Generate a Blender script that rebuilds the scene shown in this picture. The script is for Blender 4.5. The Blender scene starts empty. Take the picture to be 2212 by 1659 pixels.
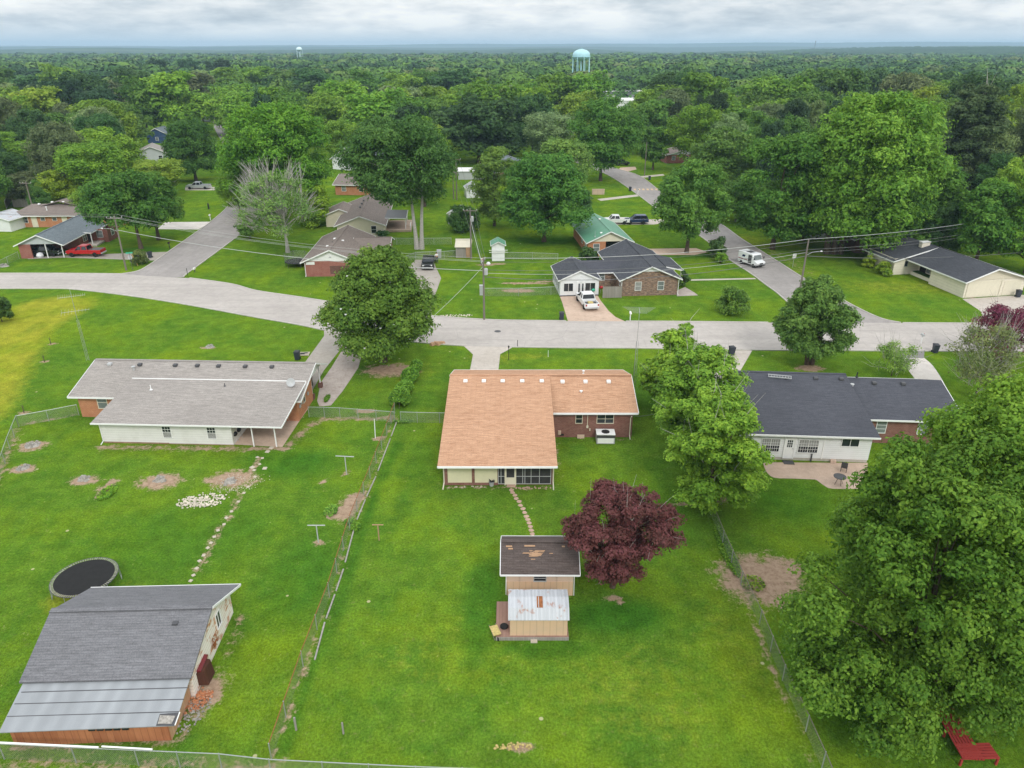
import bpy, math, random
import numpy as np
from mathutils import Matrix, Vector
R=math.radians
S=bpy.context.scene
COL=S.collection
# ---------------------------------------------------------------- camera
CAM_H=32.5; FV=1587.7; CXV=1106.0; CYV=829.5; HORV=103.0
PITCH=math.atan((CYV-HORV)/FV); cP,sP=math.cos(PITCH),math.sin(PITCH)
cam=bpy.data.cameras.new('camera'); co=bpy.data.objects.new('camera',cam); COL.objects.link(co)
co.location=(0,0,CAM_H); co.rotation_euler=(math.pi/2-PITCH,0,0)
cam.sensor_width=36; cam.lens=36*FV/2212.0; cam.clip_start=0.5; cam.clip_end=40000
S.camera=co
# ---------------------------------------------------------------- light
SUN_EL,SUN_AZ=R(40),R(165)     # azimuth clockwise from +Y
sl=bpy.data.lights.new('sun','SUN'); sl.energy=1.5; sl.angle=R(12); sl.color=(1,.97,.92)
so=bpy.data.objects.new('sun',sl); COL.objects.link(so)
so.rotation_euler=(math.pi/2-SUN_EL,0,math.pi-SUN_AZ)
S.view_settings.view_transform='Standard'; S.view_settings.look='None'
S.view_settings.exposure=0; S.view_settings.gamma=1
W=bpy.data.worlds.new('World'); S.world=W; W.use_nodes=True
def build_world():
    n=W.node_tree.nodes; l=W.node_tree.links; n.clear()
    out=n.new('ShaderNodeOutputWorld'); bg=n.new('ShaderNodeBackground'); bg.inputs[1].default_value=0.1
    sky=n.new('ShaderNodeTexSky'); sky.sky_type='NISHITA'; sky.sun_disc=False
    sky.sun_elevation=SUN_EL; sky.sun_rotation=SUN_AZ; sky.air_density=1.2; sky.dust_density=1.5
    tc=n.new('ShaderNodeTexCoord'); sep=n.new('ShaderNodeSeparateXYZ'); l.new(tc.outputs['Generated'],sep.inputs[0])
    # flattened cloud banks: the height axis is stretched so the banks lie in long low layers
    cb=n.new('ShaderNodeVectorMath'); cb.operation='MULTIPLY'; cb.inputs[1].default_value=(1,1,4.6); l.new(tc.outputs['Generated'],cb.inputs[0])
    def noise(sc,det,rough,seed):
        t=n.new('ShaderNodeTexNoise'); t.inputs['Scale'].default_value=sc; t.inputs['Detail'].default_value=det; t.inputs['Roughness'].default_value=rough
        m=n.new('ShaderNodeVectorMath'); m.inputs[1].default_value=(seed,seed*.7,seed*1.3); l.new(cb.outputs[0],m.inputs[0]); l.new(m.outputs[0],t.inputs['Vector']); return t.outputs[0]
    def ramp(o,pts):
        r=n.new('ShaderNodeValToRGB'); l.new(o,r.inputs[0])
        e=r.color_ramp.elements
        for i,(p,c) in enumerate(pts):
            q=e[i] if i<2 else e.new(p)
            q.position=p; q.color=(*c,1)
        return r.outputs[0]
    n1=noise(4.2,7,.58,3.4); n2=noise(13,5,.6,8.7)
    mx=n.new('ShaderNodeMix'); mx.inputs[0].default_value=.38; l.new(n1,mx.inputs[2]); l.new(n2,mx.inputs[3])
    cloud=ramp(mx.outputs[0],[(.37,(.48,.54,.60)),(.45,(.70,.75,.79)),(.51,(.90,.92,.93)),(.59,(1.12,1.11,1.08))])
    # overcast zenith is brighter than the horizon
    mr=n.new('ShaderNodeMapRange'); mr.inputs[1].default_value=.07; mr.inputs[2].default_value=.40; mr.inputs[3].default_value=10.4; mr.inputs[4].default_value=17.5; l.new(sep.outputs[2],mr.inputs[0])
    mu=n.new('ShaderNodeVectorMath'); mu.operation='SCALE'; l.new(cloud,mu.inputs[0]); l.new(mr.outputs[0],mu.inputs['Scale'])
    hz=n.new('ShaderNodeMapRange'); hz.inputs[1].default_value=0; hz.inputs[2].default_value=.022; hz.inputs[3].default_value=0; hz.inputs[4].default_value=1; l.new(sep.outputs[2],hz.inputs[0])
    mh=n.new('ShaderNodeMix'); mh.data_type='RGBA'; l.new(hz.outputs[0],mh.inputs[0]); mh.inputs[6].default_value=(9.2,9.8,10.1,1); l.new(mu.outputs[0],mh.inputs[7])
    ms=n.new('ShaderNodeMix'); ms.data_type='RGBA'; ms.inputs[0].default_value=.92; l.new(sky.outputs[0],ms.inputs[6]); l.new(mh.outputs[2],ms.inputs[7])
    l.new(ms.outputs[2],bg.inputs[0]); l.new(bg.outputs[0],out.inputs[0])
build_world()
# ---------------------------------------------------------------- geometry helpers
def g(x,y,z=0.0):
    """the spot of the ground (height z) seen at x,y of the 2212 px wide survey picture"""
    u=(x-CXV)/FV; v=(CYV-y)/FV
    d=(u,cP+v*sP,-sP+v*cP); t=(z-CAM_H)/d[2]
    return (d[0]*t,d[1]*t)
def g3(x,y,z=0.0):
    a=g(x,y,z); return (a[0],a[1],z)
def hgt(Y,y):
    v=(CYV-y)/FV; return CAM_H+Y*(-sP+v*cP)/(cP+v*sP)
def mpp(Y,z=0):  # metres per survey pixel
    return (Y*cP+(CAM_H-z)*sP)/FV
def toV(X,Y,Z=0):
    dz=Z-CAM_H; dep=Y*cP-dz*sP; up=Y*sP+dz*cP
    return CXV+FV*X/dep, CYV-FV*up/dep
def tag(o,label=None,cat=None,group=None,kind=None):
    if label: o['label']=label
    if cat: o['category']=cat
    if group: o['group']=group
    if kind: o['kind']=kind
    return o
def T(name,label,cat,loc=(0,0,0),rz=0.0,group=None):
    o=bpy.data.objects.new(name,None); COL.objects.link(o); o.empty_display_size=.3
    o.location=(loc[0],loc[1],loc[2] if len(loc)>2 else 0); o.rotation_euler=(0,0,rz)
    return tag(o,label,cat,group)
def mesh_np(name,V,F,mat,smooth=False,attr=None):
    """V (n,3); F (m,k) equal sided faces"""
    me=bpy.data.meshes.new(name); V=np.asarray(V,dtype=np.float32); F=np.asarray(F,dtype=np.int32)
    me.vertices.add(len(V)); me.vertices.foreach_set('co',V.ravel())
    m,k=F.shape
    me.loops.add(m*k); me.loops.foreach_set('vertex_index',F.ravel())
    me.polygons.add(m); me.polygons.foreach_set('loop_start',np.arange(0,m*k,k,dtype=np.int32))
    if smooth: me.polygons.foreach_set('use_smooth',np.ones(m,dtype=bool))
    if attr:
        for an,av in attr.items():
            a=me.attributes.new(an,'FLOAT','POINT'); a.data.foreach_set('value',np.asarray(av,dtype=np.float32))
    me.update(calc_edges=True)
    if mat: me.materials.append(mat)
    return me
def link(name,me,parent=None,loc=None):
    o=bpy.data.objects.new(name,me); COL.objects.link(o)
    if parent: o.parent=parent
    if loc: o.location=loc
    return o
class MB:
    def __init__(s): s.v=[]; s.f=[]
    def quad(s,*p):
        i=len(s.v); s.v+=[tuple(q) for q in p]; s.f.append(tuple(range(i,i+len(p)))); return s
    def box(s,x0,y0,z0,x1,y1,z1):
        return s.hexa([(x0,y0,z0),(x1,y0,z0),(x1,y1,z0),(x0,y1,z0)],[(x0,y0,z1),(x1,y0,z1),(x1,y1,z1),(x0,y1,z1)])
    def hexa(s,b,t):
        i=len(s.v); n=len(b); s.v+=[tuple(q) for q in b]+[tuple(q) for q in t]
        s.f.append(tuple(i+n-1-k for k in range(n))); s.f.append(tuple(i+n+k for k in range(n)))
        for k in range(n):
            j=(k+1)%n; s.f.append((i+k,i+j,i+n+j,i+n+k))
        return s
    def slab(s,p,t):
        return s.hexa([(a,b,c-t) for a,b,c in p],p)
    def prism_y(s,prof,y0,y1):  # prof: (x,z) counterclockwise seen from -y
        return s.hexa([(x,y1,z) for x,z in prof],[(x,y0,z) for x,z in prof])
    def prism_x(s,prof,x0,x1):  # prof: (y,z)
        return s.hexa([(x0,y,z) for y,z in prof],[(x1,y,z) for y,z in prof])
    def beam(s,a,b,w,h):
        a=Vector(a); b=Vector(b); d=(b-a).normalized()
        sd=d.cross(Vector((0,0,1)))
        if sd.length<1e-3: sd=Vector((1,0,0))
        sd.normalize(); up=sd.cross(d).normalized()
        A=[a+sd*w*i/2+up*h*j/2 for i,j in((-1,-1),(1,-1),(1,1),(-1,1))]
        B=[b+sd*w*i/2+up*h*j/2 for i,j in((-1,-1),(1,-1),(1,1),(-1,1))]
        return s.hexa([tuple(q) for q in B],[tuple(q) for q in A])
    def tube(s,pts,r,n=6,cap=True):
        pts=[Vector(p) for p in pts]
        rs=r if isinstance(r,(list,tuple)) else [r]*len(pts)
        i0=len(s.v); pu=None
        for k,p in enumerate(pts):
            d=(pts[min(k+1,len(pts)-1)]-pts[max(k-1,0)]).normalized()
            u=d.cross(Vector((0,0,1))) if abs(d.z)<.95 else d.cross(Vector((1,0,0)))
            if pu is not None:
                u=pu-d*pu.dot(d)
            u.normalize(); pu=u; w=d.cross(u)
            for q in range(n):
                an=2*math.pi*q/n; s.v.append(tuple(p+(u*math.cos(an)+w*math.sin(an))*rs[k]))
        for k in range(len(pts)-1):
            for q in range(n):
                a=i0+k*n+q; b=i0+k*n+(q+1)%n
                s.f.append((a,b,b+n,a+n))
        if cap:
            s.f.append(tuple(i0+n-1-q for q in range(n))); e=i0+(len(pts)-1)*n; s.f.append(tuple(e+q for q in range(n)))
        return s
    def lathe(s,prof,n=20,c=(0,0,0)):  # prof (r,z)
        i0=len(s.v)
        for r,z in prof:
            for q in range(n):
                a=2*math.pi*q/n; s.v.append((c[0]+r*math.cos(a),c[1]+r*math.sin(a),c[2]+z))
        for k in range(len(prof)-1):
            for q in range(n):
                a=i0+k*n+q; b=i0+k*n+(q+1)%n; s.f.append((a,b,b+n,a+n))
        s.f.append(tuple(i0+n-1-q for q in range(n))); e=i0+(len(prof)-1)*n; s.f.append(tuple(e+q for q in range(n)))
        return s
    def build(s,name,mat,parent=None,bevel=0,smooth=False,loc=None,rz=None):
        me=bpy.data.meshes.new(name); me.from_pydata(s.v,[],s.f); me.update()
        me.materials.append(mat)
        if smooth:
            me.polygons.foreach_set('use_smooth',[True]*len(me.polygons))
        o=link(name,me,parent,loc)
        if rz is not None: o.rotation_euler=(0,0,rz)
        if bevel:
            b=o.modifiers.new('bevel','BEVEL'); b.width=bevel; b.segments=2; b.limit_method='ANGLE'; b.angle_limit=R(35)
        if smooth and bevel: pass
        return o
def copy_tree(o,parent=None):
    c=o.copy(); COL.objects.link(c)
    if parent: c.parent=parent
    for ch in list(o.children): copy_tree(ch,c)
    return c
# ---------------------------------------------------------------- materials
class N:
    def __init__(s,name,rough=.8,spec=.3,metal=0):
        s.m=bpy.data.materials.new(name); s.m.use_nodes=True; s.n=s.m.node_tree.nodes; s.l=s.m.node_tree.links
        s.b=s.n['Principled BSDF']; s.b.inputs['Roughness'].default_value=rough
        s.b.inputs['Specular IOR Level'].default_value=spec; s.b.inputs['Metallic'].default_value=metal
        s.tc=s.n.new('ShaderNodeTexCoord')
    def co(s,kind='Object',scale=(1,1,1),rot=(0,0,0)):
        m=s.n.new('ShaderNodeMapping'); m.inputs['Scale'].default_value=scale; m.inputs['Rotation'].default_value=rot
        s.l.new(s.tc.outputs[kind],m.inputs[0]); return m.outputs[0]
    def noise(s,vec,sc,det=3,rough=.55):
        t=s.n.new('ShaderNodeTexNoise'); t.inputs['Scale'].default_value=sc; t.inputs['Detail'].default_value=det; t.inputs['Roughness'].default_value=rough
        s.l.new(vec,t.inputs['Vector']); return t.outputs[0]
    def ramp(s,o,pts):
        r=s.n.new('ShaderNodeValToRGB'); s.l.new(o,r.inputs[0]); e=r.color_ramp.elements
        for i,(p,c) in enumerate(pts):
            q=e[i] if i<2 else e.new(p); q.position=p
            q.color=(*c,1) if isinstance(c,tuple) else (c,c,c,1)
        return r.outputs[0]
    def mix(s,f,a,b,mode='MIX'):
        m=s.n.new('ShaderNodeMix'); m.data_type='RGBA'; m.blend_type=mode
        for k,i in ((f,0),(a,6),(b,7)):
            if isinstance(k,(int,float)): m.inputs[i].default_value=k if i==0 else (k,k,k,1)
            elif isinstance(k,tuple): m.inputs[i].default_value=(*k,1)
            else: s.l.new(k,m.inputs[i])
        return m.outputs[2]
    def math(s,op,a,b=0.0,c=None):
        m=s.n.new('ShaderNodeMath'); m.operation=op
        for i,k in enumerate((a,b,c)):
            if k is None: continue
            if isinstance(k,(int,float)): m.inputs[i].default_value=k
            else: s.l.new(k,m.inputs[i])
        return m.outputs[0]
    def attr(s,name):
        a=s.n.new('ShaderNodeAttribute'); a.attribute_name=name; return a.outputs['Fac']
    def bump(s,h,st=.3,dist=.05):
        b=s.n.new('ShaderNodeBump'); b.inputs['Strength'].default_value=st; b.inputs['Distance'].default_value=dist
        s.l.new(h,b.inputs['Height']); s.l.new(b.outputs[0],s.b.inputs['Normal'])
    def col(s,c):
        if isinstance(c,tuple): s.b.inputs['Base Color'].default_value=(*c,1)
        else: s.l.new(c,s.b.inputs['Base Color'])
        return s
def dim(c,k): return tuple(min(1,x*k) for x in c)
def plain(name,c,rough=.6,spec=.4,metal=0,var=.12,sc=3.0):
    m=N(name,rough,spec,metal); v=m.noise(m.co(),sc,5,.65)
    m.col(m.mix(m.ramp(v,[(.3,0.0),(.7,1.0)]),dim(c,1-var),dim(c,1+var))); return m.m
def shingle(name,c1,c2,streak='x',dark=.8,patch=.25):
    m=N(name,.92,.2)
    sc=(1.2,7,7) if streak=='x' else (7,1.2,7)
    st=m.noise(m.co(scale=sc),1.0,4,.65)
    big=m.noise(m.co(),.22,4,.6); fine=m.noise(m.co(),14,2,.6)
    c=m.mix(m.ramp(st,[(.34,0.0),(.66,1.0)]),c1,c2)
    c=m.mix(m.math('MULTIPLY',m.ramp(big,[(.35,0.0),(.7,1.0)]),patch),c,dim(c1,.72))
    c=m.mix(.35,c,m.ramp(fine,[(.35,.28),(.65,.72)]),'OVERLAY')
    # courses
    b=m.n.new('ShaderNodeTexBrick'); b.offset=.5; b.inputs['Scale'].default_value=1; b.inputs['Brick Width'].default_value=.9; b.inputs['Row Height'].default_value=.145
    b.inputs['Mortar Size'].default_value=.018; b.inputs['Mortar Smooth'].default_value=.3
    b.inputs['Color1'].default_value=(1,1,1,1); b.inputs['Color2'].default_value=(.82,.82,.82,1); b.inputs['Mortar'].default_value=(.5,.5,.5,1)
    m.l.new(m.co(rot=(0,0,0 if streak=='x' else R(90))),b.inputs['Vector'])
    c=m.mix(.5,c,b.outputs['Color'],'MULTIPLY'); m.col(c)
    m.bump(m.math('ADD',fine,m.math('MULTIPLY',b.outputs['Fac'],-1.0)),.3,.02)
    return m.m
def brick(name,c1,c2,mort,bw=.24,rh=.085,pat=None):
    m=N(name,.9,.2)
    # wall coordinate: x+y along the wall, z up
    s=m.n.new('ShaderNodeSeparateXYZ'); m.l.new(m.tc.outputs['Object'],s.inputs[0])
    cb=m.n.new('ShaderNodeCombineXYZ'); m.l.new(m.math('ADD',s.outputs[0],s.outputs[1]),cb.inputs[0]); m.l.new(s.outputs[2],cb.inputs[1])
    b=m.n.new('ShaderNodeTexBrick'); b.inputs['Scale'].default_value=1; b.inputs['Brick Width'].default_value=bw; b.inputs['Row Height'].default_value=rh
    b.inputs['Mortar Size'].default_value=.012; b.inputs['Color1'].default_value=(*c1,1); b.inputs['Color2'].default_value=(*c2,1); b.inputs['Mortar'].default_value=(*mort,1)
    m.l.new(cb.outputs[0],b.inputs['Vector'])
    v=m.noise(m.co(),1.3,5,.6); c=m.mix(m.ramp(v,[(.3,0.0),(.75,.55)]),b.outputs['Color'],dim(c1,.75))
    if pat:
        st=m.n.new('ShaderNodeMapping'); st.inputs['Scale'].default_value=(2.2,9,1); m.l.new(cb.outputs[0],st.inputs[0])
        c=m.mix(m.ramp(m.noise(st.outputs[0],1,2,.6),[(.45,0.0),(.56,.85)]),c,pat)
    m.col(c); m.bump(b.outputs['Fac'],.25,.02); return m.m
def siding(name,c,step=.2,vert=False,dirt=.18,dc=(.35,.33,.28)):
    m=N(name,.55,.35)
    s=m.n.new('ShaderNodeSeparateXYZ'); m.l.new(m.tc.outputs['Object'],s.inputs[0])
    ax=m.math('ADD',s.outputs[0],s.outputs[1]) if vert else s.outputs[2]
    f=m.math('FRACT',m.math('DIVIDE',m.math('ADD',ax,100),step))
    line=m.ramp(f,[(0,.0),(.12,1.0),(.9,1.0),(1,.6)])
    c0=m.mix(line,dim(c,.72),c); v=m.noise(m.co(),1.1,6,.65)
    m.col(m.mix(m.math('MULTIPLY',m.ramp(v,[(.45,0.0),(.8,1.0)]),dirt),c0,dc)); m.bump(f,.5,.02); return m.m
def metal_roof(name,c,step=.23,axis='x',rust=None,rustc=(.32,.12,.05),seams=None):
    m=N(name,.5,.5,.0)
    s=m.n.new('ShaderNodeSeparateXYZ'); m.l.new(m.tc.outputs['Object'],s.inputs[0]); ax=s.outputs[0 if axis=='x' else 1]
    f=m.math('SINE',m.math('MULTIPLY',ax,2*math.pi/step))
    c0=m.mix(m.ramp(m.math('MULTIPLY_ADD',f,.5,.5),[(0,0.0),(1,1.0)]),dim(c,.86),c)
    big=m.noise(m.co(scale=(1.2,.35,1) if axis=='x' else (.35,1.2,1)),.8,5,.6); c0=m.mix(m.ramp(big,[(.3,0.0),(.7,.55)]),c0,dim(c,.62))
    if rust:
        rn=m.noise(m.co(scale=(1,.7,1)),1.5,6,.7); c0=m.mix(m.ramp(rn,[(rust,0.0),(rust+.09,.85)]),c0,rustc)
    m.col(c0); m.bump(f,.35,.03); return m.m
def wood(name,c1,c2,step=.15,vert=True,axis=None,rough=.85):
    m=N(name,rough,.2)
    s=m.n.new('ShaderNodeSeparateXYZ'); m.l.new(m.tc.outputs['Object'],s.inputs[0])
    ax=m.math('ADD',s.outputs[0],s.outputs[1]) if vert else s.outputs[2]
    if axis is not None: ax=s.outputs[axis]
    t=m.math('DIVIDE',m.math('ADD',ax,100),step); f=m.math('FRACT',t)
    wn=m.n.new('ShaderNodeTexWhiteNoise'); wn.noise_dimensions='1D'; m.l.new(m.math('FLOOR',t),wn.inputs['W'])
    v=m.noise(m.co(scale=(4,4,.6) if vert else (.6,.6,5)),2,5,.7)
    c=m.mix(m.math('MULTIPLY_ADD',v,.7,m.math('MULTIPLY',wn.outputs[0],.3)),c1,c2)
    c=m.mix(m.ramp(f,[(0,.75),(.09,0.0)]),c,dim(c1,.35)); m.col(c); m.bump(v,.3,.02); return m.m
def groundmat(name,c1,c2,sc=1.0,fine=18,stain=None,rough=.95,crack=None,streak=None,b=.25):
    m=N(name,rough,.2); o=m.co('Object')
    v=m.noise(o,.25*sc,6,.62); f=m.noise(o,fine,3,.7); md=m.noise(o,2.1*sc,4,.6)
    c=m.mix(m.ramp(v,[(.3,0.0),(.7,1.0)]),c1,c2); c=m.mix(.28,c,m.ramp(f,[(.3,.3),(.7,.7)]),'OVERLAY'); c=m.mix(.3,c,m.ramp(md,[(.3,.36),(.7,.64)]),'OVERLAY')
    if streak:
        c=m.mix(m.math('MULTIPLY',m.ramp(m.noise(m.co(scale=streak),1,4,.6),[(.45,0.0),(.7,1.0)]),.35),c,dim(c1,.75))
    if stain: c=m.mix(m.ramp(m.noise(o,.9*sc,5,.7),[(.52,0.0),(.75,.7)]),c,stain)
    if crack:
        vo=m.n.new('ShaderNodeTexVoronoi'); vo.feature='DISTANCE_TO_EDGE'; vo.inputs['Scale'].default_value=crack; 
        m.l.new(o,vo.inputs['Vector']); c=m.mix(m.ramp(vo.outputs['Distance'],[(0,.22),(.010,0.0)]),c,dim(c1,.5))
    m.col(c); m.bump(f,b,.02); return m.m
def glass(name,c=(.02,.025,.03),rough=.08):
    m=N(name,rough,.6); v=m.noise(m.co(),.9,2,.5); m.col(m.mix(v,dim(c,.6),dim(c,1.7))); return m.m
def leafmat():
    m=N('leaf',.6,.16); n,l=m.n,m.l
    oi=n.new('ShaderNodeObjectInfo'); t=m.attr('tint')
    hs=n.new('ShaderNodeHueSaturation'); l.new(oi.outputs['Color'],hs.inputs['Color'])
    l.new(m.math('MULTIPLY_ADD',t,-.045,.510),hs.inputs['Hue']); l.new(m.math('MULTIPLY_ADD',t,1.45,.78),hs.inputs['Value'])
    hs.inputs['Saturation'].default_value=1.0
    m.col(hs.outputs[0])
    tr=n.new('ShaderNodeBsdfTranslucent'); br=n.new('ShaderNodeHueSaturation'); br.inputs['Value'].default_value=1.3; br.inputs['Hue'].default_value=.485
    l.new(hs.outputs[0],br.inputs['Color']); l.new(br.outputs[0],tr.inputs[0])
    ad=n.new('ShaderNodeMixShader'); ad.inputs[0].default_value=.28; l.new(m.b.outputs[0],ad.inputs[1]); l.new(tr.outputs[0],ad.inputs[2])
    l.new(ad.outputs[0],n['Material Output'].inputs[0]); return m.m
def grassmat():
    m=N('grass',1.0,.0); o=m.co('Object')
    big=m.noise(o,.045,5,.6); mid=m.noise(o,.28,5,.62); md2=m.noise(o,1.3,4,.62); fine=m.noise(m.co(scale=(1,.8,1)),7,4,.75); vf=m.noise(o,26,2,.6)
    c=m.mix(m.ramp(big,[(.3,0.0),(.7,1.0)]),(.086,.170,.018),(.136,.228,.018))
    c=m.mix(m.ramp(mid,[(.36,.75),(.62,0.0)]),c,(.064,.155,.015))
    c=m.mix(m.ramp(md2,[(.5,0.0),(.74,.6)]),c,(.125,.235,.016))
    dry=m.math('MULTIPLY_ADD',m.math('SUBTRACT',md2,.5),.9,m.attr('dry'))
    c=m.mix(m.ramp(dry,[(.2,0.0),(.9,1.0)]),c,(.290,.300,.030))
    c=m.mix(m.ramp(m.noise(o,.11,5,.65),[(.46,0.0),(.66,.75)]),c,(.165,.250,.012)); c=m.mix(m.ramp(m.noise(m.co(scale=(1,.35,1)),.5,5,.6),[(.50,0.0),(.68,.4)]),c,(.055,.142,.014))
    c=m.mix(m.ramp(m.noise(o,2.4,5,.75),[(.57,0.0),(.72,.5)]),c,(.235,.235,.085))
    deep_green=m.math('MULTIPLY_ADD',m.math('SUBTRACT',mid,.5),1.0,m.attr('deep_green'))
    c=m.mix(m.ramp(deep_green,[(.3,0.0),(.9,.8)]),c,(.032,.125,.012))
    c=m.mix(.45,c,m.ramp(fine,[(.36,.15),(.64,.85)]),'OVERLAY'); c=m.mix(.5,c,m.ramp(vf,[(.36,.2),(.64,.8)]),'OVERLAY'); c=m.mix(.5,c,m.ramp(m.noise(o,.75,4,.65),[(.38,.36),(.62,.64)]),'OVERLAY')
    # bare soil
    dn=m.math('ADD',m.math('MULTIPLY',m.math('SUBTRACT',md2,.5),1.7),m.math('MULTIPLY',m.math('SUBTRACT',fine,.5),1.3))
    d=m.math('ADD',m.attr('dirt'),dn)
    soil=m.mix(m.ramp(m.noise(o,2.6,5,.7),[(.3,0.0),(.7,1.0)]),(.25,.165,.11),(.46,.34,.245)); soil=m.mix(.4,soil,m.ramp(vf,[(.3,.3),(.7,.7)]),'OVERLAY')
    c=m.mix(m.ramp(d,[(.36,0.0),(.74,1.0)]),c,soil)
    # small flowers / clover
    vo=m.n.new('ShaderNodeTexVoronoi'); vo.inputs['Scale'].default_value=.55; m.l.new(o,vo.inputs['Vector'])
    fl=m.ramp(vo.outputs['Distance'],[(.055,1.0),(.075,0.0)]); wn=m.n.new('ShaderNodeSeparateXYZ'); m.l.new(vo.outputs['Color'],wn.inputs[0])
    c=m.mix(m.math('MULTIPLY',m.math('MULTIPLY',fl,m.math('GREATER_THAN',wn.outputs[0],.83)),.7),c,(.55,.5,.3))
    m.col(c); m.bump(m.math('ADD',fine,m.math('MULTIPLY',vf,.5)),.55,.12); return m.m
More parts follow.
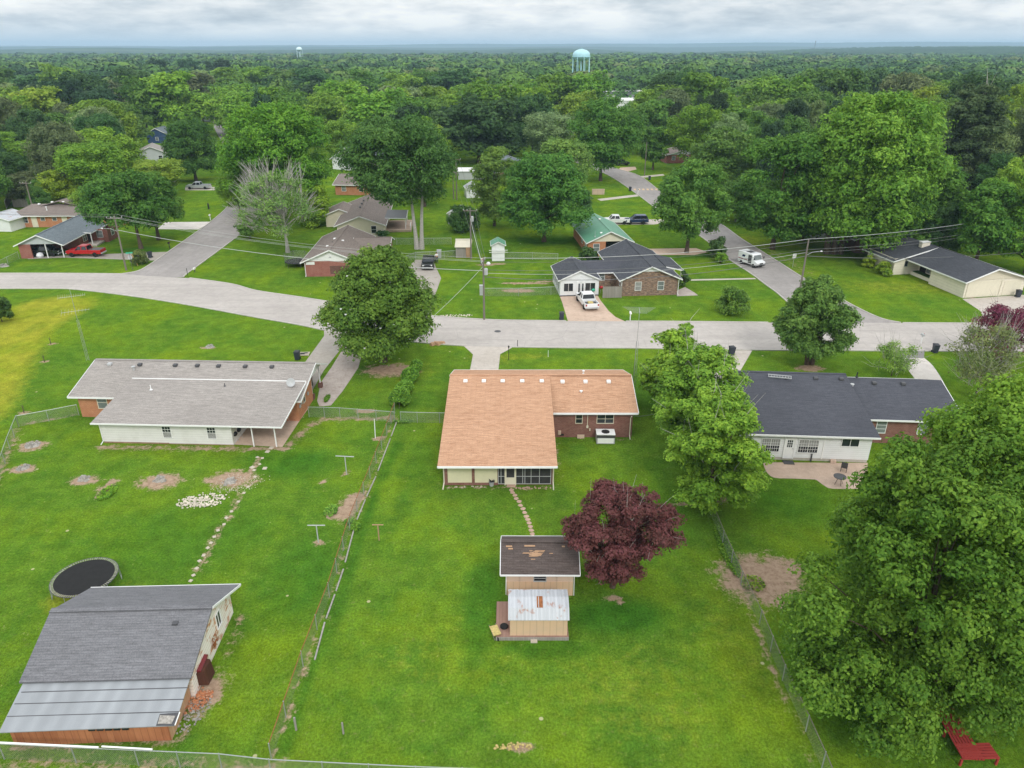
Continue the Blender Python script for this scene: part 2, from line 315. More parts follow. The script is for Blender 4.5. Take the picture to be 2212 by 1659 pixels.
M=dict(
 grass=grassmat(), leaf=leafmat(),
 bark=plain('bark',(.10,.075,.055),.95,.1,var=.4,sc=6), palebark=plain('pale_bark',(.40,.375,.35),.9,.1,var=.3,sc=6),
 street=groundmat('street_asphalt',(.395,.362,.335),(.48,.442,.41),.6,22,streak=(.05,.9,1),b=.15,crack=.16,stain=(.38,.34,.33)),
 lane=groundmat('lane_asphalt',(.29,.268,.255),(.375,.345,.33),.6,22,streak=(.6,.15,1),b=.15,crack=.22,stain=(.27,.25,.24)),
 darkasphalt=groundmat('dark_asphalt',(.20,.19,.19),(.27,.26,.25),1,22),
 concrete=groundmat('concrete',(.46,.41,.36),(.54,.49,.44),1,16,stain=(.36,.31,.26)),
 tanconcrete=groundmat('tan_concrete',(.46,.335,.255),(.58,.44,.345),1,16,stain=(.36,.28,.22)),
 oldconcrete=groundmat('old_concrete',(.33,.30,.26),(.42,.38,.34),1,16,stain=(.26,.22,.19),crack=.8),
 gravel=groundmat('gravel',(.36,.30,.27),(.50,.44,.40),2,9,stain=(.25,.20,.15),b=.5),
 whitegravel=groundmat('white_gravel',(.55,.50,.46),(.72,.67,.62),2,9,b=.5),
 kerb=groundmat('kerb_concrete',(.44,.41,.38),(.56,.53,.49),2,12),
 dirt=groundmat('dirt',(.20,.12,.075),(.36,.24,.16),3,12,b=.6),
 white=plain('white_paint',(.80,.80,.79),.45,.4,var=.04), offwhite=plain('cream_paint',(.68,.63,.50),.6,.3,var=.05,sc=1.5),
 yellowpanel=plain('yellow_panel',(.66,.62,.43),.6,.3,var=.05,sc=1.2), grey=plain('grey_metal',(.42,.43,.43),.5,.5,var=.1), darkgrey=plain('dark_metal',(.06,.06,.065),.5,.5),
 galv=plain('galvanised',(.38,.40,.40),.45,.5,.4,.15,8), black=plain('black_plastic',(.015,.016,.018),.45,.4), rubber=plain('rubber',(.02,.02,.02),.9,.2),
 rust=plain('rust',(.28,.11,.045),.9,.2,var=.4,sc=4), glass=glass('window_glass'), paleglass=glass('pale_window_glass',(.16,.18,.18),.15), screen=plain('insect_screen',(.045,.045,.045),.8,.2,var=.3,sc=2),
 curtain=plain('curtain',(.30,.30,.29),.8,.1,var=.3,sc=6), bin=plain('bin_plastic',(.035,.042,.06),.5,.4), binlid=plain('bin_lid',(.02,.022,.03),.5,.4), wire=plain('cable',(.14,.14,.14),.7,.3), palewire=plain('pale_cable',(.45,.46,.45),.6,.3),
 pole=wood('pole_wood',(.13,.11,.09),(.26,.23,.20),.3), red=plain('red_paint',(.45,.012,.02),.25,.6,var=.05), darkred=plain('dark_red_paint',(.16,.015,.02),.3,.6,var=.08),
 carwhite=plain('white_car_paint',(.78,.79,.80),.25,.6,var=.02), carblack=plain('black_car_paint',(.012,.014,.013),.2,.7,var=.1), carblue=plain('blue_car_paint',(.02,.035,.10),.22,.7,var=.05), carsilver=plain('silver_car_paint',(.45,.47,.50),.3,.6,.3,.04),
 carglass=glass('car_glass',(.015,.018,.022),.05), rim=plain('wheel_rim',(.55,.56,.57),.35,.5,.6,.05), lamp=plain('lamp_lens',(.7,.7,.68),.2,.6), taillamp=plain('tail_lamp',(.35,.01,.01),.25,.6),
 sh_tan=shingle('tan_shingles',(.43,.235,.14),(.62,.375,.24),'x',patch=.12), sh_grey=shingle('weathered_grey_shingles',(.285,.26,.24),(.42,.385,.355),'x'),
 sh_dark=shingle('charcoal_shingles',(.070,.073,.088),(.098,.102,.120),'x',patch=.35), sh_darky=shingle('charcoal_shingles_side',(.062,.066,.078),(.10,.105,.12),'y',patch=.4),
 sh_brown=shingle('brown_grey_shingles',(.20,.165,.145),(.27,.225,.20),'y'), sh_brownx=shingle('brown_grey_shingles_front',(.20,.165,.145),(.27,.225,.20),'x'),
 sh_slate=shingle('slate_blue_shingles',(.14,.17,.19),(.21,.24,.26),'y'), sh_barn=shingle('barn_shingles',(.155,.155,.165),(.22,.22,.235),'x'),
 sh_shed=shingle('worn_dark_shingles',(.085,.066,.060),(.135,.108,.098),'x'), green=metal_roof('green_metal_roof',(.13,.34,.22),.4,'y'),
 galvroof=metal_roof('galvanised_roof',(.33,.35,.37),.9,'x'), whiteroof=metal_roof('white_metal_roof',(.52,.54,.57),.23,'x',rust=.565),
 br_red=brick('red_brick',(.30,.075,.055),(.36,.11,.08),(.38,.28,.24)), br_mix=brick('brown_red_brick',(.20,.075,.055),(.30,.13,.10),(.30,.22,.19)),
 br_orange=brick('orange_brick',(.47,.17,.075),(.54,.22,.10),(.50,.32,.22)), br_stone=brick('tumbled_brick',(.30,.17,.11),(.40,.27,.19),(.45,.40,.34),.5,.14,(.14,.10,.09)), br_dark=brick('dark_brick',(.13,.05,.04),(.19,.08,.06),(.2,.15,.13)),
 sd_white=siding('white_siding',(.78,.79,.80),.2), sd_left=siding('aged_white_siding',(.74,.73,.71),.24,dirt=.3), sd_cream=siding('cream_siding',(.66,.60,.47),.2), sd_stucco=siding('cream_block_wall',(.76,.70,.58),.4,dirt=.2),
 sd_peel=None, tanwall=siding('tan_panel_wall',(.64,.44,.29),.4,True,.3), pinkwall=siding('faded_pink_wall',(.62,.46,.36),1.2,True,.35), rustwood=wood('rusty_boards',(.22,.065,.03),(.58,.25,.12),.35), darkwood=wood('dark_boards',(.05,.02,.015),(.12,.05,.03),.3), orangewood=wood('orange_boards',(.42,.20,.09),(.62,.42,.28),.25),
 greyfence=wood('weathered_fence_boards',(.20,.18,.16),(.38,.35,.32),.15), deck=wood('deck_boards',(.24,.14,.11),(.36,.23,.18),.2,axis=0), redwood=wood('red_boards',(.30,.035,.03),(.40,.06,.05),.16,axis=1), plywood=plain('plywood',(.40,.25,.15),.8,.2,var=.2), stone=plain('flagstone',(.47,.32,.25),.9,.2,var=.2,sc=5),
 block=plain('concrete_block',(.50,.44,.36),.9,.2,var=.15,sc=5), whitestone=plain('white_stone',(.62,.56,.47),.9,.2,var=.3,sc=2), stump=plain('grey_stump',(.33,.31,.28),.95,.1,var=.4,sc=7),
 aqua=plain('aqua_paint',(.40,.66,.72),.45,.4,var=.08,sc=.3), palegreen=plain('pale_aqua_paint',(.62,.80,.84),.5,.4,var=.05,sc=.3), bluebin=plain('blue_plastic',(.02,.08,.30),.5,.4), yellow=plain('yellow_paint',(.55,.36,.12),.6,.3), teal=plain('green_enamel',(.05,.42,.26),.35,.5),
 skin=plain('skin',(.42,.24,.16),.6,.3), cloth=plain('white_cloth',(.75,.75,.78),.9,.1), jeans=plain('dark_trousers',(.03,.035,.06),.9,.1), hair=plain('dark_hair',(.03,.02,.015),.8,.2), straw=plain('straw',(.50,.40,.16),.9,.1,var=.3,sc=8), stripe=plain('road_paint',(.60,.42,.26),.8,.2,var=.15), bluewall=siding('navy_siding',(.03,.07,.17),.2), graywall=siding('pale_grey_siding',(.5,.52,.54),.2),
)
def peel():
    m=N('peeling_white_boards',.9,.2)
    s=m.n.new('ShaderNodeSeparateXYZ'); m.l.new(m.tc.outputs['Object'],s.inputs[0])
    f=m.math('FRACT',m.math('DIVIDE',m.math('ADD',s.outputs[2],10),.24))
    v=m.noise(m.co(scale=(1,1,2.4)),1.1,6,.72); c=m.mix(m.ramp(v,[(.52,0.0),(.60,.95)]),(.86,.79,.73),(.55,.25,.12))
    m.col(m.mix(m.ramp(f,[(0,.7),(.14,0.0)]),c,(.20,.11,.06))); return m.m
M['sd_peel']=peel()
def chainmat():
    m=N('chain_link',.5,.5,.4); n,l=m.n,m.l
    m.col((.32,.34,.34)); s=n.new('ShaderNodeSeparateXYZ'); l.new(m.tc.outputs['Object'],s.inputs[0])
    h=m.math('ADD',s.outputs[0],s.outputs[1])
    def ln(o): return m.math('LESS_THAN',m.math('FRACT',m.math('MULTIPLY',m.math('ADD',o,200),10)),.115)
    f=m.math('MAXIMUM',ln(m.math('ADD',h,s.outputs[2])),ln(m.math('SUBTRACT',h,s.outputs[2])))
    t=n.new('ShaderNodeBsdfTransparent'); x=n.new('ShaderNodeMixShader'); l.new(f,x.inputs[0]); l.new(t.outputs[0],x.inputs[1]); l.new(m.b.outputs[0],x.inputs[2]); l.new(x.outputs[0],n['Material Output'].inputs[0]); return m.m
M['chain']=chainmat()
HAZE_D=.00015
# ---------------------------------------------------------------- ground sheet
def seg_d(X,Y,a,b):
    ax,ay=a; bx,by=b; dx,dy=bx-ax,by-ay; L=dx*dx+dy*dy+1e-9
    t=np.clip(((X-ax)*dx+(Y-ay)*dy)/L,0,1); return np.hypot(X-ax-t*dx,Y-ay-t*dy)
def axis(a,b,step,lo,hi,gr=1.16):
    c=list(np.arange(a,b+step/2,step)); s=step; x=c[-1]
    while x<hi: s*=gr; x+=s; c.append(x)
    s=step; x=c[0]; pre=[]
    while x>lo: s*=gr; x-=s; pre.append(x)
    return np.array(pre[::-1]+c)
gx=axis(-100,100,.5,-12000,12000); gy=axis(14,130,.4,-300,14000)
GX,GY=np.meshgrid(gx,gy)
dirt=np.zeros_like(GX); dry=np.zeros_like(GX); deep_green=np.zeros_like(GX)
def spot(a,px,py,rx,ry,s=1.0,soft=.5):
    X0,Y0=g(px,py); d=np.hypot((GX-X0)/rx,(GY-Y0)/ry); np.maximum(a,s*np.clip((1+soft-d)/(2*soft),0,1),out=a)
def trail(a,pts,w,s=1.0,soft=.6):
    P=[g(*p) for p in pts]; d=np.full_like(GX,1e9)
    for p,q in zip(P[:-1],P[1:]): d=np.minimum(d,seg_d(GX,GY,p,q))
    np.maximum(a,s*np.clip((w+soft-d)/(2*soft),0,1),out=a)
for q in [(70,963,1.25,1.0),(50,1013,1.0,.75),(180,1038,1.2,.75),(345,1040,1.75,1.25),(500,1035,2.1,1.3),(228,1055,.55,1.5),(1640,1250,2.7,2.6),(1690,1232,1.6,1.5),(1700,1300,1.0,.7),
    (750,1100,.9,1.6),(725,1112,.8,.7),(770,1075,.8,.8),(745,1023,.4,.3),(815,947,.5,.4),(688,1172,.5,.35),(450,751,.9,.4),(113,743,.5,.4),(97,781,.5,.4),(53,892,.6,.4),(845,800,3.0,1.8),(1748,795,1.6,.9),(1325,1290,.6,.3),
    (445,1500,.9,1.5),(450,1180,.2,.2),(1050,572,1.5,.7),(1078,570,1.3,.5),(1135,612,4,.5),(1180,608,2.5,.35),(1120,628,2.5,.9),(790,888,1.2,.5),(1130,1615,.8,.3),(1345,1305,.3,.2),(1210,1320,.25,.2),(1530,1075,1.6,.8),(1505,1088,2.0,.35),(360,560,4,.6),(1795,655,.6,.3),(2090,640,1.2,.8),(2000,940,2,1),(700,1040,.3,.3)]:
    spot(dirt,*q)
trail(dirt,[(853,895),(838,930),(800,1040),(756,1150),(712,1300),(650,1460),(595,1635)],.10,.85,.42)
trail(dirt,[(560,990),(530,1040),(510,1090),(470,1150),(430,1235)],.22,.85,.4)
trail(dirt,[(215,966),(400,968),(620,970),(655,930),(690,906),(850,903)],.35,.9,.5)
trail(dirt,[(1590,1200),(1610,1290),(1650,1400),(1700,1510),(1745,1600),(1765,1659)],.10,.9,.34)
trail(dirt,[(40,925),(8,1000),(-20,1060)],.25,.85,.5); trail(dirt,[(40,918),(170,895)],.2,.75,.4)
trail(dirt,[(520,1330),(490,1430),(425,1520),(390,1600),(30,1615)],.15,.85,.4); trail(dirt,[(0,1650),(300,1652),(600,1656)],.3,.75,.5)
trail(dirt,[(965,1053),(1195,1055)],.12,.8,.3); trail(dirt,[(1203,960),(1205,1050)],.1,.7,.35); trail(dirt,[(1204,948),(1365,950)],.08,.7,.3)
trail(dirt,[(1560,560),(1640,530),(1700,560),(1740,590)],1.0,.55,3.0)
trail(dry,[(-120,900),(-20,760),(40,700),(110,665)],5.5,1.0,1.6); trail(dry,[(60,790),(100,700)],.8,.8,1.5)
spot(dry,1120,770,4,1.0,.5); spot(dry,1060,775,3,2,.45); spot(dry,1040,480,1,1,.2); spot(dry,1950,620,12,4,.45); spot(dry,1620,1400,3,6,.35); spot(dry,240,1330,2,3,.5); spot(dry,150,1290,1.5,1.5,.75)
spot(dry,2000,570,8,4,.4); spot(dry,880,800,4,4,.3); spot(dry,1600,520,6,6,.5); spot(dry,1000,1400,6,4,.25); spot(dry,1400,1500,6,4,.3)
spot(deep_green,400,1160,9,6,.6); spot(deep_green,640,1250,3,6,.7); spot(deep_green,620,1000,5,3,.8); spot(deep_green,1100,1200,3,4,.35); spot(deep_green,900,1000,2,6,.5); spot(deep_green,1400,1100,5,6,.55)  # deeper green grass in the yards, round trees and beside sheds
spot(deep_green,1850,1450,5,6,.9); spot(deep_green,1680,1080,5,4,.7); spot(deep_green,1480,870,8,4,.6); trail(deep_green,[(860,960),(812,1060),(770,1180),(720,1330),(650,1500),(610,1620)],.5,.9,.6)
spot(deep_green,1330,1330,4,2,.9); spot(deep_green,1040,1300,1.5,6,.8); spot(deep_green,1180,1400,4,1,.7); spot(deep_green,830,800,4,2,.7); spot(deep_green,1180,520,9,4,.8); spot(deep_green,300,540,6,3,.8); spot(deep_green,1480,550,6,3,.7)
np.clip(dirt,0,1,out=dirt)
nx,ny=len(gx),len(gy); idx=np.arange(nx*ny).reshape(ny,nx)
F=np.stack([idx[:-1,:-1],idx[:-1,1:],idx[1:,1:],idx[1:,:-1]],-1).reshape(-1,4)
gme=mesh_np('ground',np.stack([GX.ravel(),GY.ravel(),np.zeros(nx*ny)],-1),F,M['grass'],True,dict(dirt=dirt.ravel(),dry=dry.ravel(),deep_green=deep_green.ravel()))
tag(link('ground',gme),kind='structure')
# ---------------------------------------------------------------- roads
def sheet(name,pts,mat,z,kind='structure'):
    P=[g(*p) for p in pts]
    me=bpy.data.meshes.new(name); me.from_pydata([(x,y,z) for x,y in P],[],[tuple(range(len(P)))]); me.update()
    if me.polygons[0].normal.z<0: me.flip_normals()
    me.materials.append(mat); o=link(name,me); tag(o,kind=kind); return o
def smooth(pts,n=5):
    P=[np.array(p,float) for p in pts]; out=[]
    for i in range(len(P)-1):
        a=P[max(i-1,0)];b=P[i];c=P[i+1];d=P[min(i+2,len(P)-1)]
        for k in range(n):
            t=k/n; out.append(tuple(.5*((2*b)+(-a+c)*t+(2*a-5*b+4*c-d)*t*t+(-a+3*b-3*c+d)*t**3)))
    out.append(tuple(P[-1])); return out
def kerb(name,pts,w=.16,h=.11,parent=None):
    P=[g(*p) for p in pts]; m=MB()
    m=[]; n=len(P); V=[];Fc=[]
    for i,(x,y) in enumerate(P):
        a=Vector(P[max(i-1,0)]); b=Vector(P[min(i+1,n-1)]); d=(b-a).normalized(); nn=Vector((-d.y,d.x))*w/2
        V+=[(x+nn.x,y+nn.y,0),(x+nn.x,y+nn.y,h),(x-nn.x,y-nn.y,h),(x-nn.x,y-nn.y,0)]
    for i in range(n-1):
        for k in range(3): a=i*4+k; Fc.append((a,a+1,a+5,a+4))
    me=bpy.data.meshes.new(name); me.from_pydata(V,[],Fc); me.update(); me.materials.append(M['kerb']); o=link(name,me,parent)
    if not parent: tag(o,kind='structure')
    return o
far_w=smooth([(-220,592),(-100,591),(0,590.8),(150,591),(262,592)])
far_c=smooth([(410,601),(500,613.8),(553,628),(640,641),(703,651),(800,668),(934,683),(1046,690.5),(1106,692.5),(1223,693.8)])
far_d=smooth([(1352,694.5),(1500,695.4),(1659,697)])
far_e=smooth([(1950,698),(2071,698.8),(2250,699),(2500,699)])
near_w=smooth([(-220,626),(-100,624.5),(0,624),(100,624),(160,625.5),(275,638.8),(400,658),(553,686),(640,701),(700,713.8)])
near_c=smooth([(742,722),(850,735),(948,743.8),(1003,747.5)])
near_d=smooth([(1100,750),(1250,752),(1373,752.5),(1659,757)]); near_e=smooth([(1659,757),(1800,757.6),(1938,758.5)]); near_f=smooth([(1997,758.7),(2250,760),(2500,761)])
sheet('street',far_w+[(330,597),]+far_c+far_d+[(1800,697.5)]+far_e+near_f[::-1]+near_e[::-1]+near_d[::-1]+near_c[::-1]+near_w[::-1],M['street'],.024)
for nm,p in (('kerb',far_w),('kerb',far_c),('kerb',far_d),('kerb',far_e),('kerb',near_w),('kerb',near_c),('kerb',near_d),('kerb',near_e),('kerb',near_f)): kerb(nm,p)
# west lane
wl=smooth([(262,592),(300,585),(332.5,566),(380,533),(432.5,496),(462,474),(496,441),(508,400),(503,360),(480,310),(462,275),(455,255)])
wr=smooth([(397.5,599),(402.5,592.5),(450,558),(523.8,502.5),(560,470),(565,430),(545,390),(510,340),(490,290),(478,262)])
sheet('west_lane',wl+wr[::-1]+[(330,600)],M['lane'],.020); kerb('kerb',wl[:31]); kerb('kerb',wr[:18])
el=smooth([(1740,697.5),(1716,668),(1682,636),(1659,619),(1620,590),(1578,563),(1545,535),(1505,505),(1460,475),(1416,449),(1371,416),(1331,388.5),(1301,372.5),(1263,357.5),(1225,345)])
er=smooth([(1960,698.4),(1946,697.5),(1909,690),(1874,676),(1831,654),(1790,631),(1736,601),(1681,566),(1640,540),(1600,515),(1560,486),(1500,450),(1452,425),(1427,413.8),(1381,380),(1323,362),(1280,345),(1240,335)])
sheet('east_lane',el+er[::-1],M['lane'],.020); kerb('kerb',el[3:]); kerb('kerb',er[5:])
# painted speed hump
m=MB(); A0,A1,B0,B1=g(1366,413.5),g(1428,413.5),g(1362,406.5),g(1420,406.5)
lerp=lambda a,b,t:(a[0]+(b[0]-a[0])*t,a[1]+(b[1]-a[1])*t)
hp=MB(); hp.hexa([(*A0,.021),(*A1,.021),(*B1,.021),(*B0,.021)],[(*lerp(A0,B0,.25),.09),(*lerp(A1,B1,.25),.09),(*lerp(A1,B1,.75),.09),(*lerp(A0,B0,.75),.09)])
sh=hp.build('speed_hump',M['lane']); tag(sh,'painted speed hump with tan chevron stripes across the curving lane','speed hump')
for k in range(6):
    t0=.05+k*.155; a=lerp(A0,A1,t0);b=lerp(A0,A1,t0+.08);c=lerp(B0,B1,t0+.14);d=lerp(B0,B1,t0+.06); f=lambda p,q,t:(*lerp(p,q,t),.096)
    m.quad(f(a,d,.25),f(b,c,.25),f(b,c,.75),f(a,d,.75))
m.build('stripe',M['stripe'],sh)
# driveways and walks
sheet('driveway',[(700,712),(742,722),(740,749),(700,800),(672,848),(653,878),(600,890),(625,830),(663,777),(700,726)],M['oldconcrete'],.012)
sheet('driveway',[(746,745),(785,755),(783,762),(774,794),(763,811),(740,845),(715,876),(690,878),(685,866),(693,826),(715,795)],M['gravel'],.008)
sheet('driveway',[(1000,746),(1108,750),(1092,759),(1080.5,765),(1076,806),(1074,830),(1012,830),(1014,806),(1021.8,766),(1013,757.5)],M['tanconcrete'] if 0 else M['concrete'],.012)
sheet('driveway',[(1227,695),(1215,655),(1209,639),(1291,638.5),(1298,650),(1315,672),(1330,685),(1352,695)],M['tanconcrete'],.012)
sheet('driveway',[(898,561),(939,561),(940,573.8),(953,601),(930.5,663.8),(934,684),(880,676),(903,656),(893,620),(883,576)],M['oldconcrete'],.012)
sheet('driveway',[(60,556),(140,552),(366,543.8),(335,563),(139,556.5),(60,560)],M['oldconcrete'],.012)
sheet('driveway',[(357,480),(456,479),(428,496),(340,495)],M['whitegravel'],.012)
sheet('driveway',[(400,404),(496,404),(494,411),(400,411)],M['concrete'],.012)
sheet('driveway',[(1395,537.5),(1503,536),(1530,545),(1500,551),(1412,551)],M['tanconcrete'],.012)
sheet('path',[(1492,603.5),(1630,600.5),(1634,603),(1492,606.5)],M['concrete'],.012)
sheet('driveway',[(1318,475),(1430,473.8),(1450,480),(1412,485),(1318,485.5)],M['concrete'],.012)
sheet('driveway',[(1290,430),(1376,420),(1380,424),(1298,434)],M['concrete'],.012)
sheet('driveway',[(1340,362),(1372,360),(1375,366),(1350,372),(1332,371)],M['tanconcrete'],.012)
sheet('driveway',[(1379,381),(1432,376),(1436,379),(1390,384)],M['concrete'],.012)
sheet('driveway',[(1540,779),(1590,757),(1625,757),(1600,800),(1585,830),(1530,830)],M['concrete'],.012)
sheet('driveway',[(1938,758),(1997,758.5),(1996,774),(1941,774)],M['darkasphalt'],.014)
sheet('driveway',smooth([(1941,773),(1962,800),(1985,830),(2000,850)],3)+smooth([(2050,850),(2035,820),(2015,790),(1996,773)],3),M['whitegravel'],.012)
sheet('driveway',[(2079,646),(2207,637),(2300,640),(2320,699),(2130,699),(2118,672)],M['concrete'],.012)
sheet('path',[(1480,620),(1500,632),(1508,638),(1462,640),(1462,628)],M['gravel'],.010)
sheet('patio',smooth([(1648,999),(1655,1018),(1672,1032),(1715,1034),(1760,1036)],3)+smooth([(1765,1038),(1782,1050),(1800,1056),(1870,1056)],3)+[(1875,1000)],M['tanconcrete'],.012)
sheet('patio',[(500,960),(610,966),(650,905),(668,880),(640,880),(560,885),(505,905)],M['tanconcrete'],.016)
# small iron cover in the street
cx,cy=g(1075,716); tag(MB().lathe([(.42,.0),(.42,.03),(.36,.034),(.0,.034)],20).build('manhole_cover',M['darkgrey'],loc=(cx,cy,0)),'round dark iron manhole cover in the middle of the near street','manhole cover')
# ---------------------------------------------------------------- far land
rng=np.random.RandomState(5)
def vnoise(X,Y,sc,seed):
    r=np.random.RandomState(seed); ph=r.rand(12)*6.28; out=0*X
    for i in range(6):
        a=r.rand()*3.14; f=(1+r.rand()*1.6)/sc
        out+=np.sin((X*math.cos(a)+Y*math.sin(a))*f*6.28+ph[i])
    return out/6
def canopy_mat(name,far=False):
    m=N(name,.95,.1); o=m.co('Object'); k=.25 if far else 1
    v=m.noise(o,.004*(2 if far else 1),5,.6); w=m.noise(o,.06*k,4,.7); x=m.noise(o,.02*k,3,.6)
    c=m.mix(m.ramp(x,[(.35,0.0),(.65,1.0)]),(.020,.056,.022),(.040,.095,.026)); c=m.mix(m.ramp(v,[(.40,0.0),(.62,.6)]),c,(.014,.036,.018))
    if far: c=m.mix(m.ramp(m.noise(m.co(scale=(.25,1.6,1)),.0011,4,.6),[(.62,0.0),(.68,.6)]),c,(.11,.15,.04))
    c=m.mix(.5,c,m.ramp(w,[(.3,.15),(.7,.85)]),'OVERLAY'); m.col(c); m.bump(w,.6,3.0); return m.m
def heightfield(name,xs,ys,fz,mat,kind,z0=0):
    X,Y=np.meshgrid(xs,ys); Z=fz(X,Y); n,mm=X.shape; ii=np.arange(n*mm).reshape(n,mm)
    F=np.stack([ii[:-1,:-1],ii[:-1,1:],ii[1:,1:],ii[1:,:-1]],-1).reshape(-1,4)
    o=link(name,mesh_np(name,np.stack([X.ravel(),Y.ravel(),Z.ravel()],-1),F,mat,True)); return tag(o,kind=kind)
def hills(X,Y):
    t=np.clip((Y-3300)/500,0,1)
    r1=np.exp(-((Y-4300-.10*X)/600)**2)*(20+16*vnoise(X,Y,2600,1))*np.clip((1000-X)/900,0,1)
    r2=np.exp(-((Y-6800)/900)**2)*(36+15*vnoise(X,Y,3100,2))
    r3=np.exp(-((Y-9800)/1300)**2)*(66+14*vnoise(X,Y,3600,3)+np.clip(X,-4000,6000)*.0045)
    return t*(4+r1+r2+r3)+3*vnoise(X,Y,500,4)*t-2*(1-t)
heightfield('hills',np.linspace(-10500,10500,420),np.linspace(3200,11800,200),hills,canopy_mat('hill_woods',True),'structure')
def canopy(X,Y):
    z=7.5+3.5*vnoise(X,Y,340,7)+np.random.RandomState(3).rand(*X.shape)*4.5
    z+=np.clip((X-700)/900,0,1)*np.clip((Y-1900)/500,0,1)*24
    return z
heightfield('far_wood',np.arange(-3300,3301,11.0),np.arange(1480,3500,14.0),canopy,canopy_mat('far_canopy'),'stuff')
o=bpy.data.objects['far_wood']; tag(o,'continuous dark woodland reaching from the last single trees to the blue hills','woodland')
# ---------------------------------------------------------------- trees
def fib(n,r):
    z=r.uniform(-1,1,n); a=r.uniform(0,6.2832,n); q=np.sqrt(1-z*z); return np.stack([q*np.cos(a),q*np.sin(a),z],-1)
ENV=dict(round=lambda t:np.sqrt(np.clip(1-t*t,0,1)),
 dome=lambda t:np.where(t>-.5,np.sqrt(np.clip(1-((t+.5)/1.5)**2,0,1)),np.sqrt(np.clip(1-((t+.5)/.5)**2,0,1))*.98),
 cone=lambda t:np.where(t>-.55,np.clip((1-t)/1.55,0,1)**.62,np.clip((t+1)/.45,0,1)**.6),
 vase=lambda t:np.where(t>.25,np.sqrt(np.clip(1-((t-.25)/.75)**2,0,1)),.45+.55*np.clip((t+1)/1.25,0,1)),
 tall=lambda t:np.where(t>.0,np.sqrt(np.clip(1-t*t,0,1)),np.sqrt(np.clip(1-t*t,0,1))*.6+.4*(t>-1)))
def crown_data(seed,r,z0,z1,ncl,nleaf,ls,shape='round',cl=(.26,.40),flat=.75,hole=0.0,asp=.6,up=.45,lump=.14):
    q=np.random.RandomState(seed); zc=(z0+z1)/2; hz=(z1-z0)/2; env=ENV[shape]
    t=q.uniform(-.88,.86,ncl); a=q.uniform(0,6.2832,ncl); rad=np.where(q.rand(ncl)<.68,q.uniform(.66,.86,ncl),q.uniform(.1,.6,ncl))
    lo=1+lump*np.sin(2*a+q.rand()*6)+lump*.8*np.sin(3*a+q.rand()*6+2*t)
    R0=env(t)*rad*r*lo; C=np.stack([R0*np.cos(a),R0*np.sin(a),zc+t*hz*(1+.06*np.sin(3*a))],-1)
    cr=q.uniform(cl[0],cl[1],ncl)*r*np.clip(env(t)+.25,.45,1); ct=q.rand(ncl)
    if hole: keep=q.rand(ncl)>hole; C,cr,ct=C[keep],cr[keep],ct[keep]
    p=cr**2; p/=p.sum(); k=q.choice(len(C),nleaf,p=p)
    d=fib(nleaf,q); flip=(d[:,2]<-.25)&(q.rand(nleaf)<.7); d[flip,2]*=-1
    # second level lumps on each clump
    wob=1+.20*np.sin(d[:,0]*7+k)+.20*np.sin(d[:,1]*8+2*k)+.12*np.sin(d[:,2]*9+k*3)
    sh=np.where(q.rand(nleaf)<.8,q.uniform(.82,1.08,nleaf),q.uniform(.3,.8,nleaf))*wob
    P=C[k]+d*(cr[k]*sh)[:,None]*np.array([1,1,flat]); P[:,2]=np.clip(P[:,2],z0*.8,None)
    n=d+fib(nleaf,q)*.75+np.array([0,0,up]); n/=np.linalg.norm(n,axis=1)[:,None]
    tint=np.clip(.38*ct[k]+.62*q.rand(nleaf),0,1)
    s=ls*q.uniform(.6,1.35,nleaf)
    return P,n,s,tint,C,cr
def quads(P,n,s,tint,q,asp=.6):
    h=fib(len(P),q); u=np.cross(n,h); u/=np.linalg.norm(u,axis=1)[:,None]+1e-9; w=np.cross(n,u)
    a=(u*s[:,None]); b=(w*(s*asp)[:,None]); dr=n*(s*.18)[:,None]
    V=np.stack([P-a-dr,P-b+dr*.5,P+a-dr,P+b+dr*.5],1).reshape(-1,3); F=np.arange(len(V)).reshape(-1,4)
    return V,F,np.repeat(tint,4)
def trunk_mesh(seed,C,cr,h0,r0,z1,nl=9,lean=0.0,mat='bark',stems=1,name='trunk',thin=1.0):
    q=random.Random(seed); m=MB()
    order=sorted(range(len(C)),key=lambda i:q.random())[:nl]
    for sidx in range(stems):
        ox=(sidx-(stems-1)/2)*r0*2.2; sp=(sidx-(stems-1)/2)*.9
        top=z1*.72; pts=[]; rr=[]
        for i in range(7):
            t=i/6; pts.append((ox+sp*t*2+q.uniform(-.12,.12)*t*2+lean*t,q.uniform(-.12,.12)*t*2,t*top)); rr.append(r0*(1.35 if i==0 else 1-.78*t))
        m.tube(pts,rr,8)
        for i in order[sidx::stems]:
            c=C[i]; zs=h0+(c[2]-h0)*.35; zs=min(max(zs,h0*.8),top*.95); t=zs/top; k=min(int(t*6),5); f=t*6-k
            b=Vector(pts[k]).lerp(Vector(pts[k+1]),f); e=Vector(c); mid=b.lerp(e,.5)+Vector((q.uniform(-.4,.4),q.uniform(-.4,.4),.4)); rb=r0*(1-.78*t)*.5*thin
            m.tube([b,mid,e],[rb,rb*.6,rb*.2],6)
    me=bpy.data.meshes.new(name); me.from_pydata(m.v,[],m.f); me.update(); me.materials.append(M[mat]); return me
